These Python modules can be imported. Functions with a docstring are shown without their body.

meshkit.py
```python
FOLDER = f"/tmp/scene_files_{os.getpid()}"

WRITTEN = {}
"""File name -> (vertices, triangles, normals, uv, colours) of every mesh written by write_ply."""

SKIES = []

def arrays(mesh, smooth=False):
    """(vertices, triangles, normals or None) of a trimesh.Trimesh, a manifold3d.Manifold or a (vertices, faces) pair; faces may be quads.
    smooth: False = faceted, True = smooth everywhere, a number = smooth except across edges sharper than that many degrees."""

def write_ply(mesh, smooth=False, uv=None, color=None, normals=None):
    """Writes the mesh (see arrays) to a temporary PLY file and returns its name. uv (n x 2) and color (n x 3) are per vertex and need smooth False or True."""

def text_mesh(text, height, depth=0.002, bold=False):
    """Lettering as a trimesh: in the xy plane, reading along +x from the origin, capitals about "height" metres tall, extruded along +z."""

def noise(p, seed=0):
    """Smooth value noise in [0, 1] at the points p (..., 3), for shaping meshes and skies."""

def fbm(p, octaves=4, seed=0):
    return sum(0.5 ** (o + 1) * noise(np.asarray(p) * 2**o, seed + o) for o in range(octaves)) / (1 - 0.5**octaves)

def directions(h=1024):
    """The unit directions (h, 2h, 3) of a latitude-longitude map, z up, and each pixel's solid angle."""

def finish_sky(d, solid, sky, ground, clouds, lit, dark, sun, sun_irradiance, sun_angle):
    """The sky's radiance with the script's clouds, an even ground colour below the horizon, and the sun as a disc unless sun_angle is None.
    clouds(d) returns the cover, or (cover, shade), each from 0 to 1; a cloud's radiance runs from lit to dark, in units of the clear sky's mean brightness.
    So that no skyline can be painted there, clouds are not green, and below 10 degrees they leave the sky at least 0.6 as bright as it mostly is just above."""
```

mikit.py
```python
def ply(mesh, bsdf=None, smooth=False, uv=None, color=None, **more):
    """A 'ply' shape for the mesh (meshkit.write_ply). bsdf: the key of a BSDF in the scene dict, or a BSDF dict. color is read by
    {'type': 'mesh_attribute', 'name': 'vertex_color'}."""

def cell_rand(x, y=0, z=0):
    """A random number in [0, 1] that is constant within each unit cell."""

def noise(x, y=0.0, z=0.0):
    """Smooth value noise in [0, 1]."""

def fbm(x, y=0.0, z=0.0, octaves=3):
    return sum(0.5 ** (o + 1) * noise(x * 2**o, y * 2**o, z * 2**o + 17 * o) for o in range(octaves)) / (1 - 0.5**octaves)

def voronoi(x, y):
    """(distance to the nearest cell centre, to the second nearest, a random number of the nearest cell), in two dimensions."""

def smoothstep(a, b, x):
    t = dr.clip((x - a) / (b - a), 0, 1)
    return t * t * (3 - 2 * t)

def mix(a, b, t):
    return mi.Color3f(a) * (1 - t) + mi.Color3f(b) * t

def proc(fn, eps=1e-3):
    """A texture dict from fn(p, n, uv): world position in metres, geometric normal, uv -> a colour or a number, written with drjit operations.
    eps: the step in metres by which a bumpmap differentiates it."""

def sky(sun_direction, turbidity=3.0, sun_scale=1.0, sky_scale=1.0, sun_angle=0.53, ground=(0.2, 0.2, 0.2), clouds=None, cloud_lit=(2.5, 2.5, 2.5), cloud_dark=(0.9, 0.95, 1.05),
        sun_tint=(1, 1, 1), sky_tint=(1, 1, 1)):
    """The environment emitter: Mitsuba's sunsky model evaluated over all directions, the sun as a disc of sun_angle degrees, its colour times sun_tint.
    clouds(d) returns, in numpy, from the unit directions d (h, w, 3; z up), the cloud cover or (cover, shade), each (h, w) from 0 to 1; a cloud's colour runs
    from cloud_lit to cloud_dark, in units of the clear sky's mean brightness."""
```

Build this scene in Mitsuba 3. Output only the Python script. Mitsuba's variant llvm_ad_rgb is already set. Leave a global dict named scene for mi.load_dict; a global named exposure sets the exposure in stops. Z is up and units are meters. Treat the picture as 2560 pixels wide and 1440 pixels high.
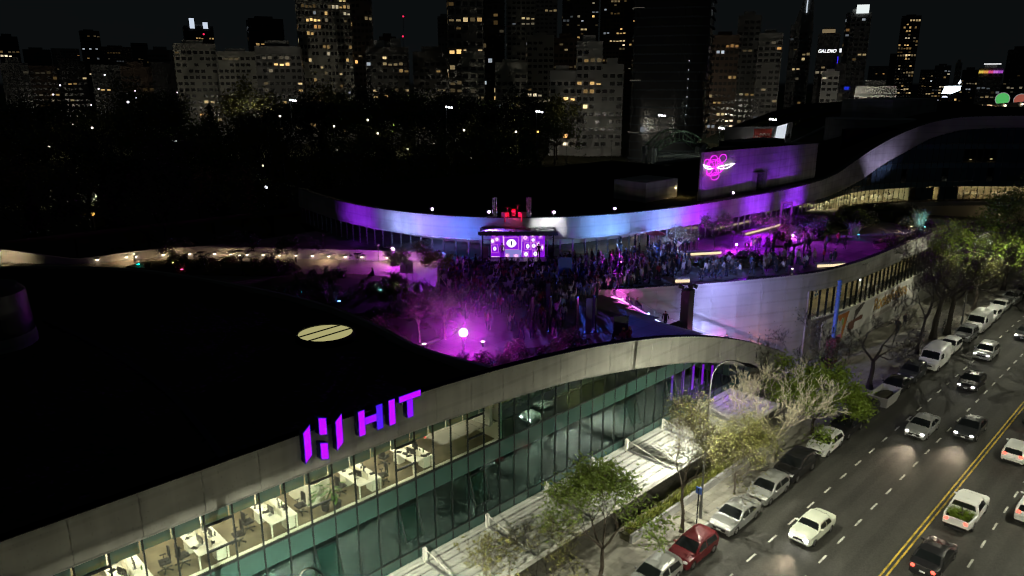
import math, random
import numpy as np, trimesh, manifold3d as m3, mitsuba as mi, drjit as dr, mikit, meshkit
from shapely.geometry import Polygon

T = mi.ScalarTransform4f
PI = math.pi
# ---------------------------------------------------------------- camera, sky, exposure
# world: x runs along the avenue (away from the drone), y to the left of it (towards the terrace), z up, metres
CAM = (0.0, 0.0, 30.0)
HEADING, PITCH = math.radians(45.42), math.radians(15.52)
LOOK = (math.cos(HEADING) * math.cos(PITCH), math.sin(HEADING) * math.cos(PITCH), -math.sin(PITCH))
scene, labels = {}, {}
scene['camera'] = {'type': 'perspective', 'fov': 69.65, 'near_clip': 0.5, 'far_clip': 6000.0,
                   'to_world': T().look_at(origin=list(CAM), target=[CAM[k] + LOOK[k] for k in range(3)], up=[0, 0, 1])}
scene['sky'] = {**mikit.sky((0.4, -0.6, 0.12), turbidity=3, sun_scale=0.0, sky_scale=0.01 / 16 * 9, ground=(0.1, 0.1, 0.1),
                            clouds=lambda d: 0.96, cloud_lit=(0.78, 1.0, 1.12), cloud_dark=(0.7, 0.9, 1.1)), 'sampling_weight': 2.0}
exposure = 4.0                                               # a night exposure; every light below is in units of the exposed picture
S = 2.0 ** -exposure

# ---------------------------------------------------------------- helpers
rng = np.random.default_rng(7)
_used = {}


def numbered(key):
    n = _used.get(key, 0)
    _used[key] = n + 1
    return key if n == 0 else '%s_%03d' % (key, n)


def tag(key, label, cat, group=None, kind=None):
    labels[key] = {'label': label, 'category': cat}
    if group: labels[key]['group'] = group
    if kind: labels[key]['kind'] = kind
    return key


def thing(name, label, cat, group=None):
    return tag(numbered(name), label, cat, group)


def rgb(*c):
    return {'type': 'rgb', 'value': [float(x) for x in (c[0] if len(c) == 1 else c)]}


def glow(c, k=1.0, w=0.0):
    """An area emitter; w is its share of the light sampling (0: only seen, never aimed at)."""
    return {'type': 'area', 'radiance': rgb([x * k * S for x in c]), 'sampling_weight': float(w)}


def put(key, mesh, bsdf, emit=None, M=None, smooth=False, color=None, kind=None):
    d = dict(mesh) if isinstance(mesh, dict) else mikit.ply(mesh, None, smooth=smooth, color=color)
    d['bsdf'] = {'type': 'ref', 'id': bsdf}
    if emit: d['emitter'] = emit
    if M is not None: d['to_world'] = M
    scene[key] = d
    if kind: labels.setdefault(key, {})['kind'] = kind
    return key


def part(parent, name, mesh, bsdf, **k):
    return put(numbered(parent + '__' + name), mesh, bsdf, **k)


def structure(name, mesh, bsdf, **k):
    return put(numbered(name), mesh, bsdf, kind='structure', **k)


def cat(ms):
    ms = [m for m in ms if m is not None]
    at = np.cumsum([0] + [len(m.vertices) for m in ms])
    return trimesh.Trimesh(np.vstack([m.vertices for m in ms]), np.vstack([np.asarray(m.faces) + a for m, a in zip(ms, at)]), process=False)


def box(x0, x1, y0, y1, z0, z1):
    return trimesh.creation.box(bounds=[[min(x0, x1), min(y0, y1), min(z0, z1)], [max(x0, x1), max(y0, y1), max(z0, z1)]])


UNIT = mikit.ply(trimesh.creation.box((1, 1, 1)))


def brick(parent, name, bsdf, c, s, rz=0.0, **k):
    """A cuboid part from the shared unit box: centre, size, turn about z."""
    return part(parent, name, UNIT, bsdf, M=T().translate(list(map(float, c))).rotate([0, 0, 1], math.degrees(rz)).scale(list(map(float, s))), **k)


def mani(m):
    g = m.to_mesh()
    return trimesh.Trimesh(g.vert_properties[:, :3], g.tri_verts, process=False)


def tubes(P, Q, r0, r1=None, n=6):
    """Many straight tapered tubes, P -> Q, as one mesh."""
    P, Q = np.atleast_2d(np.asarray(P, float)), np.atleast_2d(np.asarray(Q, float))
    r0 = np.broadcast_to(np.asarray(r0, float), (len(P),))
    r1 = r0 if r1 is None else np.broadcast_to(np.asarray(r1, float), (len(P),))
    t = Q - P
    t /= np.linalg.norm(t, axis=1, keepdims=True) + 1e-12
    a = np.cross(t, np.where(np.abs(t[:, 2:]) < 0.9, [0, 0, 1.0], [1.0, 0, 0]))
    a /= np.linalg.norm(a, axis=1, keepdims=True) + 1e-12
    b = np.cross(t, a)
    th = np.arange(n) * 2 * PI / n
    ring = np.cos(th)[None, :, None] * a[:, None] + np.sin(th)[None, :, None] * b[:, None]
    v = np.concatenate([P[:, None] + ring * r0[:, None, None], Q[:, None] + ring * r1[:, None, None]], 1)
    i = np.arange(n); j = (i + 1) % n
    f = np.concatenate([np.stack([i, j, j + n], 1), np.stack([i, j + n, i + n], 1),
                        np.stack([np.full(n - 2, 0), i[2:], i[1:-1]], 1), np.stack([np.full(n - 2, n), i[1:-1] + n, i[2:] + n], 1)])
    F = (f[None] + (np.arange(len(P)) * 2 * n)[:, None, None]).reshape(-1, 3)
    return trimesh.Trimesh(v.reshape(-1, 3), F, process=False)


def poly_tube(pts, r, n=8):
    """A bent tube through the points."""
    p = np.asarray(pts, float)
    t = np.gradient(p, axis=0)
    t /= np.linalg.norm(t, axis=1, keepdims=True)
    a = np.cross(t, [0, 0, 1.0]); bad = np.linalg.norm(a, axis=1) < 1e-3
    a[bad] = [1.0, 0, 0]
    a /= np.linalg.norm(a, axis=1, keepdims=True)
    b = np.cross(t, a)
    th = np.arange(n) * 2 * PI / n
    r = np.broadcast_to(r, (len(p),))
    v = p[:, None] + r[:, None, None] * (np.cos(th)[None, :, None] * a[:, None] + np.sin(th)[None, :, None] * b[:, None])
    i, j = np.meshgrid(np.arange(len(p) - 1), np.arange(n), indexing='ij')
    q = np.stack([i * n + j, i * n + (j + 1) % n, (i + 1) * n + (j + 1) % n, (i + 1) * n + j], -1).reshape(-1, 4)
    f = [q[:, [0, 1, 2]], q[:, [0, 2, 3]]]
    k = np.arange(1, n - 1)
    f += [np.stack([0 * k, k + 1, k], 1), np.stack([0 * k, k, k + 1], 1) + (len(p) - 1) * n]
    return trimesh.Trimesh(v.reshape(-1, 3), np.vstack(f), process=False)


def prism(pts, z0, z1):
    m = trimesh.creation.extrude_polygon(Polygon(pts), z1 - z0, engine='earcut')
    m.apply_translation([0, 0, z0])
    return m


def lathe(prof, n=20):
    return trimesh.creation.revolve(np.asarray(prof, float), sections=n)


def ribbon(A, B):
    """A sheet between two polylines of equal length."""
    A, B = np.asarray(A, float), np.asarray(B, float)
    n = len(A)
    i = np.arange(n - 1)
    return trimesh.Trimesh(np.vstack([A, B]), np.vstack([np.stack([i, i + 1, i + 1 + n], 1), np.stack([i, i + 1 + n, i + n], 1)]), process=False)


def slab_wall(path, zb, zt, th):
    """A wall standing on a plan path (n x 2), thickness th to its left; zb, zt numbers or arrays."""
    p = np.asarray(path, float)
    n = len(p)
    t = np.gradient(p, axis=0)
    t /= np.linalg.norm(t, axis=1, keepdims=True)
    q = p + np.stack([-t[:, 1], t[:, 0]], 1) * th
    zb, zt = np.broadcast_to(zb, (n,)), np.broadcast_to(zt, (n,))
    c = [np.column_stack([p, zb]), np.column_stack([p, zt]), np.column_stack([q, zt]), np.column_stack([q, zb])]
    v = np.stack(c, 1)
    i, j = np.meshgrid(np.arange(n - 1), np.arange(4), indexing='ij')
    f = np.stack([i * 4 + j, (i + 1) * 4 + j, (i + 1) * 4 + (j + 1) % 4, i * 4 + (j + 1) % 4], -1).reshape(-1, 4)
    e = (n - 1) * 4
    f = np.vstack([f[:, [0, 1, 2]], f[:, [0, 2, 3]], [[0, 1, 2], [0, 2, 3], [e, e + 2, e + 1], [e, e + 3, e + 2]]])
    return trimesh.Trimesh(v.reshape(-1, 3), f, process=False)


def resample(path, step):
    p = np.asarray(path, float)
    s = np.r_[0, np.cumsum(np.linalg.norm(np.diff(p[:, :2], axis=0), axis=1))]
    k = np.linspace(0, s[-1], max(2, int(round(s[-1] / step)) + 1))
    return np.column_stack([np.interp(k, s, p[:, c]) for c in range(p.shape[1])])


def smooth_path(path, step=1.0, it=3):
    p = np.asarray(path, float)
    for _ in range(it):
        q = [p[0]]
        for a, b in zip(p[:-1], p[1:]): q += [a * .75 + b * .25, a * .25 + b * .75]
        p = np.array(q + [p[-1]])
    return resample(p, step)


def spot(key, at, to, I, angle=40.0, beam=None, w=1.0):
    scene[key] = {'type': 'spot', 'to_world': T().look_at(origin=list(map(float, at)), target=list(map(float, to)), up=[0.013, 0.021, 1.0] if abs(at[0] - to[0]) + abs(at[1] - to[1]) > 1e-3 else [1, 0, 0]),
                  'intensity': rgb([v * S for v in I]), 'cutoff_angle': float(angle), 'beam_width': float(beam if beam else angle * .6), 'sampling_weight': float(w)}


def point(key, at, I, w=1.0):
    scene[key] = {'type': 'point', 'position': list(map(float, at)), 'intensity': rgb([v * S for v in I]), 'sampling_weight': float(w)}


# ---------------------------------------------------------------- materials
def diffuse(key, c):
    scene[key] = {'type': 'twosided', 'b': {'type': 'diffuse', 'reflectance': rgb(c)}}


def shiny(key, c, rough=0.4, **k):
    scene[key] = {'type': 'twosided', 'b': {'type': 'principled', 'base_color': rgb(c) if not isinstance(c, dict) else c, 'roughness': rough, **k}}


def grain(key, fn, rough=0.8, bump=None, scale=0.01, **k):
    b = {'type': 'principled', 'base_color': mikit.proc(fn), 'roughness': rough, 'specular': 0.3, **k}
    if bump: b = {'type': 'bumpmap', 'b': mikit.proc(bump, eps=0.01), 'scale': scale, 'x': b}
    scene[key] = {'type': 'twosided', 'b': b}


def concrete(c, seed):
    def fn(p, n, uv):
        h = p.x * .7 + p.y * .71
        cloud = mikit.fbm(h * .5 + seed, p.z * .7, seed, octaves=4)
        streak = mikit.fbm(h * 3.1, p.z * .13 + seed, 5.0, octaves=3)
        lines = mikit.smoothstep(.93, 1.0, dr.abs(dr.sin(p.z * 2.6 + mikit.noise(h * .15) * .8)))
        pit = mikit.smoothstep(.78, .9, mikit.noise(h * 9, p.z * 9, p.x * 9))
        k = .62 + .5 * cloud + .32 * (streak - .5) - .10 * lines - .10 * pit
        return mi.Color3f(c) * k
    return fn


grain('concrete', concrete((.37, .365, .335), 1.0), .85)
grain('pale_concrete', concrete((.44, .44, .43), 9.0), .85)


def _asphalt(p, n, uv):
    k = .75 + .5 * mikit.fbm(p.x * .25, p.y * .9, 2., octaves=3)
    k = k * (.85 + .3 * mikit.noise(p.x * 14, p.y * 14)) * (1 - .18 * mikit.smoothstep(.6, .95, dr.abs(dr.sin(p.y * 1.9 + .6))))
    return mi.Color3f(.062, .061, .055) * k


scene['asphalt'] = {'type': 'twosided', 'b': {'type': 'principled', 'base_color': mikit.proc(_asphalt), 'roughness': .72, 'specular': .3}}


def _paint(c):
    def fn(p, n, uv):
        return mi.Color3f(c) * (.55 + .45 * mikit.smoothstep(.25, .6, mikit.fbm(p.x * 2.3, p.y * 5, octaves=3)))
    return fn


grain('road_white', _paint((.62, .62, .56)), .7)
grain('road_yellow', _paint((.62, .45, .06)), .7)


def _paver(p, n, uv):
    gx, gy = dr.abs(p.x / .6 - dr.floor(p.x / .6) - .5), dr.abs(p.y / .6 - dr.floor(p.y / .6) - .5)
    j = mikit.smoothstep(.46, .49, dr.maximum(gx, gy))
    return mi.Color3f(.26, .25, .21) * (.75 + .5 * mikit.fbm(p.x * .8, p.y * .8, octaves=3)) * (1 - .45 * j) * (.9 + .2 * mikit.cell_rand(dr.floor(p.x / .6), dr.floor(p.y / .6)))


grain('paving', _paver, .8)


def _deck(p, n, uv):
    return mi.Color3f(.15, .14, .125) * (.7 + .6 * mikit.fbm(p.x * .5, p.y * .5, octaves=3)) * (1 - .4 * mikit.smoothstep(.47, .5, dr.maximum(dr.abs(p.x / 1.5 - dr.floor(p.x / 1.5) - .5), dr.abs(p.y / 1.5 - dr.floor(p.y / 1.5) - .5))))


grain('terrace_paving', _deck, .7)


def _soil(p, n, uv):
    return mikit.mix((.030, .040, .018), (.070, .060, .035), mikit.fbm(p.x * .07, p.y * .07, octaves=4)) * (.7 + .6 * mikit.noise(p.x * 1.7, p.y * 1.7))


grain('soil', _soil, .95)


def _sedum(p, n, uv):
    return mikit.mix((.022, .030, .016), (.060, .055, .034), mikit.fbm(p.x * .35, p.y * .35, octaves=4)) * (.5 + .9 * mikit.noise(p.x * 6, p.y * 6, p.z * 6))


grain('sedum', _sedum, .95, bump=lambda p, n, uv: mikit.noise(p.x * 5, p.y * 5), scale=.12)
shiny('black_metal', (.02, .022, .024), .45)
shiny('dark_frame', (.018, .022, .024), .35, metallic=.3)
shiny('grey_metal', (.30, .31, .30), .4, metallic=.6)
shiny('steel', (.5, .5, .5), .3, metallic=.9)
shiny('white_paint', (.72, .72, .66), .45)
shiny('lamp_housing', (.05, .05, .055), .4, metallic=.4)
diffuse('lamp_face', (.06, .06, .06))
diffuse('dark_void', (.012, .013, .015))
scene['pane_glass'] = {'type': 'thindielectric', 'int_ior': 1.62, 'specular_reflectance': rgb(.72, .92, .95), 'specular_transmittance': rgb(.50, .72, .68)}
scene['clear_pane'] = {'type': 'thindielectric', 'int_ior': 1.6, 'specular_transmittance': rgb(.85, .90, .86)}
scene['balustrade_glass'] = {'type': 'thindielectric', 'int_ior': 1.5, 'specular_transmittance': rgb(.86, .9, .95)}
shiny('spandrel_teal', (.030, .070, .062), .08, specular=1.0)
shiny('blind_teal', (.07, .125, .135), .4, specular=.6)


def _corrugated(p, n, uv):
    return mi.Color3f(.66, .68, .62) * (.75 + .3 * mikit.fbm(p.x * .6, p.y * 2.2, octaves=3)) * (1 - .14 * mikit.smoothstep(.80, .97, dr.abs(dr.sin(p.y * PI / .31))))


grain('canopy_sheet', _corrugated, .5)


def _carpet(p, n, uv):
    return mi.Color3f(.20, .17, .12) * (.6 + .8 * mikit.fbm(p.x * 1.1, p.y * 1.1, octaves=4))


grain('carpet', _carpet, .95)
shiny('office_white', (.80, .78, .70), .5)
shiny('office_cream', (.60, .56, .46), .7)
shiny('desk_white', (.82, .80, .73), .35)
shiny('chair_black', (.015, .015, .017), .6)
shiny('screen_black', (.012, .012, .014), .2)
shiny('leaf_indoor', (.06, .13, .03), .4)
shiny('pot_dark', (.03, .03, .032), .5)
WARM, COOL = (1.0, .83, .50), (.90, 1.0, .86)

# ---------------------------------------------------------------- ground, road, pavements
structure('ground', trimesh.Trimesh([[-3000, -3000, -.05], [3000, -3000, -.05], [3000, 3000, -.05], [-3000, 3000, -.05]], [[0, 1, 2], [0, 2, 3]]), 'soil')
put('road', trimesh.Trimesh([[-60, 1.2, 0], [420, 1.2, 0], [420, 22.7, 0], [-60, 22.7, 0]], [[0, 1, 2], [0, 2, 3]]), 'asphalt', kind='structure')
put('pavement', box(-60, 300, 22.85, 40, -.04, .14), 'paving', kind='structure')
put('far_pavement', box(-60, 300, -6, 1.05, -.04, .14), 'paving', kind='structure')
for k, (y0, y1) in enumerate(((22.7, 22.85), (1.05, 1.2))):
    for x in np.arange(-20, 180, 2.0):
        if k == 0 and x < 130: part('pavement', 'kerb_stone', box(x + .01, x + 1.99, y0, y1 - .002, -.02, .145), 'pale_concrete')
        elif k == 1 and x == -20: part('far_pavement', 'kerb', box(-60, 300, y0 + .002, y1, -.02, .145), 'pale_concrete')
for y in (11.85, 12.15):
    part('road', 'centre_line', box(-60, 320, y - .06, y + .06, -.01, .006), 'road_yellow')
for y, ph in ((15.42, .55), (18.78, .35), (8.49, 1.0), (5.1, 2.2)):
    xs = np.arange(4 + ph, 180 if y > 6 else 120, 2.97)
    far = []
    for x in xs:
        if x < 125: part('road', 'lane_dash', box(x, x + 1.15, y - .065, y + .065, -.01, .006), 'road_white')
        else: far.append(box(x, x + 1.15, y - .065, y + .065, -.01, .006))
    if far: part('road', 'far_lane_dashes', cat(far), 'road_white', kind='stuff')
structure('park_ground', prism([(-120, 108), (330, 108), (330, 420), (-120, 420)], -.03, 0.02), 'soil')

# ---------------------------------------------------------------- near office block (the one with the sign)
OB = thing('office_building', 'long concrete and glass office block in the foreground with a wave-shaped top band', 'building')
_tx = np.array([-20, 3.2, 18, 22.6, 25.4, 34, 43.8, 50.9, 57, 63.5, 68])
_tz = np.array([14, 13.98, 14.0, 13.93, 13.81, 13.12, 11.69, 10.10, 8.3, 5.9, 4.0])
_bx = np.array([-20, 3.8, 16.8, 20.7, 25.9, 28.5, 33.5, 38.5, 43.7, 50.0, 58.9, 63.5, 68])
_bz = np.array([11.93, 11.93, 11.96, 11.95, 11.72, 11.57, 11.15, 10.43, 9.53, 8.15, 5.33, 3.6, 1.9])


def _spline(X, Z):
    from scipy.interpolate import PchipInterpolator
    return PchipInterpolator(X, Z)


band_top, band_bot = _spline(_tx, _tz), _spline(_bx, _bz)
COL = lambda i: .07 + 1.29 * i
FY = 29.98                                                   # the glass plane
for i in range(-8, 52, 2):
    x0, x1 = COL(i) + .012, COL(i + 2) - .012
    xs = np.linspace(x0, min(x1, 67.5), 5)
    part(OB, 'concrete_panel', slab_wall(np.column_stack([xs[::1], np.full(5, 29.6)]), band_bot(xs), band_top(xs), .42), 'concrete')
xs = np.linspace(-10, 67, 90)
part(OB, 'edge_trim', slab_wall(np.column_stack([xs, np.full(90, 29.57)]), band_bot(xs) - .07, band_bot(xs) - .004, .44), 'grey_metal')
part(OB, 'band_core', slab_wall(np.column_stack([xs, np.full(90, 29.66)]), band_bot(xs) + .03, band_top(xs) - .02, .5), 'concrete')
part(OB, 'parapet_cap', slab_wall(np.column_stack([xs, np.full(90, 29.57)]), band_top(xs) + .004, band_top(xs) + .05, .5), 'dark_void')
Z_SILL, Z_TR, Z_CAN = 8.72, 4.28, 3.55
OPEN = {3: 0, 10: 0, 13: 0, 6: 0, 17: 0, 21: 0, 2: 0}
for i in range(-6, 47):
    x0, x1 = COL(i), COL(i + 1)
    zb = float(band_bot((x0 + x1) / 2)) - .06
    part(OB, 'mullion', box(x0 - .03, x0 + .03, 29.94, 30.04, Z_CAN + .02, max(Z_CAN + .3, float(band_bot(x0)) - .08)), 'dark_frame')
    lit = i < 22
    if zb > Z_SILL + .5:
        part(OB, 'pane', box(x0 + .037, x1 - .037, FY, FY + .003, Z_SILL + .06, zb), 'clear_pane' if lit else 'pane_glass')
    top = min(Z_SILL - .06, zb)
    if top > 7.55: part(OB, 'spandrel', box(x0 + .037, x1 - .037, FY, FY + .03, 7.55, top), 'spandrel_teal')
    if min(7.5, zb) > Z_TR + .3:
        part(OB, 'lower_pane', box(x0 + .037, x1 - .037, FY, FY + .003, Z_TR + .05, min(7.54, zb)), 'pane_glass')
    part(OB, 'base_panel', box(x0 + .037, x1 - .037, FY, FY + .03, Z_CAN + .02, Z_TR - .05), 'spandrel_teal')
for name, z, h in (('sill', Z_SILL, .1), ('transom', Z_TR, .08)):
    part(OB, name, box(-8, 49.5 if z > 6 else 58, 29.93, 30.05, z - h / 2, z + h / 2), 'dark_frame')
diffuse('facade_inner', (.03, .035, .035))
for i in (0, 4, 8, 12, 16, 20):
    x0, x1 = COL(i), COL(i + 1)
    for z, h in ((9.72, .09), (11.02, .09)): part(OB, 'sash_bar', box(x0 + .032, x1 - .032, 29.93, 30.03, z - h / 2, z + h / 2), 'dark_frame')
for i in (8, 12, 16, 20, 32, 36):
    x0, x1 = COL(i), COL(i + 1)
    zt = min(7.3, float(band_bot(x0)) - .5); L_ = min(1.9, zt - 5.0); a_ = math.radians(16)
    P_ = lambda u, v: np.array([x0 + .05 + u * (x1 - x0 - .1), 29.93 - math.sin(a_) * v, zt - math.cos(a_) * v])
    part(OB, 'open_sash', cat([tubes([P_(0, 0), P_(1, 0), P_(0, L_), P_(0, 0)], [P_(0, L_), P_(1, L_), P_(1, L_), P_(1, 0)], .035, n=4)]), 'dark_frame')
    part(OB, 'open_sash_glass', ribbon(np.array([P_(0, 0), P_(1, 0)]), np.array([P_(0, L_), P_(1, L_)])), 'pane_glass')
part(OB, 'lit_sill', box(-8, 28.4, 30.07, 30.22, Z_SILL + .06, Z_SILL + .12), 'office_white')
# floors, rooms and the roof
part(OB, 'floor_slab', box(-12, 28.7, 30.08, 42, Z_SILL - .35, Z_SILL - .02), 'carpet')
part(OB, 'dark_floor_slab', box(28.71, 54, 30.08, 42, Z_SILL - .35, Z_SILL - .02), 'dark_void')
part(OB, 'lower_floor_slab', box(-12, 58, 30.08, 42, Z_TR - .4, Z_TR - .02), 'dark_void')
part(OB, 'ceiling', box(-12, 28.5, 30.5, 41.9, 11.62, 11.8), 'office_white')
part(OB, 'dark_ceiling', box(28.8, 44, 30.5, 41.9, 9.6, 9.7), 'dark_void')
for i in range(-6, 22):
    part(OB, 'blind', box(COL(i) + .04, COL(i + 1) - .04, 30.40, 30.43, 10.80 + .05 * (i * 7 % 3 == 0), 11.86), 'blind_teal')
part(OB, 'room_wall', box(28.45, 28.75, 30.07, 42, Z_SILL, 11.8), 'office_cream')
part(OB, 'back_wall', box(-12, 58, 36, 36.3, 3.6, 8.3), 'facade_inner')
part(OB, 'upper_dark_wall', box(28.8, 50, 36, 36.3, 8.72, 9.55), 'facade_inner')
part(OB, 'back_wall_upper', box(-12, 28.5, 39.2, 39.5, Z_SILL, 11.6), 'office_cream')
part(OB, 'end_wall', box(-12.3, -12, 30, 42, 0, 13.4), 'concrete')
ROOF = [(-30, 30.05), (27.7, 30.05), (26.6, 35.5), (27.3, 40.2), (27.6, 46.3), (27.1, 52), (23.8, 64), (20.5, 72), (12.7, 80.6), (0, 88), (-30, 96)]
part(OB, 'roof_edge_wall', slab_wall(smooth_path(ROOF[1:], 1.5, 2)[::-1], 9.9, 13.75, .3), 'concrete')
_rp = Polygon(ROOF)


def roof_mesh():
    from shapely.geometry import Point
    import shapely
    x, y = np.meshgrid(np.arange(-30, 29, .75), np.arange(30.1, 97, .75))
    pts = np.column_stack([x.ravel(), y.ravel()])
    keep = shapely.contains_xy(_rp.buffer(.5), pts[:, 0], pts[:, 1])
    idx = -np.ones(len(pts), int); idx[keep] = np.arange(keep.sum())
    P = pts[keep]
    z = 13.55 + .25 * (meshkit.fbm(np.column_stack([P * .25, np.zeros(len(P))]), 3) - .5) - .25 * np.clip((P[:, 0] - 24) / 3, 0, 1)
    g = idx.reshape(x.shape)
    q = np.stack([g[:-1, :-1], g[:-1, 1:], g[1:, 1:], g[1:, :-1]], -1).reshape(-1, 4)
    q = q[(q >= 0).all(1)]
    return trimesh.Trimesh(np.column_stack([P, z]), np.vstack([q[:, [0, 1, 2]], q[:, [0, 2, 3]]]), process=False)


part(OB, 'green_roof', roof_mesh(), 'sedum', smooth=True)
diffuse('roof_gravel', (.10, .10, .095))
part(OB, 'roof_path', ribbon(*[np.column_stack([smooth_path([(11.2, 59.8), (12.4, 50.4), (12.8, 41), (12.1, 34), (11.6, 30.6)], 1, 2) + [[s, 0]], np.full(len(smooth_path([(11.2, 59.8), (12.4, 50.4), (12.8, 41), (12.1, 34), (11.6, 30.6)], 1, 2)), 13.74)]) for s in (0, .35)]), 'roof_gravel')
for k, x in enumerate((49.6, 51.2, 52.8, 54.4, 56.0)):
    part(OB, 'purple_light_column', box(x - .07, x + .07, 31.2, 31.34, 4.4, max(5.0, float(band_bot(x)) - .6)), 'lamp_face', emit=glow((.42, .0, 1.0), .9))
spot('purple_lobby_light', (53.6, 29.5, 6.0), (55.0, 27.2, 3.6), [26 * c for c in (.32, .05, 1.0)], 60, 30, .5)
# skylight
SK = thing('skylight', 'round warm-lit skylight with two dark bars, set in the dark roof', 'skylight')
part(SK, 'curb', lathe([(1.78, 13.3), (1.95, 13.3), (1.95, 14.0), (1.78, 14.0), (1.78, 13.3)], 48), 'dark_frame', M=T().translate([23.8, 41.9, 0]))
part(SK, 'glass', trimesh.Trimesh([[1.79 * math.cos(a), 1.79 * math.sin(a), 13.93] for a in np.arange(48) * PI / 24] + [[0, 0, 13.93]], [[k, (k + 1) % 48, 48] for k in range(48)], process=False), 'lamp_face', M=T().translate([23.8, 41.9, 0]), emit=glow((.40, .37, .16), 1.0))
for s in (-.55, .55):
    part(SK, 'bar', box(-1.75, 1.75, s - .03, s + .03, 13.95, 14.02), 'dark_frame', M=T().translate([23.8, 41.9, 0]).rotate([0, 0, 1], 5))
# round plant housing on the roof at the left
PH = thing('roof_vent_drum', 'round dark drum with a pale lower band on the roof at the left edge', 'vent')
part(PH, 'drum', lathe([(0, 17.6), (1.9, 17.5), (2.3, 17.1), (2.45, 14.9), (2.45, 14.4)], 40), 'black_metal', M=T().translate([7.7, 56.2, 0]), smooth=40)
part(PH, 'band', lathe([(2.5, 14.4), (2.55, 13.9), (2.55, 13.3)], 40), 'pale_concrete', M=T().translate([7.7, 56.2, 0]), smooth=40)
# ceiling lights of the lit office
part(OB, 'ceiling_light', cat([trimesh.Trimesh([[-9, y - .12, 11.6], [27.5, y - .12, 11.6], [27.5, y + .12, 11.6], [-9, y + .12, 11.6]], [[0, 2, 1], [0, 3, 2]]) for y in (32.0, 36.2)]), 'lamp_face', emit=glow((1, .90, .66), 40.0, 3))
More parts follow.
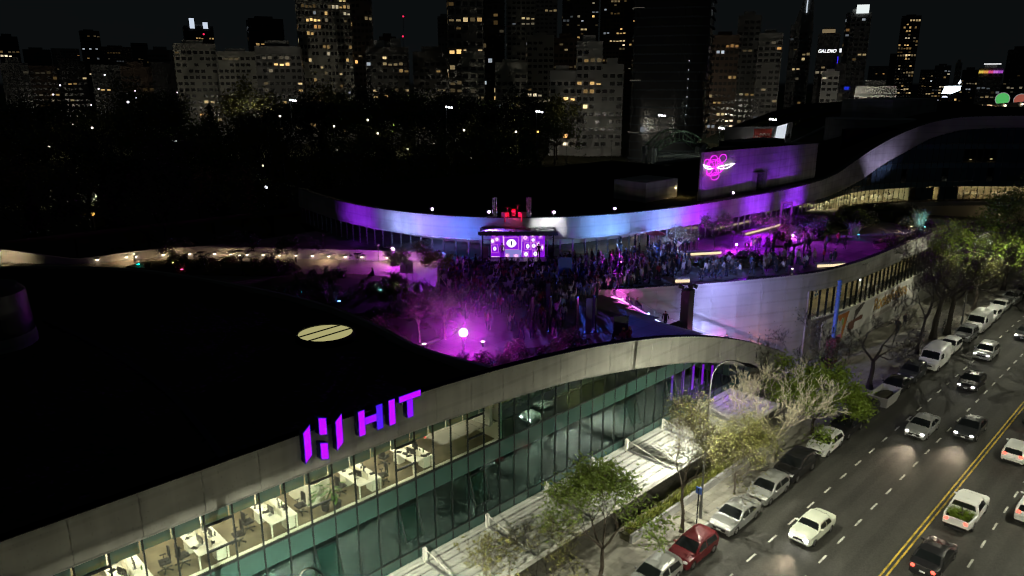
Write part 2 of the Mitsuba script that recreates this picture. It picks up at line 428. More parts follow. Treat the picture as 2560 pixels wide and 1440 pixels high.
# ---------------------------------------------------------------- canopy, planter, shopfront below
CP = thing('canopy', 'white corrugated metal canopy on hangers along the foot of the near office block', 'canopy')
YS = np.linspace(25.28, 29.93, 8)
CX = [-8, -2.5, 2.4, 7.3, 12.2, 17.1, 22.0, 26.85, 32.2, 37.0, 40.95, 45.75, 50.85, 57.0]
for a, b in zip(CX[:-1], CX[1:]):
    for y0, y1 in zip(YS[:-1], YS[1:]):
        n = 12
        yy = np.linspace(y0 + .012, y1 - .012, n)
        zz = 3.62 + .012 * np.where(np.arange(n) % 4 < 2, 1, -1) + .012 * (yy - 25.3)
        part(CP, 'roof_sheet', ribbon(np.column_stack([np.full(n, a + .01), yy, zz]), np.column_stack([np.full(n, b - .01), yy, zz])), 'canopy_sheet')
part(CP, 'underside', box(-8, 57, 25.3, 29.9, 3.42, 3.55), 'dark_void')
part(CP, 'front_fascia', box(-8, 57, 25.2, 25.27, 3.36, 3.70), 'white_paint')
for x in CX[1:-1]:
    part(CP, 'hanger_post', box(x - .1, x + .1, 29.3, 29.5, 3.62, 4.55), 'white_paint')
    part(CP, 'tie_rod', tubes([[x, 29.3, 4.48]], [[x, 25.6, 3.72]], .035), 'white_paint')
    part(CP, 'beam', box(x - .05, x + .05, 25.3, 29.3, 3.68, 3.78), 'grey_metal')
SF = thing('shopfront', 'dark glazed shopfront strip in the shade under the white canopy', 'shopfront')
for i in range(-4, 23):
    part(SF, 'glass_panel', box(i * 2.58 + .03, i * 2.58 + 2.55, 29.3, 29.33, .2, 3.4), 'pane_glass')
part(SF, 'inner_wall', box(-12, 60, 31, 31.2, .14, 3.4), 'dark_void')
PL = thing('street_planter', 'long low concrete planter with yellow-green grasses beside the canopy edge', 'planter')
for x in np.arange(36, 56, 2.0):
    part(PL, 'planter_wall', box(x + .01, x + 1.99, 25.05, 25.25, .1, .75), 'pale_concrete')
part(PL, 'soil_bed', box(36, 56, 25.25, 26.0, .1, .62), 'soil')

# ---------------------------------------------------------------- the illuminated sign
SG = thing('illuminated_sign', 'glowing magenta HIT letters with a four-bar logo on the concrete band', 'sign')
scene['sign_side'] = {'type': 'twosided', 'b': {'type': 'diffuse', 'reflectance': rgb(.05, .05, .12)}}
scene['sign_rim'] = {'type': 'twosided', 'b': {'type': 'diffuse', 'reflectance': rgb(.05, .03, .3)}}
MAG, VIO = (.50, .0, 1.0), (.20, .0, 1.0)


def sign_piece(name, pts, c, k=1.15, fade=None):
    """Lit face 3 cm inside a dark box letter; pts in (x, z) on the plane y = 29.2."""
    pg = Polygon(pts)
    def vertical(p2, y0, y1):
        m = trimesh.creation.extrude_polygon(p2, y1 - y0, engine='earcut')
        v = m.vertices
        m.vertices = np.column_stack([v[:, 0], y1 - v[:, 2], v[:, 1]])
        return m
    q = part(SG, name, vertical(pg, 29.205, 29.585), 'sign_side')
    face = vertical(pg.buffer(-.02, join_style=2), 29.18, 29.20)
    part(q, 'lit_edge', vertical(pg.buffer(.012, join_style=2).difference(pg.buffer(-.028, join_style=2)), 29.188, 29.203), 'lamp_face', emit=glow((.03, .01, .9), .55))
    part(q, 'lit_face', face, 'lamp_face', emit=glow(c, k, 0))


sign_piece('logo_bar', [(15.05, 12.64), (15.42, 12.98), (15.42, 14.55), (15.05, 14.24)], MAG)
sign_piece('logo_bar', [(15.88, 13.86), (16.29, 13.74), (16.29, 14.6), (15.88, 14.74)], MAG)
sign_piece('logo_bar', [(15.88, 12.56), (16.29, 12.43), (16.29, 13.29), (15.88, 13.43)], MAG)
sign_piece('logo_bar', [(16.77, 12.70), (17.14, 13.02), (17.14, 14.55), (16.77, 14.24)], MAG)
sign_piece('letter_h_left_stem', [(18.06, 12.98), (18.43, 12.98), (18.43, 14.33), (18.06, 14.33)], MAG)
sign_piece('letter_h_bar', [(18.435, 13.50), (19.125, 13.50), (19.125, 13.90), (18.435, 13.90)], (.34, .0, 1.0))
sign_piece('letter_h_right_stem', [(19.13, 12.98), (19.5, 12.98), (19.5, 14.33), (19.13, 14.33)], (.10, .005, 1.0), .9)
sign_piece('letter_i', [(19.88, 12.95), (20.27, 12.95), (20.27, 14.36), (19.88, 14.36)], MAG)
sign_piece('letter_t_top', [(20.54, 14.01), (21.96, 14.01), (21.96, 14.36), (20.54, 14.36)], MAG)
sign_piece('letter_t_stem', [(21.04, 13.0), (21.42, 13.0), (21.42, 14.005), (21.04, 14.005)], (.26, .0, 1.0))
for x in (15.2, 16.1, 17.0, 18.2, 19.3, 20.1, 21.2):
    part(SG, 'bracket', box(x - .03, x + .03, 29.3, 29.62, 14.34, 14.42), 'black_metal')
RT = thing('red_neon_tube', 'short glowing red neon tube hanging inside the lit office window', 'lamp')
part(RT, 'tube', tubes([[22.75, 30.6, 11.35]], [[23.2, 30.55, 10.6]], .05), 'lamp_face', emit=glow((1, .08, .06), 2.2))

# ---------------------------------------------------------------- office furniture
def desk(x, y0, y1, label):
    d = thing('office_desk', label, 'desk', None)
    z = 8.72
    part(d, 'desktop', box(x, x + 1.4, y0, y1, z + .71, z + .75), 'desk_white')
    for dx in (.04, 1.36):
        for yy in (y0 + .05, y1 - .05):
            part(d, 'leg', box(x + dx - .03, x + dx + .03, yy - .03, yy + .03, z, z + .705), 'office_white')
    for k, yy in enumerate((y0 + .12, y0 + 1.55)):
        part(d, 'pedestal_drawer', box(x + (.1 if k else .85), x + (.55 if k else 1.3), yy, yy + .55, z + .02, z + .62), 'office_white')
    part(d, 'divider', box(x + .68, x + .72, y0 + .25, y1 - .1, z + .752, z + 1.08), 'office_cream')
    return d


def monitor(x, y, rz, label):
    m = thing('computer_monitor', label, 'monitor', 'monitors on the lit office desks')
    M = T().translate([x, y, 9.47]).rotate([0, 0, 1], rz)
    part(m, 'screen', box(-.02, .02, -.27, .27, .13, .47), 'screen_black', M=M)
    part(m, 'stand', cat([tubes([[-.05, 0, .01]], [[-.03, 0, .3]], .02), box(-.14, .06, -.1, .1, 0, .015)]), 'grey_metal', M=M)


def office_chair(x, y, rz, label, kind='black'):
    c = thing('office_chair', label, 'chair', 'black swivel chairs in the lit office')
    M = T().translate([x, y, 8.7]).rotate([0, 0, 1], rz)
    part(c, 'seat', mani(m3.Manifold.cube((.48, .46, .08), True).translate((0, 0, .47))), 'chair_black', M=M)
    t = np.linspace(0, 1, 7)
    bk = slab_wall(np.column_stack([-.22 + .05 * np.abs(np.linspace(-1, 1, 7)) ** 2, np.linspace(-.21, .21, 7)]), .6, 1.12, .045)
    part(c, 'backrest', bk, 'chair_black', M=M, smooth=30)
    part(c, 'column', tubes([[0, 0, .1], [-.2, 0, .46]], [[0, 0, .44], [-.23, 0, .7]], .03), 'grey_metal', M=M)
    for s in (-1, 1): part(c, 'armrest', cat([box(-.12, .14, s * .27 - .03, s * .27 + .03, .67, .70), tubes([[0, s * .25, .47]], [[0, s * .27, .67]], .02)]), 'chair_black', M=M)
    a = np.arange(5) * 2 * PI / 5
    part(c, 'star_base', tubes(np.column_stack([0 * a, 0 * a, 0 * a + .12]), np.column_stack([.32 * np.cos(a), .32 * np.sin(a), 0 * a + .07]), .03, .02), 'black_metal', M=M)
    for k in a: part(c, 'castor', trimesh.creation.icosphere(1, .04).apply_translation([.32 * math.cos(k), .32 * math.sin(k), .05]), 'chair_black', M=M)


DESKS = [(2.6, 'white bench desk cut off by the lower left corner of the picture'), (6.75, 'white bench desk with monitors, leftmost of the desks seen whole in the lit row'),
         (10.1, 'white bench desk with monitors, second from the left in the lit row'), (13.6, 'white bench desk with papers in the lit window left of the plants'),
         (18.6, 'white bench desk right of the potted plants in the lit window'), (22.15, 'white bench desk below the red neon tube')]
for k, (x, lab) in enumerate(DESKS):
    desk(x, 30.38, 33.9, lab)
    for j, (dx, yy, rz) in enumerate(((.42, 31.2, 12), (.98, 31.5, 170), (.45, 32.5, 8), (.95, 32.7, 172))):
        monitor(x + dx, yy, rz + rng.uniform(-14, 14), '%s dark monitor on %s' % (('front left', 'front right', 'rear left', 'rear right')[j], ('the desk cut by the corner', 'the leftmost whole desk', 'the second lit desk', 'the desk with papers', 'the desk right of the plants', 'the desk below the red tube')[k]))
    kb = thing('desk_clutter', 'small heap of papers, keyboard and cables on desk number %s of the lit row' % ('one', 'two', 'three', 'four', 'five', 'six')[k], 'papers')
    sh = []
    for _ in range(16):
        px, py = x + rng.uniform(.1, 1.3), rng.uniform(30.5, 33)
        b = box(-.11, .11, -.15, .15, 0, .008 + .02 * rng.random()); b.apply_transform(trimesh.transformations.rotation_matrix(rng.uniform(0, 3), [0, 0, 1])); b.apply_translation([px, py, 9.472]); sh.append((b, rng.random()))
    part(kb, 'paper', cat([b for b, r in sh if r < .45] or [sh[0][0]]), 'office_white')
    part(kb, 'keyboard', cat([b for b, r in sh if r >= .45] or [sh[1][0]]), 'screen_black')
    part(kb, 'monitor_arm', tubes([[x + .6, 31.0, 9.5], [x + .6, 31.0, 9.8], [x + .8, 31.9, 9.5], [x + .8, 31.9, 9.8]], [[x + .6, 31, 9.8], [x + .9, 31.4, 9.9], [x + .8, 31.9, 9.8], [x + .5, 32.3, 9.85]], .025), 'office_white')
    bt = thing('water_bottle', 'small bottle on %s' % ('the desk cut by the corner', 'the leftmost whole desk', 'the second lit desk', 'the desk with papers', 'the desk right of the plants', 'the desk below the red tube')[k], 'bottle')
    part(bt, 'bottle', lathe([(0, 0), (.035, 0), (.035, .17), (.015, .2), (.015, .24), (0, .24)], 10), 'leaf_indoor' if k % 2 else 'screen_black', M=T().translate([x + 1.2, 31.0 + .2 * k % 1, 9.475]))
for x, y, rz, lab in [(9.0, 31.5, 170, 'black swivel chair right of the leftmost whole desk'), (9.75, 31.4, 10, 'black swivel chair tucked left of the second lit desk'), (12.3, 31.2, 175, 'black swivel chair right of the second lit desk'),
                      (13.1, 31.9, 0, 'black swivel chair left of the desk with papers'), (15.7, 31.4, 180, 'black swivel chair left of the potted plants'), (18.2, 31.6, 5, 'black swivel chair behind the potted plants'),
                      (20.5, 30.95, 165, 'black swivel chair close to the glass between two right-hand desks'), (21.7, 32.6, 20, 'black swivel chair at the far side of the red-tube desk'), (23.9, 32.9, 180, 'black swivel chair right of the red-tube desk'), (5.6, 31.3, 0, 'black swivel chair left of the leftmost whole desk')]:
    office_chair(x, y, rz, lab)
SC = thing('curved_office_screen', 'low curved cream screen wall behind the potted plants', 'screen')
part(SC, 'panel', slab_wall(smooth_path([(16.1, 33.4), (16.1, 31.6), (16.9, 31.3), (17.9, 32.2)], .2), 8.72, 9.95, .05), 'office_white', smooth=30)
for x, y, lab, sd in [(16.75, 30.75, 'left broad-leaved potted plant behind the lit glass', 1), (17.3, 30.5, 'right broad-leaved potted plant behind the lit glass', 2)]:
    p = thing('potted_plant', lab, 'plant')
    part(p, 'pot', lathe([(0, 8.72), (.17, 8.72), (.23, 9.1), (.2, 9.15), (0, 9.1)], 16), 'pot_dark', M=T().translate([x, y, 0]))
    r2_ = np.random.default_rng(sd)
    st, lf = [], []
    for k in range(9):
        a = r2_.uniform(0, 2 * PI); L = r2_.uniform(.45, .8); up = r2_.uniform(.5, 1.0)
        e = np.array([x + L * .6 * math.cos(a), y + L * .5 * math.sin(a), 9.1 + up])
        st.append(tubes([[x, y, 9.1]], [e], .012, .008))
        d = np.array([math.cos(a), math.sin(a), -.45]); s = np.array([-math.sin(a), math.cos(a), 0])
        c = [e, e + d * .2 + s * .12, e + d * .42 + s * .07, e + d * .58, e + d * .42 - s * .07, e + d * .2 - s * .12]
        lf.append(trimesh.Trimesh(c, [[0, 1, 2], [0, 2, 3], [0, 3, 4], [0, 4, 5]], process=False))
    part(p, 'stem', cat(st), 'leaf_indoor')
    for l in lf: part(p, 'leaf', l, 'leaf_indoor')
CB = thing('office_cupboard', 'tall cream cupboard at the right end of the lit office', 'cupboard')
for k in range(3): part(CB, 'door', box(26.0 + k * .78, 26.76 + k * .78, 32.6, 33.2, 8.74, 10.7), 'office_cream')

# ---------------------------------------------------------------- street lamps
LAMP_C = (1.0, .98, .74)
shiny('lamp_pole', (.13, .13, .12), .5, metallic=.4)


def street_lamp(x, yp, yh, lab, I, ped=False, w=2.0, spill=100):
    s = thing('street_lamp', lab, 'street lamp', 'tall curved street lamps of the avenue')
    dy = 1 if yh > yp else -1
    arc = [(x, yp, 10.6)] + [(x + .25 * math.sin(t), yp + dy * abs(yh - yp) * (1 - math.cos(t)) * .62, 10.6 + 1.85 * math.sin(t)) for t in np.linspace(.2, PI / 2, 8)] + [(x + .3, yh, 12.4)]
    part(s, 'pole', tubes([[x, yp, .1], [x, yp, 1.2]], [[x, yp, 1.2], [x, yp, 10.6]], [.12, .085], [.11, .05], 10), 'lamp_pole', smooth=40)
    part(s, 'arm', poly_tube(arc, .04), 'lamp_pole', smooth=40)
    hd = m3.Manifold.batch_hull([m3.Manifold.sphere(.1, 12).scale((1, 1, .6)).translate((0, k, 0)) for k in (-.45, .45)] + [m3.Manifold.sphere(.16, 12).scale((1, 1, .5)).translate((0, 0, .03))])
    part(s, 'lamp_head', mani(hd).apply_translation([x + .3, yh, 12.4]), 'lamp_housing', smooth=40)
    part(s, 'lens', trimesh.Trimesh([[x + .16, yh - .3, 12.325], [x + .44, yh - .3, 12.325], [x + .44, yh + .3, 12.325], [x + .16, yh + .3, 12.325]], [[0, 2, 1], [0, 3, 2]], process=False), 'lamp_face', emit=glow(LAMP_C, 9.0))
    if I: spot(s + '_beam', (x + .3, yh, 12.25), (x + .3, yh - dy * .8, 0), [I * c for c in LAMP_C], spill, 56, w)
    if ped:
        part(s, 'pavement_arm', tubes([[x, yp, 6.6]], [[x, yp + .9, 6.75]], .035), 'grey_metal')
        part(s, 'pavement_head', box(x - .1, x + .1, yp + .6, yp + 1.2, 6.68, 6.78), 'lamp_housing')
        part(s, 'pavement_lens', box(x - .08, x + .08, yp + .7, yp + 1.1, 6.66, 6.677), 'lamp_face', emit=glow((1, 1, .9), 9.0))
        spot(s + '_pedestrian_beam', (x, yp + .9, 6.6), (x, yp + 1.5, 0), [I * .36 * c for c in (1, .97, .80)], 100, 50, 1.5)


street_lamp(11.2, 23.5, 21.0, 'curved street lamp nearest the lower left corner', 1100, False, 2.2, 88)
street_lamp(42.0, 23.5, 21.0, 'curved street lamp with a low pavement head beside the white canopy', 420, True, 2.6)
street_lamp(104.3, 23.5, 21.0, 'curved street lamp in front of the terrace wall at the right edge', 330, False)
street_lamp(135.5, 23.5, 21.0, 'farthest curved street lamp on the building side of the avenue', 0)
for x, l in ((27, 'nearest'), (58, 'second'), (89, 'third')):
    street_lamp(x, 0.0, 3.2, 'street lamp on the far kerb of the avenue, %s of three' % l, 900 if x == 27 else 380, w=1.7)

# ---------------------------------------------------------------- cars
for k, c in dict(white=(.72, .73, .70), silver=(.34, .35, .34), grey=(.16, .165, .17), black=(.012, .012, .014), red=(.11, .008, .013), cream=(.66, .70, .58), dark=(.03, .033, .036)).items():
    shiny('paint_' + k, c, .35, clearcoat=1.0, clearcoat_gloss=.92, metallic=.35 if k in ('silver', 'grey') else 0.0)
shiny('car_glass', (.010, .012, .013), .06, specular=.6)
shiny('tyre', (.015, .015, .015), .85)
shiny('rim', (.45, .45, .46), .3, metallic=.9)
shiny('car_trim', (.015, .015, .016), .5)
shiny('lamp_clear', (.6, .6, .6), .12, specular=.8)
shiny('lamp_red', (.35, .012, .012), .15, specular=.8)
shiny('plate_white', (.7, .7, .7), .4)
MODELS = {
    'sedan': dict(L=4.6, W=1.8, top=[(-2.28, .3), (-2.3, .62), (-2.24, .98), (-1.62, 1.06), (-.98, 1.38), (-.25, 1.45), (.32, 1.40), (1.15, .99), (1.95, .84), (2.22, .66), (2.3, .42), (2.26, .22)], belt=.98, wheels=(-1.38, 1.36), r=.32,
                  ws=[(1.10, 1.02), (.36, 1.385)], rw=[(-1.60, 1.075), (-1.0, 1.375)], side=[(-1.35, 1.03), (-.92, 1.32), (-.25, 1.375), (.3, 1.33), (.92, 1.0)], head=(2.12, .66), tail=(-2.25, .82)),
    'hatch': dict(L=4.0, W=1.74, top=[(-1.93, .3), (-1.99, .62), (-1.92, .98), (-1.68, 1.40), (-1.2, 1.50), (-.2, 1.51), (.3, 1.44), (1.08, 1.0), (1.72, .84), (1.94, .66), (2.0, .42), (1.96, .22)], belt=.96, wheels=(-1.25, 1.22), r=.31,
                  ws=[(1.03, 1.03), (.34, 1.425)], rw=[(-1.915, 1.0), (-1.70, 1.37)], side=[(-1.6, 1.02), (-1.42, 1.38), (-.3, 1.43), (.25, 1.37), (.86, 1.0)], head=(1.84, .70), tail=(-1.93, .92)),
    'suv': dict(L=4.4, W=1.84, top=[(-2.14, .36), (-2.19, .75), (-2.12, 1.1), (-1.86, 1.56), (-1.3, 1.66), (-.2, 1.68), (.35, 1.6), (1.1, 1.12), (1.95, 1.0), (2.16, .8), (2.2, .5), (2.16, .28)], belt=1.08, wheels=(-1.35, 1.32), r=.36,
                ws=[(1.06, 1.15), (.4, 1.575)], rw=[(-2.1, 1.13), (-1.89, 1.52)], side=[(-1.75, 1.13), (-1.55, 1.52), (-.3, 1.58), (.3, 1.52), (.9, 1.12)], head=(2.04, .84), tail=(-2.12, 1.05)),
    'van': dict(L=5.4, W=1.98, top=[(-2.68, .35), (-2.7, 1.2), (-2.66, 2.1), (-2.5, 2.24), (-.5, 2.28), (1.0, 2.24), (1.42, 2.08), (2.02, 1.3), (2.5, 1.1), (2.68, .8), (2.7, .45), (2.66, .28)], belt=1.25, wheels=(-1.65, 1.72), r=.35,
                ws=[(1.97, 1.36), (1.45, 2.05)], rw=[(-2.685, 1.35), (-2.67, 1.9)], side=[(.45, 1.3), (.45, 1.85), (1.2, 1.85), (1.62, 1.3)], head=(2.52, .86), tail=(-2.68, 1.1)),
    'pickup': dict(L=5.3, W=1.86, top=[(-2.63, .5), (-2.65, 1.08), (-.98, 1.08), (-.9, 1.66), (-.6, 1.78), (.2, 1.8), (.6, 1.72), (1.25, 1.18), (2.25, 1.05), (2.58, .9), (2.65, .55), (2.6, .35)], belt=1.12, wheels=(-1.6, 1.55), r=.38,
                   ws=[(1.2, 1.22), (.65, 1.685)], rw=[(-.965, 1.2), (-.915, 1.58)], side=[(-.75, 1.18), (-.62, 1.62), (.2, 1.67), (.5, 1.62), (1.0, 1.18)], head=(2.45, .88), tail=(-2.63, .92)),
    'old': dict(L=4.1, W=1.62, top=[(-2.02, .35), (-2.05, .7), (-1.98, 1.02), (-1.3, 1.06), (-.95, 1.40), (-.2, 1.45), (.42, 1.38), (.82, 1.0), (1.85, .93), (2.02, .8), (2.05, .45), (2.0, .3)], belt=.97, wheels=(-1.2, 1.24), r=.30,
                ws=[(.80, 1.03), (.47, 1.36)], rw=[(-1.28, 1.075), (-.98, 1.39)], side=[(-1.1, 1.02), (-.85, 1.32), (-.2, 1.38), (.38, 1.31), (.66, 1.0)], head=(2.06, .72), tail=(-2.02, .8)),
}
_models = {}


def car_model(kind):
    if kind in _models: return _models[kind]
    s = MODELS[kind]
    L, W, belt = s['L'], s['W'], s['belt']
    top = max(z for _, z in s['top'])

    def warp(v):
        v = np.array(v, float)
        u = np.abs(v[:, 0]) / (L / 2)
        plan = 1 - .16 * np.clip((u - .62) / .38, 0, 1.05) ** 2.2
        tum = 1 - (.10 if kind == 'van' else .22) * np.clip((v[:, 2] - belt) / (top - belt), 0, 1.1) ** 1.1 - .05 * np.clip((.5 - v[:, 2]) / .3, 0, 1)
        yn = np.abs(v[:, 1]) / (W / 2)
        v[:, 2] -= .07 * np.clip(yn, 0, 1.05) ** 5 * np.clip((v[:, 2] - .55) / .4, 0, 1)
        v[:, 1] *= plan * tum
        return v

    out = []
    pts = s['top'] + [(s['top'][0][0], s['top'][-1][1])]
    cs = m3.CrossSection([[(x, z) for x, z in s['top'][::-1]]], m3.FillRule.NonZero)
    cs = cs.offset(-.05, m3.JoinType.Round, circular_segments=16).offset(.05, m3.JoinType.Round, circular_segments=16)
    for wx in s['wheels']:
        cs = cs - m3.CrossSection.circle(s['r'] + .06, 24).translate((wx, s['r'] - .02))
    b = m3.Manifold.extrude(cs, W).translate((0, 0, -W / 2)).rotate((90, 0, 0))
    if kind == 'pickup':
        b = b - m3.Manifold.cube((1.55, W - .24, .55)).translate((-2.56, -(W - .24) / 2, .62))
    b = b.refine_to_length(.16)
    m = mani(b); m.vertices = warp(m.vertices)
    out.append(('body', m, 'PAINT', 35))

    def strip(a, c, hw, name):
        a, c = np.array(a), np.array(c)
        t = (c - a) / np.linalg.norm(c - a); nrm = np.array([-t[1], t[0]]) * (1 if a[0] < c[0] else -1)
        g = []
        for k in np.linspace(.02, .98, 5):
            p = a + (c - a) * k + nrm * .014
            for y in np.linspace(-hw, hw, 9): g.append((p[0], y, p[1]))
        g = warp(np.array(g))
        i, j = np.meshgrid(np.arange(4), np.arange(8), indexing='ij')
        q = np.stack([i * 9 + j, i * 9 + j + 1, (i + 1) * 9 + j + 1, (i + 1) * 9 + j], -1).reshape(-1, 4)
        out.append((name, trimesh.Trimesh(g, np.vstack([q[:, [0, 1, 2]], q[:, [0, 2, 3]]]), process=False), 'car_glass', True))

    strip(*s['ws'], W / 2 * .90, 'windscreen')
    strip(*s['rw'], W / 2 * .84, 'rear_window')

    def side(poly, name):
        pg = Polygon(poly).buffer(-.015, join_style=1)
        for sg in (-1, 1):
            mm = trimesh.creation.extrude_polygon(pg, .02, engine='earcut')
            mm = trimesh.Trimesh(*trimesh.remesh.subdivide_to_size(mm.vertices, mm.faces, .25), process=False)
            v = mm.vertices
            mm.vertices = warp(np.column_stack([v[:, 0], sg * (W / 2 - .002 + v[:, 2]) , v[:, 1]]))
            out.append((name, mm, 'car_glass', False))
    if kind in ('van', 'pickup'): side(s['side'], 'side_window')
    else:
        x = -.32
        pg = Polygon(s['side'])
        from shapely.geometry import box as sbox
        for q in (pg.intersection(sbox(-9, -9, x - .04, 9)), pg.intersection(sbox(x + .04, -9, 9, 9))): side(list(q.exterior.coords)[:-1], 'side_window')
    for wx in s['wheels']:
        for sg in (-1, 1):
            r = s['r']; y = sg * (W / 2 - .13)
            out.append(('tyre', trimesh.creation.revolve([(r * .6, -.1), (r * .96, -.1), (r, -.07), (r, .07), (r * .96, .1), (r * .6, .1), (r * .6, -.1)], sections=22).apply_transform(trimesh.transformations.rotation_matrix(PI / 2, [1, 0, 0])).apply_translation([wx, y, r]), 'tyre', 40))
            sp = [trimesh.creation.cylinder(r * .62, .05, sections=18)]
            for a in range(5):
                q = box(.03, r * .58, -.03, .03, -.045, .045); q.apply_transform(trimesh.transformations.rotation_matrix(a * 2 * PI / 5, [0, 0, 1])); sp.append(q)
            out.append(('rim', cat(sp).apply_transform(trimesh.transformations.rotation_matrix(PI / 2, [1, 0, 0])).apply_translation([wx, y + sg * .055, r]), 'rim', False))
    for nm, (lx, lz), mat, (sx, sy, sz) in (('headlight', s['head'], 'HEAD', (.17, .20, .085)), ('taillight', s['tail'], 'TAIL', (.07, .17, .13))):
        for sg in (-1, 1):
            e = trimesh.creation.icosphere(2); e.vertices = e.vertices * [sx, sy, sz] + [lx, sg * (W / 2 - .21), lz]
            e.vertices = warp(e.vertices); out.append((nm, e, mat, True))
    xf, xr = L / 2, -L / 2
    def front(name, x0, x1, hw, z0, z1, mat):
        b2 = box(x0, x1, -hw, hw, z0, z1)
        b2 = trimesh.Trimesh(*trimesh.remesh.subdivide_to_size(b2.vertices, b2.faces, .35), process=False)
        b2.vertices = warp(b2.vertices); out.append((name, b2, mat, False))
    zt = s['head'][1]
    front('grille', xf - .2, xf + .004, W * .30, zt - .22, zt - .06, 'car_trim')
    front('front_bumper_vent', xf - .2, xf + .008, W * .40, .26, .36, 'car_trim')
    front('number_plate', xf - .1, xf + .02, .2, .42, .53, 'plate_white')
    front('number_plate', xr - .012, xr + .1, .2, .55, .66, 'plate_white')
    front('rear_bumper_vent', xr - .006, xr + .2, W * .42, .27, .38, 'car_trim')
    for sg in (-1, 1):
        ax = s['side'][-1][0] - .12
        e = trimesh.creation.icosphere(2); e.vertices = e.vertices * [.07, .12, .08] + [ax, sg * (W / 2 * (1 - .02) + .10), belt + .06]
        out.append(('mirror', e, 'PAINT', True))
    if kind == 'pickup':
        out.append(('bed_liner', box(-2.54, -1.0, -.78, .78, .63, .66), 'car_trim', False))
    _models[kind] = [(n, mikit.ply(m, None, smooth=sm), mat) for n, m, mat, sm in out]
    return _models[kind]


def car(kind, x, y, away, paint, label, lights=None, cat_='car', group=None, yaw=0.0, name=None):
    """x, y: the middle of the car; away: it drives away from the camera (+x)."""
    k = thing(name or ('parked_car' if lights is None else 'moving_car'), label, cat_, group)
    M = T().translate([x, y, .008]).rotate([0, 0, 1], (0 if away else 180) + yaw)
    for n, d, mat in car_model(kind):
        e = None
        if mat == 'PAINT': mat = 'paint_' + paint
        elif mat == 'HEAD':
            mat = 'lamp_clear'
            if lights == 'head': mat, e = 'lamp_face', glow((1, .97, .95), 22.0, 0)
        elif mat == 'TAIL':
            mat = 'lamp_red'
            if lights == 'tail': mat, e = 'lamp_face', glow((1, .05, .03), 6.0, 0)
        part(k, n, d, mat, M=M, emit=e)
    L = MODELS[kind]['L']
    if lights == 'head' and x in (68.2, 70.9, 45.9):
        s = 1 if away else -1
        spot(k + '_low_beam', (x + s * (L / 2 + .1), y, .7), (x + s * 12, y, -.5), [130 * c for c in (1, .80, .55)], 26, 6, .5)
    return k


PK = 'cars parked along the kerb'
car('hatch', 33.9, 21.72, False, 'silver', 'grey parked hatchback cut by the bottom edge, nearest of the parked row', group=PK)
car('hatch', 38.0, 21.6, False, 'red', 'dark red parked hatchback in front of the silver sedan', group=PK)
car('sedan', 43.5, 21.58, False, 'silver', 'pale silver parked sedan behind the dark red hatchback', group=PK)
car('hatch', 48.5, 21.66, False, 'silver', 'silver parked hatchback between the pale sedan and the black car', group=PK)
car('suv', 53.1, 21.75, False, 'black', 'black parked car behind the silver hatchback', group=PK)
car('hatch', 58.8, 21.75, False, 'white', 'small white parked hatchback under the bright green tree', group=PK)
car('sedan', 63.3, 21.85, False, 'black', 'black parked sedan right behind the small white hatchback', group=PK)
car('hatch', 67.7, 21.9, False, 'black', 'black parked hatchback in front of the rubbish skip', group=PK)
car('sedan', 76.2, 22.0, False, 'black', 'black parked sedan behind the rubbish skip', group=PK)
car('suv', 81.0, 21.98, False, 'dark', 'dark parked car directly in front of the tall white van', group=PK)
car('van', 86.6, 21.5, False, 'white', 'tall white parked van, the nearer of the two vans', cat_='van', group=PK, name='parked_van')
car('hatch', 93.0, 21.75, False, 'white', 'white parked hatchback just behind the nearer van', group=PK)
car('suv', 98.8, 21.6, False, 'grey', 'dark grey parked car between the two white vans', group=PK)
car('van', 104.4, 21.6, False, 'white', 'white parked van with a rusty roof, the farther of the two vans', cat_='van', group=PK, name='parked_van')
car('hatch', 110.0, 21.6, False, 'white', 'white parked hatchback directly behind the farther van', group=PK)
car('sedan', 115.6, 21.85, False, 'white', 'white parked sedan, third from the far end of the parked row', group=PK)
car('suv', 121.0, 21.6, False, 'silver', 'silver parked car, second from the far end of the parked row', group=PK)
car('hatch', 126.5, 21.7, False, 'black', 'black parked hatchback, last of the parked row at the right edge', group=PK)
MV = 'cars driving along the avenue'
car('old', 45.9, 17.1, False, 'cream', 'old pale boxy sedan driving towards the camera with bright headlights', 'head', group=MV, yaw=-2)
car('sedan', 68.2, 17.0, False, 'silver', 'silver-grey sedan with headlights on, left of a pair driving side by side', 'head', group=MV)
car('sedan', 70.9, 13.9, False, 'dark', 'dark sedan with headlights on, right of a pair driving side by side', 'head', group=MV)
car('sedan', 83.0, 16.9, False, 'black', 'black sedan with headlights on, driving alone near the black skip', 'head', group=MV)
car('suv', 93.6, 18.2, False, 'silver', 'silver off-roader with headlights on beside the parked vans', 'head', group=MV)
car('sedan', 104.8, 16.6, False, 'dark', 'dark car with blue-white headlights close to the right edge of the picture', 'head', group=MV)
car('hatch', 116.3, 17.6, False, 'grey', 'grey hatchback, farthest car with headlights at the right edge', 'head', group=MV)
car('hatch', 68.8, 9.9, True, 'white', 'white hatchback driving away with red tail lights', 'tail', group=MV)
car('suv', 78.0, 10.2, True, 'dark', 'dark car with orange tail lights at the right edge', 'tail', group=MV)
PKU = car('pickup', 55.8, 10.3, True, 'white', 'white pickup truck driving away with green plants in its bed', 'tail', cat_='pickup truck', group=MV, name='pickup_truck')
car('sedan', 48.3, 10.2, True, 'black', 'black sedan driving away at the bottom edge behind the white pickup', 'tail', group=MV)
car('suv', 59.5, 6.9, True, 'white', 'white car cut by the right edge beside the pickup', 'tail', group=MV)
SKP = thing('rubbish_skip', 'battered open steel skip with sloping ends between parked black cars', 'skip')
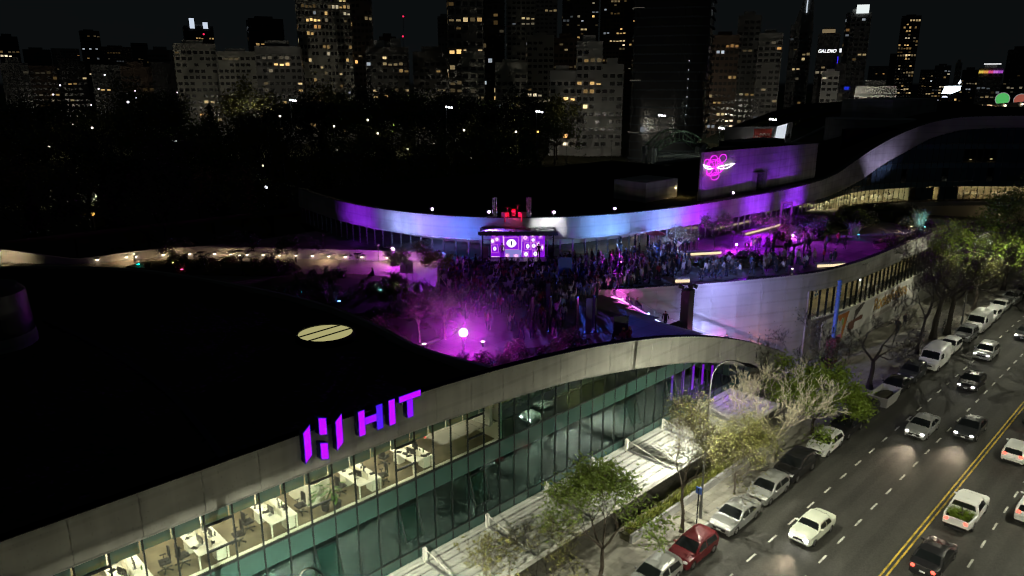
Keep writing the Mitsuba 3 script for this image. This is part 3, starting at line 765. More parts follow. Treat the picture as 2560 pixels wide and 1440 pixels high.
_o = m3.Manifold.hull_points([(sx * (1.9 if z else 1.3), sy * (.9 if z else .75), .2 + 1.15 * z) for sx in (-1, 1) for sy in (-1, 1) for z in (0, 1)])
_i = m3.Manifold.hull_points([(sx * (1.84 if z else 1.24), sy * (.84 if z else .69), .26 + 1.2 * z) for sx in (-1, 1) for sy in (-1, 1) for z in (0, 1)])
shiny('skip_steel', (.36, .36, .34), .6)
part(SKP, 'shell', mani(_o - _i), 'skip_steel', M=T().translate([71.9, 21.6, 0]))
part(SKP, 'rubble', trimesh.creation.icosphere(3).apply_scale([1.4, .7, .3]).apply_translation([71.9, 21.6, .95]), 'soil')
part(SKP, 'rim', cat([tubes([[70.0, 20.7, 1.35], [70.0, 22.5, 1.35], [70, 20.7, 1.35], [73.8, 20.7, 1.35]], [[73.8, 20.7, 1.35], [73.8, 22.5, 1.35], [70, 22.5, 1.35], [73.8, 22.5, 1.35]], .045)]), 'skip_steel')
# ---------------------------------------------------------------- trees
def leafmat(key, c, t=.5):
    scene[key] = {'type': 'twosided', 'b': {'type': 'principled', 'base_color': rgb(c), 'roughness': .55, 'specular': .4}}


leafmat('leaf_fresh', (.14, .20, .035)); leafmat('leaf_green', (.085, .13, .022)); leafmat('leaf_lime', (.13, .19, .02)); leafmat('leaf_olive', (.15, .15, .04)); leafmat('leaf_dark', (.03, .036, .026)); leafmat('leaf_grey', (.10, .12, .09))
leafmat('leaf_silver', (.22, .24, .17)); leafmat('leaf_pale', (.30, .30, .2))


def _bark(c):
    def fn(p, n, uv): return mi.Color3f(c) * (.5 + mikit.fbm(p.x * 6 + p.y * 6, p.z * 1.3, octaves=3))
    return fn


grain('bark', _bark((.075, .062, .048)), .9); grain('bark_pale', _bark((.52, .48, .36)), .9); grain('bark_dark', _bark((.03, .026, .022)), .9)


def grow(seed, h, spread, fork=.3, limbs=4, depth=6, lean=(0, 0), r0=.16, up=.35, wig=.35, shrink=.76, kids=(2, 3)):
    """Branch segments (P, Q, r0, r1) and the twig ends of one tree standing at the origin."""
    g = np.random.default_rng(seed)
    P, Q, A, B, tips = [], [], [], [], []

    def limb(p, d, L, r, lvl):
        n = 3 if lvl < 4 else 2
        for k in range(n):
            d = d + g.normal(0, wig * .35, 3) + [0, 0, up * .12]
            d = d / np.linalg.norm(d)
            q = p + d * L / n
            rr = r * (1 - .28 / n)
            P.append(p); Q.append(q); A.append(r); B.append(rr)
            p, r = q, rr
            if lvl >= depth - 1: tips.append(p)
        if lvl >= depth: return
        for k in range(g.integers(kids[0], kids[1] + 1)):
            side = g.normal(0, 1, 3); side -= d * (side @ d); side /= np.linalg.norm(side) + 1e-9
            a = g.uniform(.35, .8)
            nd = d * math.cos(a) + side * math.sin(a) + [0, 0, up * .3]
            limb(p, nd / np.linalg.norm(nd), L * shrink * g.uniform(.75, 1.15), r * .68, lvl + 1)

    base = np.array([0, 0, 0.0])
    hf = h * fork
    p, r = base, r0
    for k in range(4):
        q = base + np.array([lean[0] * ((k + 1) / 4) ** 1.5 + g.normal(0, .04), lean[1] * ((k + 1) / 4) ** 1.5 + g.normal(0, .04), hf * (k + 1) / 4])
        P.append(p); Q.append(q); A.append(r * (1.5 if k == 0 else 1)); B.append(r * .92); p, r = q, r * .92
    tot = sum(shrink ** k for k in range(depth))
    L0 = (h - hf) / tot * 1.25
    for k in range(limbs):
        a = k * 2 * PI / limbs + g.uniform(-.4, .4)
        out = g.uniform(.6, 1.0) * spread
        d = np.array([math.cos(a) * out, math.sin(a) * out, 1.0]); d /= np.linalg.norm(d)
        limb(p, d, L0 * g.uniform(.8, 1.15), r * .7, 1)
    return np.array(P), np.array(Q), np.array(A), np.array(B), np.array(tips)


def leaves(tips, n, size, jit, seed, flat=.6):
    """n leaf blades (two bent triangles each) scattered round the twig ends."""
    g = np.random.default_rng(seed)
    c = tips[g.integers(0, len(tips), n)] + g.normal(0, jit, (n, 3))
    u = g.normal(0, 1, (n, 3)); u[:, 2] *= flat; u /= np.linalg.norm(u, axis=1, keepdims=True)
    w = np.cross(u, g.normal(0, 1, (n, 3))); w /= np.linalg.norm(w, axis=1, keepdims=True)
    s = size * g.uniform(.55, 1.3, (n, 1))
    v = np.stack([c - u * s, c + w * s * .42, c + u * s, c - w * s * .42], 1)
    v[:, 1:4:2, 2] += s * .15
    f = np.array([[0, 1, 2], [0, 2, 3]])
    return trimesh.Trimesh(v.reshape(-1, 3), (f[None] + (np.arange(n) * 4)[:, None, None]).reshape(-1, 3), process=False)


def tree(label, x, y, h, spread, seed, bark='bark', leaf=None, nleaf=0, size=.14, jit=.25, minr=.012, z=.14, group=None, name='street_tree', **k):
    t = thing(name, label, 'tree', group)
    P, Q, A, B, tips = grow(seed, h, spread, **k)
    M = T().translate([x, y, z])
    big = A > .05
    part(t, 'trunk', tubes(P[big], Q[big], np.maximum(A[big], minr), np.maximum(B[big], minr), 7), bark, M=M, smooth=40)
    part(t, 'branches', tubes(P[~big], Q[~big], np.maximum(A[~big], minr), np.maximum(B[~big], minr), 4), bark, M=M)
    if nleaf: part(t, 'crown', leaves(tips, nleaf, size, jit, seed + 1), leaf, M=M, kind='stuff')
    return t


tree('leafy green street tree in front of the canopy at the bottom of the picture', 31.4, 24.0, 7.5, .95, 11, leaf='leaf_fresh', nleaf=5200, size=.14, jit=.3, depth=6, r0=.15, fork=.32)
tree('small half-bare tree at the bottom edge left of the leafy green tree', 27.0, 24.4, 5.6, .8, 12, leaf='leaf_olive', nleaf=900, size=.09, jit=.2, depth=6, r0=.08, bark='bark_dark', fork=.3)
tree('sparse twigs with fresh leaves at the bottom edge over the canopy', 22.6, 24.2, 6.2, .8, 13, leaf='leaf_olive', nleaf=500, size=.13, jit=.2, depth=5, r0=.09, fork=.35)
tree('slim leaning tree with sparse yellow-green leaves beside the lamp post of the canopy', 39.6, 23.5, 8.6, .7, 14, leaf='leaf_olive', nleaf=3200, size=.085, jit=.3, lean=(.3, .3), depth=7, r0=.13, fork=.36)
tree('low rounded yellow-green tree on the pavement right of the leaning tree', 46.6, 23.4, 5.0, 1.0, 15, leaf='leaf_olive', nleaf=5200, size=.085, jit=.3, depth=6, r0=.07, fork=.22)
tree('bare tree with white-lit twigs beside the end of the canopy', 53.4, 23.7, 7.4, 1.0, 58, bark='bark_pale', depth=7, r0=.11, minr=.013, fork=.25, limbs=6, up=.5, wig=.25, kids=(2, 3))
tree('bright lime-green street tree over the parked white hatchback', 60.4, 23.6, 5.7, 1.5, 17, leaf='leaf_lime', nleaf=8000, size=.16, jit=.4, depth=6, r0=.14, fork=.25, limbs=5)
tree('broad dark bare-twigged tree before the foot of the terrace wall', 66.8, 27.2, 8.0, 1.3, 18, bark='bark_dark', leaf='leaf_grey', nleaf=2600, size=.10, jit=.35, depth=7, r0=.15, minr=.016, limbs=5, fork=.15)
tree('big bare forked tree in front of the banners', 74.5, 23.9, 9.2, 1.35, 19, bark='bark_dark', depth=7, r0=.26, minr=.018, fork=.32, limbs=3)
tree('leaning bare tree on the lit pavement right of the banners', 88.7, 23.9, 10.0, 1.1, 20, bark='bark_dark', depth=7, r0=.19, minr=.02, lean=(1.2, 0), fork=.4, limbs=3)
tree('thick-trunked bare tree, left of the twin trunks behind the vans', 95.4, 24.2, 12.0, 1.3, 21, bark='bark_dark', leaf='leaf_dark', nleaf=700, size=.12, depth=7, r0=.36, minr=.022, lean=(2.2, .3), fork=.38, limbs=4)
tree('thick-trunked dark tree, right of the twin trunks behind the vans', 98.6, 23.6, 12.4, 1.4, 22, bark='bark_dark', leaf='leaf_dark', nleaf=1500, size=.13, depth=7, r0=.32, minr=.022, lean=(.6, 0), fork=.4, limbs=5)
tree('lamp-lit yellow-green tree beside the curved lamp at the right edge', 112.5, 24.2, 11.2, 1.3, 23, leaf='leaf_lime', nleaf=9000, size=.19, jit=.55, depth=6, r0=.24, fork=.3, limbs=5)
tree('dark olive tree between the vans and the lamp-lit yellow-green tree', 105.0, 25.0, 9.5, 1.4, 24, bark='bark_dark', leaf='leaf_olive', nleaf=3000, size=.13, jit=.5, depth=6, r0=.2, fork=.28, limbs=5)
tree('tall dark tree cut by the right edge of the picture', 127.0, 24.0, 15.0, 1.0, 25, bark='bark_dark', leaf='leaf_green', nleaf=7000, size=.2, jit=.6, depth=6, r0=.26, fork=.35, limbs=5)
tree('half-lit green tree behind the lamp-lit one at the right edge', 122.0, 27.0, 10.0, 1.3, 26, leaf='leaf_green', nleaf=6500, size=.19, jit=.5, depth=6, r0=.2, fork=.3, limbs=5)


def grass_tuft(seed, n, r, h, bend=.5, w=.012):
    g = np.random.default_rng(seed)
    a = g.uniform(0, 2 * PI, n); rr = r * np.sqrt(g.random(n)); hh = h * g.uniform(.6, 1.1, n); b = bend * g.uniform(.3, 1, n)
    p = np.column_stack([rr * np.cos(a), rr * np.sin(a), 0 * a])
    a2 = a + g.normal(0, .6, n); o = np.column_stack([np.cos(a2), np.sin(a2), 0 * a]); s = np.column_stack([-np.sin(a2), np.cos(a2), 0 * a]) * w
    mid = p + o * (b * hh * .35)[:, None] + np.array([0, 0, 1]) * (hh * .65)[:, None]
    tip = p + o * (b * hh)[:, None] + np.array([0, 0, 1]) * (hh * (1 - .25 * b))[:, None]
    v = np.stack([p - s, p + s, mid + s * .8, mid - s * .8, tip], 1)
    f = np.array([[0, 1, 2], [0, 2, 3], [3, 2, 4]])
    return trimesh.Trimesh(v.reshape(-1, 3), (f[None] + (np.arange(n) * 5)[:, None, None]).reshape(-1, 3), process=False)


leafmat('grass_lime', (.20, .22, .04))
put('planter_grass', cat([grass_tuft(k, 60, .3, .5, .8, .02).apply_translation([36.5 + k * .39, 25.62 + .2 * math.sin(k * 2.1), .6]) for k in range(50)]), 'grass_lime', kind='stuff')
tag('planter_grass', 'yellow-green ornamental grasses filling the long street planter', 'grass', kind='stuff')
# greenery in the pickup's bed
PG = thing('cut_branches', 'heap of green branches lying in the bed of the white pickup', 'branches')
part(PG, 'leaves', grass_tuft(5, 260, .62, .7, 1.0, .03), 'leaf_lime', M=T().translate([54.2, 10.3, .68]))
part(PG, 'sticks', tubes([[53.5, 10.0, .72], [54.6, 10.6, .72], [53.6, 10.5, .72]], [[54.9, 10.4, 1.3], [53.6, 10.1, 1.5], [54.9, 10.0, 1.2]], .03), 'bark_dark')
# street furniture on the pavement
SP = thing('sign_post', 'slim dark post with a small blue sign near the red hatchback', 'sign')
part(SP, 'post', tubes([[41.2, 23.3, .1]], [[41.2, 23.3, 3.0]], .05), 'dark_frame')
shiny('sign_blue', (.04, .10, .35), .4)
part(SP, 'plate', box(41.16, 41.24, 23.08, 23.52, 2.5, 3.0), 'sign_blue')
BC = thing('bicycle', 'dark bicycle leaning near a tree on the lit pavement', 'bicycle')
_w = [(100.6, 24.6), (101.65, 24.7)]
for x, y in _w:
    part(BC, 'wheel', trimesh.creation.torus(.33, .025, major_sections=24, minor_sections=6).apply_transform(trimesh.transformations.rotation_matrix(PI / 2, [1, 0, 0])).apply_translation([x, y, .48]), 'tyre')
part(BC, 'frame', tubes([[100.6, 24.6, .48], [100.85, 24.62, 1.0], [101.1, 24.65, .45], [101.5, 24.68, 1.0], [100.85, 24.62, .98], [101.65, 24.7, .48], [100.6, 24.6, .48]], [[101.1, 24.65, .45], [101.1, 24.65, .45], [101.5, 24.68, 1.0], [101.65, 24.7, .48], [101.5, 24.68, .98], [101.5, 24.68, 1.15], [100.85, 24.62, 1.0]], .022), 'dark_frame')
part(BC, 'saddle', box(100.72, 100.98, 24.56, 24.68, 1.05, 1.1), 'tyre')
part(BC, 'handlebar', tubes([[101.5, 24.45, 1.16]], [[101.5, 24.91, 1.16]], .018), 'dark_frame')
# ---------------------------------------------------------------- terrace between the blocks
WALL = smooth_path([(50.5, 47.5), (55.8, 42.6), (60.5, 39.8), (65.7, 36.6), (72.4, 33.4), (77, 31.3), (85, 30.15), (95, 30), (115, 30), (135, 30), (175, 30)], 1.0, 2)
_wx = np.array([50, 95, 112, 118, 124, 132, 142, 153, 165, 176])
_wt = _spline(_wx, np.array([10.5, 10.5, 10.48, 10.2, 9.6, 8.75, 7.4, 6.0, 4.8, 4.0]))
_wb = _spline(_wx, np.array([8.5, 8.5, 8.45, 7.5, 7.2, 6.7, 5.0, 3.5, 2.2, 1.5]))
deck_z = lambda x: np.minimum(10.0, np.where(np.asarray(x) > 110, _wt(np.clip(x, 50, 176)) - .45, 10.0))


def deck_mesh():
    import shapely
    pg = Polygon([(24, 30.1), (51.5, 30.1), (53.2, 38), (55.4, 43.0), *[tuple(p + [.2, .35]) for p in WALL if p[0] > 56], (176, 52), (60, 62), (52, 92), (30, 93), (14, 101), (-40, 108), (-40, 94), (12, 80), (20, 72), (23, 64), (26, 52), (26, 44)])
    t = trimesh.creation.extrude_polygon(pg, .1, engine='earcut')
    x, y = np.meshgrid(np.arange(-40, 177, 1.0), np.arange(30.1, 108, 1.0))
    pts = np.column_stack([x.ravel(), y.ravel()])
    keep = shapely.contains_xy(pg.buffer(.55), pts[:, 0], pts[:, 1])
    idx = -np.ones(len(pts), int); idx[keep] = np.arange(keep.sum())
    g = idx.reshape(x.shape)
    q = np.stack([g[:-1, :-1], g[:-1, 1:], g[1:, 1:], g[1:, :-1]], -1).reshape(-1, 4); q = q[(q >= 0).all(1)]
    P = pts[keep]
    # the deck also dips under the falling band of the near block
    z = deck_z(P[:, 0])
    return trimesh.Trimesh(np.column_stack([P, z]), np.vstack([q[:, [0, 1, 2]], q[:, [0, 2, 3]]]), process=False)


structure('terrace', deck_mesh(), 'terrace_paving')
# ---------------------------------------------------------------- second block: the curved concrete terrace wall
TW = thing('terrace_building', 'long curved concrete block with a strip of windows, right of the outdoor stairs', 'building')
W2 = WALL
n = len(W2)
seam = list(range(0, n, 3)) + [n - 1]
for a, b in zip(seam[:-1], seam[1:]):
    if b <= a: continue
    p = resample(W2[a:b + 1], .5)
    d = p[-1] - p[0]; d /= np.linalg.norm(d); p[0] += d * .008; p[-1] -= d * .008
    hi = p[:, 0] < 76.2
    zb = np.where(hi.all(), -.05, _wb(np.clip(p[:, 0], 50, 176)))
    part(TW, 'concrete_panel', slab_wall(p, zb, _wt(np.clip(p[:, 0], 50, 176)), .4), 'concrete')
_pp = W2[(W2[:, 0] > 76)]
part(TW, 'window_trim', slab_wall(_pp - [0, .04], _wb(_pp[:, 0]) - .09, _wb(_pp[:, 0]) - .01, .5), 'grey_metal')
part(TW, 'top_cap', slab_wall(W2 - [0, .03], _wt(np.clip(W2[:, 0], 50, 176)) + .004, _wt(np.clip(W2[:, 0], 50, 176)) + .05, .5), 'dark_frame')
gl = resample(W2[(W2[:, 0] > 76) & (W2[:, 0] < 133)], 1.3)
for k in range(len(gl) - 1):
    a, b = gl[k], gl[k + 1]
    zt_ = float(_wb(a[0])) - .1
    if zt_ < 5.6: break
    part(TW, 'window_pane', slab_wall(np.array([a + (b - a) * .03, a + (b - a) * .97]) + [.05, .16], 5.25, zt_, .006), 'clear_pane')
    part(TW, 'mullion', box(a[0] - .04, a[0] + .04, a[1] + .08, a[1] + .3, 5.2, zt_ + .02), 'dark_frame')
part(TW, 'window_sill', slab_wall(gl + [.0, .02], 5.12, 5.24, .45), 'white_paint')
part(TW, 'shop_floor', box(77, 132, 32.2, 40, 4.95, 5.2), 'carpet')
part(TW, 'shop_back_wall', box(77, 132, 38, 38.3, 5.2, 9.6), 'office_cream')
part(TW, 'shop_ceiling', box(77, 132, 32.2, 38, 8.7, 8.8), 'office_white')
part(TW, 'base_wall', slab_wall(W2[(W2[:, 0] > 76) & (W2[:, 0] < 150)] + [0, .6], -.05, 5.1, .3), 'concrete')
part(TW, 'left_reveal', box(76.0, 76.3, 31.7, 34, 0, 8.5), 'concrete')
part(TW, 'ceiling_light', trimesh.Trimesh([[78, 34.4, 8.68], [130, 34.4, 8.68], [130, 34.75, 8.68], [78, 34.75, 8.68]], [[0, 2, 1], [0, 3, 2]]), 'lamp_face', emit=glow((1, .87, .5), 9.0, .9))
for k, x in enumerate(np.arange(78, 131, 2.4)):
    sh = thing('display_shelf', '%s cluttered shelf seen through the terrace building windows' % ('white', 'cream', 'dark')[k % 3], 'shelf', '%s shelves behind the terrace building windows' % ('white', 'cream', 'dark')[k % 3])
    y = 36 + 1.2 * math.sin(k * 1.7)
    part(sh, 'cabinet', box(x, x + .9, y, y + .4, 5.21, 6.6 + .8 * (k * 7 % 3) / 2), ('office_white', 'office_cream', 'dark_frame')[k % 3])
    part(sh, 'goods', cat([box(x + .05 + .2 * j, x + .17 + .2 * j, y - .12, y, 5.5 + .4 * (j % 3), 5.75 + .4 * (j % 3)) for j in range(4)]), ('dark_frame', 'sign_blue', 'office_white')[(k + 1) % 3])
# banners under the strip of windows
shiny('banner_white', (.50, .49, .45), .6); shiny('banner_orange', (.42, .15, .035), .6); shiny('banner_ink', (.05, .04, .035), .6); shiny('banner_gold', (.36, .22, .06), .6); shiny('banner_pink', (.50, .13, .28), .6); shiny('banner_green', (.25, .35, .12), .6); shiny('banner_brown', (.13, .06, .04), .6); shiny('banner_grey', (.30, .27, .25), .6)


def on_plane(poly, y, depth=.012):
    m = trimesh.creation.extrude_polygon(Polygon(poly) if not isinstance(poly, Polygon) else poly, depth, engine='earcut')
    v = m.vertices
    m.vertices = np.column_stack([v[:, 0], y - v[:, 2], v[:, 1]])
    return m


BN = thing('shop_banner', 'long pale printed banner with brown lettering below the strip of windows', 'banner')
part(BN, 'sheet', box(77.2, 106.5, 30.40, 30.46, 1.9, 5.05), 'banner_white')
part(BN, 'dark_roof_drawing', on_plane([(86.4, 4.5), (88.6, 5.0), (89.1, 4.8), (86.8, 3.6), (86.0, 2.9)], 30.39), 'banner_ink')
part(BN, 'house_drawing', on_plane([(84.6, 3.3), (88.8, 3.5), (88.8, 2.9), (86.4, 3.0), (86.4, 2.25), (84.6, 2.2)], 30.385), 'banner_brown')
part(BN, 'gold_lettering', meshkit.text_mesh('RockoFellers', 1.5, .012, bold=True).apply_transform(trimesh.transformations.rotation_matrix(PI / 2, [1, 0, 0])).apply_scale([.92, 1, 1]).apply_translation([92.3, 30.38, 3.05]), 'banner_gold')
part(BN, 'lettering_shadow', meshkit.text_mesh('RockoFellers', 1.5, .010, bold=True).apply_transform(trimesh.transformations.rotation_matrix(PI / 2, [1, 0, 0])).apply_scale([.92, 1, 1]).apply_translation([92.22, 30.392, 2.98]), 'banner_ink')
part(BN, 'stone_wall_drawing', cat([on_plane([(92.2 + .9 * k, 2.0), (93.0 + .9 * k, 2.0), (93.05 + .9 * k, 2.5), (92.15 + .9 * k, 2.6)], 30.388) for k in range(13)]), 'banner_grey')
PO = thing('dog_poster', 'slanted orange poster with a pale dog-like figure left of the long banner', 'poster')
part(PO, 'sheet', on_plane([(79.9, 1.35), (82.6, 1.35), (84.2, 4.9), (80.6, 5.0)], 30.30, .03), 'banner_orange')
part(PO, 'white_edge', on_plane(Polygon([(79.8, 1.25), (82.7, 1.25), (84.4, 5.0), (80.5, 5.1)]).difference(Polygon([(79.9, 1.35), (82.6, 1.35), (84.2, 4.9), (80.6, 5.0)])), 30.30, .02), 'banner_white')
part(PO, 'pale_figure', on_plane([(80.9, 2.5), (82.4, 2.5), (82.6, 3.4), (82.9, 4.4), (82.5, 4.3), (82.3, 4.55), (81.9, 4.2), (81.4, 4.3), (81.2, 4.7), (81.0, 4.2), (80.85, 3.3)], 30.262), 'banner_white')
part(PO, 'pink_shirt', on_plane([(80.6, 1.9), (82.5, 1.9), (82.4, 2.6), (80.9, 2.6)], 30.258), 'banner_pink')
part(PO, 'green_fringe', on_plane([(82.2, 4.3), (82.9, 4.4), (82.8, 3.6), (82.4, 3.6)], 30.252), 'banner_green')
part(PO, 'dark_marks', cat([on_plane([(81.55, 3.3), (81.8, 3.3), (81.8, 3.55), (81.55, 3.55)], 30.254), on_plane([(81.4, 4.0), (81.55, 4.0), (81.5, 4.3)], 30.254), on_plane([(80.6, 1.4), (81.4, 1.4), (81.3, 1.95), (80.9, 1.95)], 30.254)]), 'banner_ink')
BP = thing('blue_column', 'blue-lit column with a ridged top standing before the terrace building', 'column')
shiny('column_blue', (.10, .22, .62), .5); shiny('maroon', (.10, .02, .03), .6)
part(BP, 'shaft', tubes([[77.5, 29.2, 0]], [[77.5, 29.2, 7.6]], .22, n=12), 'column_blue', smooth=40)
part(BP, 'ridged_top', lathe([(0, 7.6)] + [(.17 + .09 * (k % 2), 7.65 + k * .17) for k in range(14)] + [(0, 10.1)], 12), 'column_blue', M=T().translate([77.5, 29.2, 0]))
part(BP, 'base_box', box(77.0, 78.0, 28.7, 29.7, .14, 3.6), 'maroon')

# ---------------------------------------------------------------- stairs along the terrace wall
ST = thing('outdoor_stairs', 'wide outdoor stairs falling along the curved wall with lit edges and glass balustrade', 'stairs')
_c = W2[(W2[:, 0] > 55.2) & (W2[:, 0] < 73.6)]
_s = resample(_c, .34)
_t = np.gradient(_s, axis=0); _t /= np.linalg.norm(_t, axis=1, keepdims=True)
_nr = np.stack([_t[:, 1], -_t[:, 0]], 1)
N = len(_s)


def stair_z(u):                                              # u along the stairs, 0 at the terrace, 1 at the street
    x = np.interp(u, np.linspace(0, 1, N), _s[:, 0])
    return np.interp(x, [55.2, 56.3, 58, 60.3, 62.5, 65.2, 68, 70, 73.5], [10, 9.6, 8.35, 6.65, 5.5, 4.2, 2.8, 1.8, .16])


for k in range(N - 1):
    z = float(stair_z((k + 1) / (N - 1)))
    a, b, na, nb = _s[k], _s[k + 1], _nr[k], _nr[k + 1]
    part(ST, 'step', prism([a + na * .05, b + nb * .05, b + nb * 3.3, a + na * 3.3], z - .45, z), 'pale_concrete')
_u = np.linspace(0, 1, N)
_z = stair_z(_u)
rail = np.column_stack([_s + _nr * .9, _z])
for nm, dz, r in (('handrail', 1.0, .035), ('lower_rail', .08, .03)):
    part(ST, nm, poly_tube(rail + [0, 0, dz], r, 6), 'steel', smooth=50)
sel = list(range(1, N - 1, 4))
for a, b in zip(sel[:-1], sel[1:]):
    part(ST, 'glass_panel', ribbon(rail[a:b + 1] + [0, 0, .12], rail[a:b + 1] + [0, 0, .95]), 'balustrade_glass')
    part(ST, 'post', tubes([rail[a]], [rail[a] + [0, 0, 1.0]], .03), 'steel')
_in_ = np.column_stack([_s + _nr * 3.7, _z - .25])[: int(N * .93)]
_ox = np.linspace(51.2, 70, len(_in_))
structure('ramp', ribbon(np.column_stack([_ox, np.full(len(_in_), 30.1), np.minimum(np.minimum(9.98, band_top(np.clip(_ox, 50, 68)) - .5), _in_[:, 2] + .1)]), _in_), 'terrace_paving')
led = np.column_stack([_s + _nr * .75, _z + .14])
for k, (a, b) in enumerate(zip(range(0, N - 6, 6), range(5, N, 6))):
    c = ((1, .25, .75), (.75, .2, 1), (.5, .55, 1.0))[k % 3]
    part(ST, 'light_strip', poly_tube(led[a:b + 1], .09, 6), 'lamp_face', emit=glow(c, 3.5, .15))
edge = np.column_stack([_s + _nr * 3.35, _z + .06])
part(ST, 'outer_kerb', ribbon(edge, edge + np.column_stack([_nr * .35, np.zeros(N)])), 'white_paint')
for k, (u, c, I) in enumerate(((.06, (1, .1, .75), 30), (.2, (.35, .55, 1), 30), (.33, (1, .12, .8), 30), (.5, (.4, .5, 1), 90), (.62, (1, .15, .7), 30), (.74, (.55, .55, 1), 60), (.83, (1, .35, .3), 30), (.96, (.9, .2, 1), 30))):
    j = int(u * (N - 1))
    q = rail[j] + [0, 0, .35]
    L = thing('stair_light', '%s lamp glowing on the outdoor stairs %s' % (('pink', 'pale blue', 'magenta', 'bright ice-blue', 'rose', 'lilac', 'coral red', 'purple')[k], ('at their head', 'beside the seated pair', 'on the upper flight', 'on the landing', 'just below the mast', 'on the lower flight', 'at the walking person', 'at their foot')[k]), 'lamp')
    part(L, 'lamp', trimesh.creation.icosphere(2, .11).apply_translation(q), 'lamp_face', emit=glow(c, 6.0))
    if k in (0, 3, 4, 6): point(L + '_light', q + [_nr[j][0] * .3, _nr[j][1] * .3, .25], [I * x * .5 for x in c], .7)
WM = thing('stage_light_mast', 'dark square mast with floodlights between the stairs and the near block', 'mast')
part(WM, 'mast', box(59.3, 60.2, 36.1, 37.0, 3, 11.0), 'black_metal')
part(WM, 'floodlight', cat([mani(m3.Manifold.cylinder(.5, .16, .2, 14)).apply_transform(trimesh.transformations.rotation_matrix(a, [1, .3, 0])).apply_translation([59.7 + dx, 36.5, 11.3]) for a, dx in ((1.9, .7), (1.2, 0), (-1.2, -.8))]), 'black_metal')
part(WM, 'crossbar', box(58.6, 60.9, 36.45, 36.6, 11.0, 11.12), 'black_metal')
spot(WM + '_light', (62.0, 33.4, 11.7), (69, 35.2, 6.5), [300 * c for c in (.36, .36, 1.0)], 72, 30, 1.6)

# ---------------------------------------------------------------- park-side wall of the terrace with its row of round wall lamps
PW = smooth_path([(-34, 106), (-12, 104), (8, 103.0), (16.4, 101.0), (20, 95.5), (23.5, 92.6), (28, 91.4), (33, 88.2), (38, 82.5), (43, 76.6), (47, 71.8), (50.8, 67.2), (52.8, 64.5)], 1.0, 2)
wt = lambda x: np.interp(x, [-40, 0, 16, 22, 28, 34, 44, 60], [12.2, 12.0, 11.6, 10.6, 11.0, 11.35, 11.2, 11.1])
PWL = thing('garden_wall', 'low curving concrete wall on the park side with a row of warm round lamps', 'wall')
for a in range(0, len(PW) - 1, 4):
    p = PW[a:a + 5]
    if len(p) > 1: part(PWL, 'concrete_panel', slab_wall(p, 9.9, wt(p[:, 0]), .3), 'pale_concrete')
SCON = [(24.2, 92.0), (26.5, 91.3), (28.0, 91.0), (29.9, 90.0), (31.4, 89.0), (33.0, 87.7), (34.5, 86.2), (36.0, 84.5), (37.4, 83.0), (38.7, 81.5), (40.1, 79.9), (41.3, 78.4), (42.6, 76.9), (43.8, 75.4), (45.0, 73.9), (46.6, 72.1), (48.2, 70.1), (49.8, 68.2)]
for k, (x, y) in enumerate(SCON):
    j = int(np.argmin(np.hypot(PW[:, 0] - x, PW[:, 1] - y)))
    t = PW[min(j + 1, len(PW) - 1)] - PW[j - 1]; t /= np.linalg.norm(t); nr = np.array([t[1], -t[0]])
    q = PW[j] + nr * .16
    s = thing('wall_lamp', 'round warm lamp in the row on the curving garden wall', 'wall lamp', 'round warm lamps on the garden wall')
    part(s, 'cap', lathe([(0, .12), (.22, .08), (.26, 0)], 14), 'lamp_housing', M=T().translate([q[0], q[1], 10.52]))
    part(s, 'bulb', trimesh.creation.icosphere(2, .15).apply_translation([q[0], q[1], 10.46]), 'lamp_face', emit=glow((1, .80, .55), 6.0))
    if k % 3 == 1: spot(s + '_glow', (q[0] + nr[0] * .9, q[1] + nr[1] * .9, 11.1), (q[0] + nr[0] * .95, q[1] + nr[1] * .95, 10), [11 * c for c in (1, .66, .34)], 100, 60, .4)
UL = thing('ground_uplight', 'warm ground lamp washing the wall at the left edge of the picture', 'lamp')
part(UL, 'lamp', box(15.0, 15.5, 98.6, 98.9, 10, 10.25), 'lamp_housing')
spot(UL + '_beam', (14.6, 97.6, 10.4), (16.4, 101, 11.2), [40 * c for c in (1, .78, .42)], 75, 40, .4)
# ---------------------------------------------------------------- stage block: curved fascia, glass front, dark roof
SB = thing('stage_building', 'curved back block with a colour-washed concrete band above its glass front', 'building')
SF_ = smooth_path([(54, 100), (52.6, 92), (51.6, 84), (51.9, 76), (53.6, 68.5), (57.4, 61.8), (63, 56.8), (70.5, 53.4), (80, 51.3), (95, 50.2), (110, 50.2), (125, 51), (136, 52.2), (144, 51.5), (151, 49), (158, 45), (165, 39.5), (171, 33), (177, 24), (182, 14), (186, 4)], 1.1, 2)
_ft = _spline(np.array([50, 96, 108, 121, 131, 138.4, 145.9, 151.4, 157.4, 162.6, 170, 180, 190]), np.array([15.0, 14.65, 14.5, 14.6, 15.2, 16.6, 19.1, 21.2, 23.1, 23.9, 24.1, 23.8, 22.8]))
_fb = _spline(np.array([50, 96, 110, 122, 132, 141, 146.6, 152, 157.9, 162.9, 170.4, 180, 190]), np.array([12.4, 12.1, 11.6, 11.6, 11.8, 12.9, 15.1, 17.5, 20.4, 21.6, 22.0, 21.7, 20.7]))
for a in range(0, len(SF_) - 1, 4):
    p = resample(SF_[a:a + 5], .6).copy()
    d = p[-1] - p[0]; d /= np.linalg.norm(d); p[0] += d * .01; p[-1] -= d * .01
    part(SB, 'concrete_panel', slab_wall(p, _fb(np.clip(p[:, 0], 50, 190)), _ft(np.clip(p[:, 0], 50, 190)), .45), 'pale_concrete')
part(SB, 'band_trim', slab_wall(SF_, _fb(np.clip(SF_[:, 0], 50, 190)) - .09, _fb(np.clip(SF_[:, 0], 50, 190)) - .006, .5), 'steel')
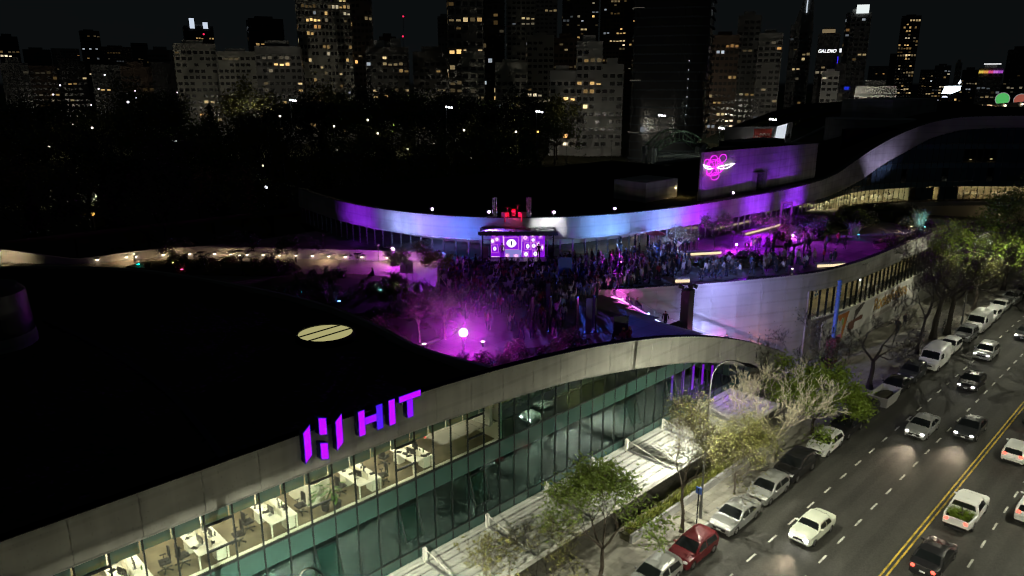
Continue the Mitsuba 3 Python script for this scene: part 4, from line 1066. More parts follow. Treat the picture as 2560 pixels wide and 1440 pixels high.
part(SB, 'band_cap', slab_wall(SF_, _ft(np.clip(SF_[:, 0], 50, 190)) + .005, _ft(np.clip(SF_[:, 0], 50, 190)) + .06, .7), 'dark_frame')
_g = resample(SF_[(SF_[:, 0] < 122)], 1.6)
_gt = np.gradient(_g, axis=0); _gt /= np.linalg.norm(_gt, axis=1, keepdims=True); _gn = np.stack([-_gt[:, 1], _gt[:, 0]], 1)
_g = _g + _gn * .35
for k in range(len(_g) - 1):
    a, b = _g[k], _g[k + 1]
    part(SB, 'glass_pane', slab_wall(np.array([a + (b - a) * .02, b - (b - a) * .02]), 10.02, float(_fb(np.clip(a[0], 50, 190))) - .1, .01), 'clear_pane')
    part(SB, 'mullion', box(a[0] - .05, a[0] + .05, a[1] - .08, a[1] + .08, 10.0, 12.3), 'steel')
part(SB, 'inner_wall', slab_wall(resample(np.array([(60, 97), (59, 84), (60, 76), (64, 67), (70, 61.5), (80, 58.5), (100, 57.5), (122, 57)]), 2), 10, 13, .3), 'office_cream')
part(SB, 'inner_floor', ribbon(np.column_stack([_g + _gn * .1, np.full(len(_g), 10.03)]), np.column_stack([_g + _gn * 7.0, np.full(len(_g), 10.03)])), 'terrace_paving')
_rb = np.array([p for p in SF_ if p[0] < 124 and p[1] < 99.9])
rp = [(float(a), float(b)) for a, b in _rb + [.25, .35]] + [(124, 96), (54, 99)]
part(SB, 'flat_roof', prism(rp, 14.3, 14.55), 'sedum')
shiny('warm_light_room', (.5, .5, .5), .6)
for x, y, l, c, I in ((68, 56.6, 16, (1, .95, .82), 4.0), (54.5, 72, 5, (.22, .2, 1), 16)):
    part(SB, 'ceiling_light', trimesh.Trimesh([[x, y, 12.05], [x + l, y - l * .15, 12.05], [x + l, y - l * .15 + .4, 12.05], [x, y + .4, 12.05]], [[0, 2, 1], [0, 3, 2]]), 'lamp_face', emit=glow(c, I, .5))
part(SB, 'door_frame', cat([box(70.6, 70.75, 52.9, 53.1, 10, 12.2), box(72.9, 73.05, 52.4, 52.6, 10, 12.2), box(75.0, 75.15, 52.0, 52.2, 10, 12.2)]), 'dark_frame')

# far, rising part: glass storeys under the swinging band, floor slabs, the sloping planted roof behind
FB = thing('far_office_building', 'dark glass office wing under a big rising concrete arch at the right', 'building')
shiny('night_glass', (.03, .055, .07), .12, specular=.8)
shiny('night_spandrel', (.05, .10, .13), .2, specular=.8)
fp = resample(SF_[(SF_[:, 0] > 121.5)], 1.29)
ft_ = np.gradient(fp, axis=0); ft_ /= np.linalg.norm(ft_, axis=1, keepdims=True)
fn_ = np.stack([-ft_[:, 1], ft_[:, 0]], 1)                   # into the building
fp = fp + fn_ * .4
STORE = [(8.1, 10.6), (11.65, 14.2), (15.25, 17.8), (18.85, 21.4)]
base_z = lambda x: float(np.interp(x, [118, 134, 140, 200], [9.6, 8.6, 7.8, 7.8]))
for k in range(len(fp) - 1):
    a, b = fp[k], fp[k + 1]
    x = a[0]
    lim = float(_fb(np.clip(x, 50, 190))) - .12
    for s, (z0, z1) in enumerate(STORE):
        z0_, z1_ = max(z0, base_z(x)), min(z1, lim)
        if z1_ - z0_ > .3:
            lit = s == 0 and (x < 155 or 158.2 < x < 160.2 or x > 163.2) or (s == 1 and k % 7 == 3) or (s == 2 and 163 < x < 168)
            part(FB, 'window_pane', slab_wall(np.array([a + (b - a) * .03, b - (b - a) * .03]), z0_ + .03, z1_, .006), 'clear_pane' if lit else 'night_glass')
        e0, e1 = z1 + .03, min(z1 + 1.0, lim)
        if e1 - e0 > .15: part(FB, 'spandrel', slab_wall(np.array([a + (b - a) * .03, b - (b - a) * .03]), e0, e1, .03), 'night_spandrel')
    if lim > base_z(x): part(FB, 'mullion', slab_wall(np.array([a - ft_[k] * .035 - fn_[k] * .08, a + ft_[k] * .035 - fn_[k] * .08]), base_z(x) - .05, lim, .12), 'dark_frame')
def _in(d): return fp + fn_ * d
for s, (z0, z1) in enumerate(STORE):
    m_ = fp[:, 0] > (120 if s == 0 else 138 + 5 * s)
    part(FB, 'floor_slab', slab_wall(_in(.12)[m_], z0 - .3, z0 - .02, 9.0), 'carpet')
    part(FB, 'ceiling', slab_wall(_in(.12)[m_], z1 + .02, z1 + .1, 9.0), 'dark_void' if s else 'office_white')
part(FB, 'back_wall', slab_wall(_in(6.5), 7.8, 10.6, .2), 'office_cream')
part(FB, 'upper_back_wall', slab_wall(_in(8.5)[fp[:, 0] > 146], 11.6, 21.5, .2), 'dark_void')
_m = (fp[:, 0] < 153)
part(FB, 'ceiling_light', ribbon(np.column_stack([_in(2.6)[_m], np.full(_m.sum(), 10.57)])[::-1], np.column_stack([_in(3.0)[_m], np.full(_m.sum(), 10.57)])[::-1]), 'lamp_face', emit=glow((1, .90, .52), 20.0, .9))
_m = (fp[:, 0] > 163)
part(FB, 'ceiling_light', ribbon(np.column_stack([_in(3.4)[_m], np.full(_m.sum(), 10.57)])[::-1], np.column_stack([_in(3.7)[_m], np.full(_m.sum(), 10.57)])[::-1]), 'lamp_face', emit=glow((1, .80, .45), 13.0, .6))
_m = (fp[:, 0] > 158.0) & (fp[:, 0] < 161.2)
part(FB, 'ceiling_light', ribbon(np.column_stack([_in(2.6)[_m], np.full(_m.sum(), 10.57)])[::-1], np.column_stack([_in(3.4)[_m], np.full(_m.sum(), 10.57)])[::-1]), 'lamp_face', emit=glow((1, .76, .36), 9.0, .1))
for q_ in (155.2, 157.8, 160.6, 162.9):
    j = int(np.argmin(np.abs(fp[:, 0] - q_)))
    part(FB, 'partition', slab_wall(np.array([fp[j] + fn_[j] * .2, fp[j] + fn_[j] * 6.4]), 8.1, 10.55, .12), 'office_white')
for k, (x, z, c) in enumerate(((150.9, 14.6, 1), (151.6, 14.5, 1), (152.2, 13.8, 1), (163.0, 14.4, 2), (163.4, 13.9, 2), (163.9, 14.6, 1), (169.0, 14.2, 1), (170.4, 14.1, 1), (165.6, 16.4, .4), (167.8, 16.5, .4))):
    j = int(np.argmin(np.abs(fp[:, 0] - x))); q_ = fp[j] + fn_[j] * 1.6
    part(FB, 'hanging_lamp', box(q_[0] - .18, q_[0] + .18, q_[1] - .18, q_[1] + .18, z - .8, z - .65), 'lamp_face', emit=glow((.75, .88, 1) if c >= 1 else (1, .8, .4), 2.0 * c))
    part(FB, 'lamp_cord', tubes([[q_[0], q_[1], z - .65]], [[q_[0], q_[1], 17.8 if z > 14.25 else 14.2]], .012, n=4), 'dark_frame')
lb = _in(-.6)[fp[:, 0] > 146]
part(FB, 'lower_band', slab_wall(lb, 6.95, 7.78, .5), 'concrete')
part(FB, 'entrance_wall', slab_wall(_in(3)[fp[:, 0] > 158], 3, 6.9, .3), 'office_cream')
part(FB, 'entrance_light', box(169.3, 169.8, 34.5, 35.0, 5.0, 6.9), 'lamp_face', emit=glow((1, .78, .42), 2.2, .2))
for k in range(44):
    j = int(2 + (k * 5) % 24) if k < 30 else int(np.argmin(np.abs(fp[:, 0] - (163.5 + (k * 1.9) % 8))))
    q_ = fp[j] + fn_[j] * (.9 + (k * 1.37) % 4.5)
    d = thing('far_desk', 'white desk behind the lit glass of the far office wing', 'desk', 'desks in the far office wing')
    x, y = float(q_[0]), float(q_[1])
    part(d, 'desktop', box(x, x + 1.3, y, y + .7, 8.8, 8.85), 'desk_white')
    part(d, 'legs', cat([box(x + .05, x + .1, y, y + .7, 8.12, 8.8), box(x + 1.2, x + 1.25, y, y + .7, 8.12, 8.8)]), 'office_white')
    part(d, 'monitor', box(x + .4, x + .9, y + .3, y + .34, 8.9, 9.25), 'screen_black')
fr0 = SF_[(SF_[:, 0] > 119)] + [.3, .3]
fr0 = resample(fr0, 1.4)
n_f = len(fr0)
fr = np.column_stack([fr0, _ft(np.clip(fr0[:, 0], 50, 190)) - .12])
bx_ = np.interp(np.linspace(0, 1, n_f), [0, .3, .6, 1], [125, 172, 215, 300])
bz = np.interp(bx_, [125, 160, 180, 197, 214, 231, 260, 300], [14.3, 14.3, 14.3, 17.1, 20.2, 21.9, 23.4, 23.8])
bk = np.column_stack([bx_, np.full(n_f, 86.0), bz])
grid = np.array([fr + (bk - fr) * t + [0, 0, .25 * math.sin(t * PI * 5)] for t in np.linspace(0, 1, 16)])
i, j = np.meshgrid(np.arange(15), np.arange(n_f - 1), indexing='ij')
q = np.stack([i * n_f + j, i * n_f + j + 1, (i + 1) * n_f + j + 1, (i + 1) * n_f + j], -1).reshape(-1, 4)
part(FB, 'sloping_roof', trimesh.Trimesh(grid.reshape(-1, 3), np.vstack([q[:, [0, 1, 2]], q[:, [0, 2, 3]]]), process=False), 'sedum', smooth=True)
part(FB, 'back_kerb', slab_wall(bk[:, :2], bz - .2, bz + .45, .4), 'pale_concrete')
_sel = bx_ > 178
bk2 = bk[_sel] + [0, 24, 0]
bk2[:, 2] = np.interp(bx_[_sel], [178, 200, 220, 240, 300], [14.5, 18.5, 21.5, 23.5, 24.3])
part(FB, 'back_slope', ribbon(bk[_sel] + [0, .4, .3], bk2), 'sedum')
put('hill_grass', cat([grass_tuft(300 + k, 26, .7, 1.2, .8, .05).apply_translation([x, y, z]) for k, (x, y, z) in enumerate([(184 + (k * 37 % 90), 87.0 + (k * 53 % 180) / 10, float(np.interp(184 + (k * 37 % 90), [180, 197, 214, 231, 260, 300], [14.7, 17.6, 20.6, 22.2, 23.6, 24]))) for k in range(220)])]), 'leaf_olive', kind='stuff')
tag('hill_grass', 'tall grasses along the ridge of the far planted roof', 'grass', kind='stuff')
MB = thing('neon_wall_box', 'big pale windowless roof box with a glowing magenta neon face drawing', 'building')
_mb = smooth_path([(104, 62.6), (96, 58.2), (90.5, 54.9), (88.3, 53.5), (88.6, 53.0), (92, 53.0), (104, 53.0), (124, 53.0)], .5, 1)
part(MB, 'wall', slab_wall(_mb, 14.55, np.interp(_mb[:, 0], [87, 92, 124], [21.1, 21.1, 20.4]), .4), 'pale_concrete', smooth=30)
part(MB, 'end_wall', box(123.6, 124.0, 53.42, 63, 14.5, 20.4), 'pale_concrete')
part(MB, 'roof', prism([(103.5, 61.8), (96, 57.7), (91, 54.8), (90, 53.6), (123.5, 53.6), (123.5, 62.5)], 19.9, 20.1), 'dark_void')
part(MB, 'roof_unit', cat([box(98, 102, 55.5, 57.5, 20.1, 21.0), box(106, 112, 57, 61, 20.1, 21.3), box(114, 120, 57, 61, 20.1, 21.2)]), 'black_metal')
part(MB, 'door', box(103.3, 105.2, 52.88, 52.97, 14.56, 17.0), 'black_metal')
part(MB, 'door_frame', cat([box(102.3, 102.42, 52.3, 53, 14.6, 17.3), box(105.4, 105.52, 52.3, 53, 14.6, 17.3), box(102.3, 105.52, 52.3, 53, 17.2, 17.32)]), 'steel')
LB = thing('lit_roof_hut', 'small roof hut with a warm wall lamp left of the neon wall box', 'hut')
part(LB, 'wall', box(82, 89.5, 57.6, 63, 14.5, 17.2), 'pale_concrete')
part(LB, 'lamp', trimesh.creation.icosphere(2, .12).apply_translation([88.9, 57.45, 15.9]), 'lamp_face', emit=glow((1, .75, .4), 5))
spot(LB + '_glow', (88.9, 57.0, 16.2), (88.8, 57.5, 14.5), [9 * c for c in (1, .72, .3)], 80, 30, .2)
# neon drawing: rings and two eyes
NE = thing('neon_drawing', 'magenta neon rings with two white neon eyes fixed to the roof box', 'neon sign')


def neon(name, pts, c, r=.06, k=2.0):
    P = np.array([[u, 52.72, z] for u, z in pts])            # fixed flat in front of the wall
    part(NE, name, poly_tube(P, r, 6), 'lamp_face', emit=glow(c, k, .02))


def ring(cx, cz, a, b, rot=0.0):
    t = np.linspace(0, 2 * PI, 26)
    return [(cx + a * math.cos(q) * math.cos(rot) - b * math.sin(q) * math.sin(rot), cz + a * math.cos(q) * math.sin(rot) + b * math.sin(q) * math.cos(rot)) for q in t]


PX = lambda x, y: (87.75 + (x - 300) / 480 * 8.7, 20.65 - (y - 210) / 360 * 3.3 - (x - 300) / 480 * .15)      # sketch units: 480 wide, 360 high
for cx, cy, a, b in ((352, 300, 35, 45), (450, 300, 60, 90), (580, 265, 52, 60), (440, 330, 70, 60), (512, 320, 38, 58), (470, 400, 110, 110), (430, 440, 75, 70), (480, 450, 48, 55), (485, 520, 58, 55), (545, 400, 60, 75), (400, 380, 50, 90)):
    x, z = PX(cx, cy)
    neon('ring', ring(x, z, a / 480 * 8.8, b / 360 * 3.3), (.85, .02, .85), .055, 1.5)
for pts in ([(305, 330), (345, 350), (400, 370), (452, 396), (415, 405), (370, 402), (335, 375), (305, 330)], [(500, 400), (545, 382), (610, 375), (700, 365), (772, 358), (700, 402), (640, 425), (560, 420), (500, 400)]):
    neon('eye', [PX(*p) for p in resample(np.array(pts, float), 12)], (1, .92, 1), .05, 4)
for a, b in (((372, 358), (372, 402)), ((608, 374), (600, 424))):
    neon('eye_slit', [PX(*p) for p in resample(np.array([a, b], float), 10)], (1, .92, 1), .045, 4)
PB = thing('purple_roof_box', 'big windowless box on the far sloping roof', 'building')
part(PB, 'wall', box(184, 216, 62.5, 74, 17, 26.4), 'pale_concrete')
part(PB, 'curved_base', lathe([(9.5, 16), (9.5, 22.3), (0, 22.3)], 40), 'pale_concrete', M=T().translate([181, 66, 0]))
part(PB, 'railing', tubes([[173 + k * 1.5, 60.5, 22.3] for k in range(8)] + [[173, 60.5, 23.6]], [[173 + k * 1.5, 60.5, 23.6] for k in range(8)] + [[183.5, 60.5, 23.6]], .05), 'steel')
TP = thing('roof_terrace_wall', 'far low roof wall lit by four small warm lamps at the right', 'wall')
part(TP, 'wall', box(282, 420, 72, 73, 18, 23.0), 'office_cream')
for x in (290, 306, 326, 352):
    part(TP, 'lamp', trimesh.creation.icosphere(2, .35).apply_translation([x, 71.4, 22.2]), 'lamp_face', emit=glow((1, .85, .6), 4))
    if x == 306: spot(TP + '_glow', (x, 62, 23), (x, 72, 20), [90 * c for c in (1, .66, .3)], 80, 40, .3)
# ---------------------------------------------------------------- stage, screen, rig
PUR, VIOL, BLU, MAGE, PALE = (.42, .02, 1.0), (.55, .40, 1.0), (.10, .38, 1.0), (.80, .02, 1.0), (.85, .88, 1.0)
U, V = np.array([.7071, -.7071]), np.array([-.7071, -.7071])             # along the screen, towards the crowd
C0 = np.array([59.4, 59.3])


def stage_pt(u, v, z): return [float(C0[0] + U[0] * u + V[0] * v), float(C0[1] + U[1] * u + V[1] * v), float(z)]


MS = T().translate([C0[0], C0[1], 0]).rotate([0, 0, 1], -45)                # local x along the screen, -y towards the crowd
SGE = thing('stage', 'low dark stage under a flat canopy before the colour-washed band', 'stage')
part(SGE, 'platform', box(-4.6, 4.6, -2.2, .6, 10.0, 10.45), 'black_metal', M=MS)
part(SGE, 'canopy', box(-4.35, 4.35, -2.3, .6, 13.45, 13.85), 'black_metal', M=MS)
part(SGE, 'canopy_lip', box(-4.5, 4.5, -2.4, -2.32, 13.5, 13.95), 'dark_frame', M=MS)
for x in (-4.1, 4.1): part(SGE, 'post', box(x - .08, x + .08, -.3, -.14, 10.4, 13.5), 'dark_frame', M=MS)
for x in np.linspace(-3.6, 3.6, 7): part(SGE, 'downlight', box(x - .1, x + .1, -1.9, -1.7, 13.3, 13.44), 'lamp_housing', M=MS)
SCR = thing('led_screen', 'big glowing stage screen covered with framed white cat eyes on purple', 'screen')
part(SCR, 'panel', box(-3.15, 3.15, 0, .15, 10.35, 13.35), 'lamp_face', M=MS, emit=glow((.30, .01, .85), .8, 1.2))


def flat(poly, y0, y1):
    m = trimesh.creation.extrude_polygon(poly if isinstance(poly, Polygon) else Polygon(poly), y1 - y0, engine='earcut')
    v = m.vertices
    m.vertices = np.column_stack([v[:, 0], y1 - v[:, 2], v[:, 1]])
    return m


def frame_rect(cx, cz, w, h, t, tilt):
    from shapely import affinity
    from shapely.geometry import box as sb
    return affinity.rotate(sb(cx - w / 2, cz - h / 2, cx + w / 2, cz + h / 2).difference(sb(cx - w / 2 + t, cz - h / 2 + t, cx + w / 2 - t, cz + h / 2 - t)), tilt, origin=(cx, cz))


def almond(cx, cz, a, b):
    t = np.linspace(0, 2 * PI, 28, endpoint=False)
    return [(cx + a * math.cos(q), cz + b * math.sin(q) * (1 - .25 * abs(math.cos(q)) ** 3)) for q in t]


# picture on the screen, in screen metres (u, z)
EYES = [(-.75, 12.1, .58, .50, (1, .98, 1), 1.7, 1.5, 1), (-2.45, 12.55, .2, .2, (1, .75, .95), .6, .6, 5), (-2.95, 12.35, .18, .24, (1, .95, 1), .45, .7, -6), (-2.7, 11.45, .2, .25, (1, .9, 1), .85, .95, 6),
        (.85, 12.75, .26, .25, (1, .5, .9), .7, .8, 2), (1.72, 13.1, .2, .18, (1, .85, 1), .6, .5, -7), (1.78, 12.5, .2, .2, (1, .95, 1), .6, .7, -4), (1.15, 11.75, .2, .28, (1, .95, 1), .75, .85, -2), (1.85, 11.8, .22, .26, (1, .92, 1), .65, .85, 0),
        (2.38, 12.0, .13, .2, (1, .9, 1), .4, .6, 4), (2.42, 11.35, .13, .2, (1, .95, 1), .4, .6, -3), (2.85, 11.6, .12, .25, (1, .85, 1), .35, .7, 0), (.95, 10.8, .24, .26, (1, .95, 1), .7, .75, 0), (2.05, 10.85, .24, .28, (1, .95, 1), .75, .85, 3),
        (-1.25, 10.65, .18, .18, (1, .55, .9), .5, .4, 0), (-.2, 10.6, .22, .18, (1, .5, .95), .6, .4, 0), (-2.6, 13.15, .24, .16, (1, .6, .95), .8, .4, 8), (2.6, 12.95, .16, .16, (1, .7, .95), .5, .6, 5)]
for cx, cz, a, b, c, fw_, fh, tilt in EYES:
    e = part(SCR, 'picture_frame', flat(frame_rect(cx, cz, fw_, fh, .05, tilt).intersection(Polygon([(-3.14, 10.36), (3.14, 10.36), (3.14, 13.34), (-3.14, 13.34)])), -.012, -.004), 'lamp_face', M=MS, emit=glow((1, .28, .92), .8, 0))
    part(SCR, 'eye_white', flat(Polygon(almond(cx, cz, a, b)).intersection(Polygon([(-3.14, 10.36), (3.14, 10.36), (3.14, 13.34), (-3.14, 13.34)])), -.02, -.014), 'lamp_face', M=MS, emit=glow(c, 1.3, .05))
    part(SCR, 'pupil', flat(almond(cx, cz, a * .14, b * .6), -.026, -.021), 'lamp_face', M=MS, emit=glow((.08, .06, .25), .5))
part(SCR, 'light_field', flat([(-1.55, 10.4), (.4, 10.4), (.45, 11.3), (-1.5, 11.35)], -.010, -.003), 'lamp_face', M=MS, emit=glow((.40, .36, 1.0), .6))
part(SCR, 'bright_edge', cat([flat([(-1.72, 11.2), (-1.60, 11.2), (-1.62, 13.3), (-1.76, 13.3)], -.011, -.003), flat([(.42, 11.0), (.48, 11.0), (.5, 13.3), (.44, 13.3)], -.011, -.003), flat([(-3.1, 10.4), (-2.1, 10.42), (-2.1, 10.5), (-3.1, 10.55)], -.011, -.003)]), 'lamp_face', M=MS, emit=glow((1, .6, 1), 1.0))
for u, lab in ((-3.75, 'stack of pale loudspeakers left of the stage screen'), (3.75, 'stack of dark loudspeakers right of the stage screen')):
    s = thing('loudspeaker_stack', lab, 'loudspeaker')
    for k in range(4): part(s, 'cabinet', box(u - .3, u + .3, -.7, -.2, 10.46 + k * .36, 10.79 + k * .36), 'grey_metal' if u < 0 else 'black_metal', M=MS)
for (x, y), lab in (((58.3, 62.0), 'left vertical lighting truss on the dark roof above the stage'), ((61.1, 59.2), 'right vertical lighting truss on the dark roof above the stage')):
    t = thing('lighting_truss', lab, 'truss')
    c = [(x + dx, y + dy) for dx, dy in ((-.16, -.16), (.16, -.16), (.16, .16), (-.16, .16))]
    for q in c: part(t, 'chord', tubes([[q[0], q[1], 14.5]], [[q[0], q[1], 17.3]], .035), 'steel')
    P, Q = [], []
    for k in range(7):
        for m in range(4):
            P.append([*c[m], 14.6 + k * .38]); Q.append([*c[(m + 1) % 4], 14.98 + k * .38])
    part(t, 'lattice', tubes(P, Q, .02, n=4), 'steel')
DJ = thing('drum_riser', 'red-lit drum kit and pedestals between the two trusses on the roof', 'drum kit')
shiny('drum_red', (.6, .08, .12), .4)
for x, y in ((59.0, 61.0), (60.4, 59.6)): part(DJ, 'pedestal', box(x - .35, x + .35, y - .3, y + .3, 14.5, 15.6), 'drum_red')
part(DJ, 'bass_drum', trimesh.creation.cylinder(.45, .5, sections=20).apply_transform(trimesh.transformations.rotation_matrix(PI / 2, [1, 1, 0])).apply_translation([59.8, 60.4, 15.5]), 'drum_red')
for dx, z in ((-.5, 16.1), (.35, 16.4), (.0, 15.95)): part(DJ, 'cymbal', lathe([(0, z + .1), (.38, z)], 16), 'drum_red', M=T().translate([59.8 + dx, 60.4 - dx, 0]))
part(DJ, 'stand', tubes([[59.3, 60.9, 14.5], [60.15, 60.05, 14.5]], [[59.3, 60.9, 16.1], [60.15, 60.05, 16.4]], .03), 'drum_red')
point(DJ + '_light', (59.3, 59.9, 15.6), [7, .3, 1.6], .6)
for k, (x, y) in enumerate(((54.5, 68.9), (58.0, 62.7), (63.2, 57.2), (70.4, 53.9), (92.4, 50.6))):
    h = thing('roof_floodlight', 'small violet floodlight on the edge of the stage block roof, number %s from the left' % ('one', 'two', 'three', 'four', 'five')[k], 'floodlight')
    part(h, 'stand', tubes([[x, y, 14.9]], [[x, y, 15.5]], .04), 'black_metal')
    part(h, 'housing', box(x - .22, x + .22, y - .05, y + .2, 15.42, 15.72), 'lamp_housing')
    part(h, 'lens', trimesh.creation.icosphere(2, .17).apply_translation([x - .1, y - .15, 15.57]), 'lamp_face', emit=glow((.85, .6, 1), 8.0))
    if k != 2 and k != 0: spot(h + '_beam', (x - .4, y - .5, 15.5), (x - 9 + 3 * k, y - 15, 10), [c * (1500 if k in (1, 4) else 1100) for c in ((.35, .1, 1), (.30, .12, 1), (.12, .25, 1), (.16, .3, 1), (.55, .02, 1))[k]], 42, 14, 1.3)


# ground washers on the curved band
WASH = [((52.0, 80, 13.6), (.30, .02, .95), 90), ((52.9, 71.5, 13.6), (.34, .40, 1.0), 190), ((55.2, 65.0, 13.6), (.05, .22, 1.0), 150), ((62.2, 57.4, 14.0), (1.0, .98, 1.0), 70),
        ((69.5, 53.6, 13.6), (.20, .42, 1.0), 190), ((77.5, 51.7, 13.6), (.18, .36, 1.0), 190), ((84.5, 50.8, 13.4), (.32, .02, 1.0), 150), ((99, 50.2, 13.2), (.30, .02, 1.0), 150), ((111, 50.2, 13.3), (.28, .02, .95), 130), ((146, 50.6, 17.5), (.42, .36, .62), 120)]
for k, (p, c, I) in enumerate(WASH):
    j = int(np.argmin(np.hypot(SF_[:, 0] - p[0], SF_[:, 1] - p[1])))
    t = SF_[min(j + 1, len(SF_) - 1)] - SF_[j - 1]; t /= np.linalg.norm(t); nr = np.array([t[1], -t[0]])
    on_roof = k == 3
    q = SF_[j] + nr * (2.6 if on_roof else 5.6)
    z_ = 14.25 if on_roof else 12.05
    w = thing('wash_light', 'colour wash lamp on a slim stand aimed at the concrete band', 'floodlight')
    labels[w]['label'] = ('violet light at the far left end', 'light blue light left of the stage', 'deep blue light just left of the stage canopy', 'white light from the top of the stage canopy', 'sky blue light just right of the stage', 'sky blue light at the lit glass front', 'magenta light at the end of the glass front', 'purple light below the neon wall box', 'purple light behind the glowing door frame', 'faint violet light where the band starts to rise')[k]
    labels[w]['label'] = 'lamp on a stand throwing ' + labels[w]['label']
    part(w, 'housing', box(q[0] - .16, q[0] + .16, q[1] - .12, q[1] + .12, z_ - .15, z_ + .05), 'lamp_housing')
    if not on_roof: part(w, 'stand', tubes([[q[0], q[1], 10]], [[q[0], q[1], z_ - .15]], .03), 'black_metal')
    q = q - nr * .2
    spot(w + '_beam', (q[0], q[1], z_), (SF_[j][0], SF_[j][1], p[2]), [I * x * 1.7 for x in c], 46, 22, 1.0)

# the strong magenta light facing the camera, and other event lamps
ML = thing('magenta_moving_light', 'dazzling round magenta stage light on a stand among the plants', 'stage light')
part(ML, 'stand', tubes([[34.1, 39.8, 10]], [[34.1, 39.8, 11.8]], .09), 'black_metal')
part(ML, 'case', box(33.8, 34.4, 39.5, 40.1, 10, 10.35), 'black_metal')
part(ML, 'lens', trimesh.creation.icosphere(3, .32).apply_translation([34.1, 39.8, 12.0]), 'lamp_face', emit=glow((1, .55, 1), 16.0))
point(ML + '_light', (33.8, 39.4, 12.0), [x * 60 for x in (.80, 0.01, 1.0)], 3.5)
_n = 28
_gx = (np.arange(_n) + .5) / _n * 2 - 1
_gz, _gy, _gx = np.meshgrid(_gx, _gx, _gx, indexing='ij')
_r2 = _gx ** 2 + _gy ** 2 + _gz ** 2
_dens = (np.exp(-_r2 * 9) + .35 * np.exp(-_r2 * 3.2)) * np.clip((1 - np.sqrt(_r2)) * 2.5, 0, 1) * (.7 + .6 * meshkit.fbm(np.stack([_gx, _gy, _gz], -1) * 3 + 5, 3))
scene['smoke_medium'] = {'type': 'heterogeneous', 'albedo': .95, 'scale': .075, 'sigma_t': {'type': 'gridvolume', 'grid': mi.VolumeGrid(_dens[..., None].astype(np.float32)), 'to_world': T().translate([26.0, 31.8, 6.5]).scale([16, 16, 11])}}
scene['stage_smoke'] = {'type': 'cube', 'to_world': T().translate([34.0, 39.8, 12.0]).scale([8, 8, 5.5]), 'bsdf': {'type': 'null'}, 'interior': {'type': 'ref', 'id': 'smoke_medium'}}
tag('stage_smoke', 'thin stage smoke glowing round the dazzling magenta light', 'smoke', kind='stuff')
for k, (x, y, z, c, I, lab) in enumerate(((47.4, 67.3, 12.0, (.75, .05, 1), 40, 'bright magenta light on a tall dark stand before the garden wall'), (64.3, 48.0, 10.9, (.5, .02, 1), 22, 'violet lamp in the crowd right of the stage'),
                                          (82.0, 43.8, 10.9, (.62, .02, 1), 60, 'magenta lamp beside the glowing slanted bench'), (93.0, 41.8, 10.8, (.5, .05, 1), 60, 'violet twin lamp by the dark shrubs on the right of the terrace'))):
    h = thing('party_light', lab, 'stage light')
    part(h, 'stand', box(x - .22, x + .22, y - .22, y + .22, 10, z - .35) if k == 0 else tubes([[x, y, 10]], [[x, y, z - .2]], .04), 'black_metal')
    part(h, 'lens', trimesh.creation.icosphere(2, .22 if k == 0 else .16).apply_translation([x, y, z]), 'lamp_face', emit=glow((1, .5, 1), 10.0))
    point(h + '_light', (x - .3, y - .4, z), [I * v * 2.2 for v in c], 1.1)
spot('deck_spot_blue', (92, 47, 13.5), (105, 34, 10), [900 * v for v in (.02, .16, .75)], 22, 8, .7)
spot('deck_spot_violet', (54, 66, 15.0), (40, 50, 10), [900 * v for v in (.4, .03, 1)], 40, 10, .9)
spot('deck_spot_blue_near', (64, 56, 15.0), (50, 38, 10), [1300 * v for v in (.05, .12, 1)], 26, 12, .9)
spot('deck_spot_purple_right', (99, 50.0, 14.5), (86, 41, 10), [800 * v for v in (.36, .0, 1)], 36, 10, .9)

# bollard lamps, glowing benches, door frame, tall mirror slabs
for k, (x, y, I, lab) in enumerate(((50.6, 66.2, 10, 'short bollard lamp before the magenta stand'), (110.8, 33.0, 26, 'short bollard lamp on the blue-lit path'), (27.5, 91.0, 3, 'short bollard lamp at the dim left end of the garden path'), (36.0, 81.6, 7, 'short bollard lamp among the yellow shrubs'), (40.5, 76.8, 6, 'short bollard lamp behind the dark round tree'), (75.5, 33.6, 6, 'short bollard lamp near the terrace edge'))):
    b = thing('bollard_lamp', lab, 'bollard lamp')
    part(b, 'post', tubes([[x, y, 10]], [[x, y, 10.75]], .11, n=10), 'black_metal')
    part(b, 'ring', tubes([[x, y, 10.76]], [[x, y, 10.86]], .10, n=10), 'lamp_face', emit=glow((1, .85, .6), 5))
    part(b, 'cap', tubes([[x, y, 10.87]], [[x, y, 10.92]], .15, n=10), 'black_metal')
    if k < 2: point(b + '_light', (x - .2, y - .3, 11.0), [I * v * .8 for v in (1, .72, .42)], .3)
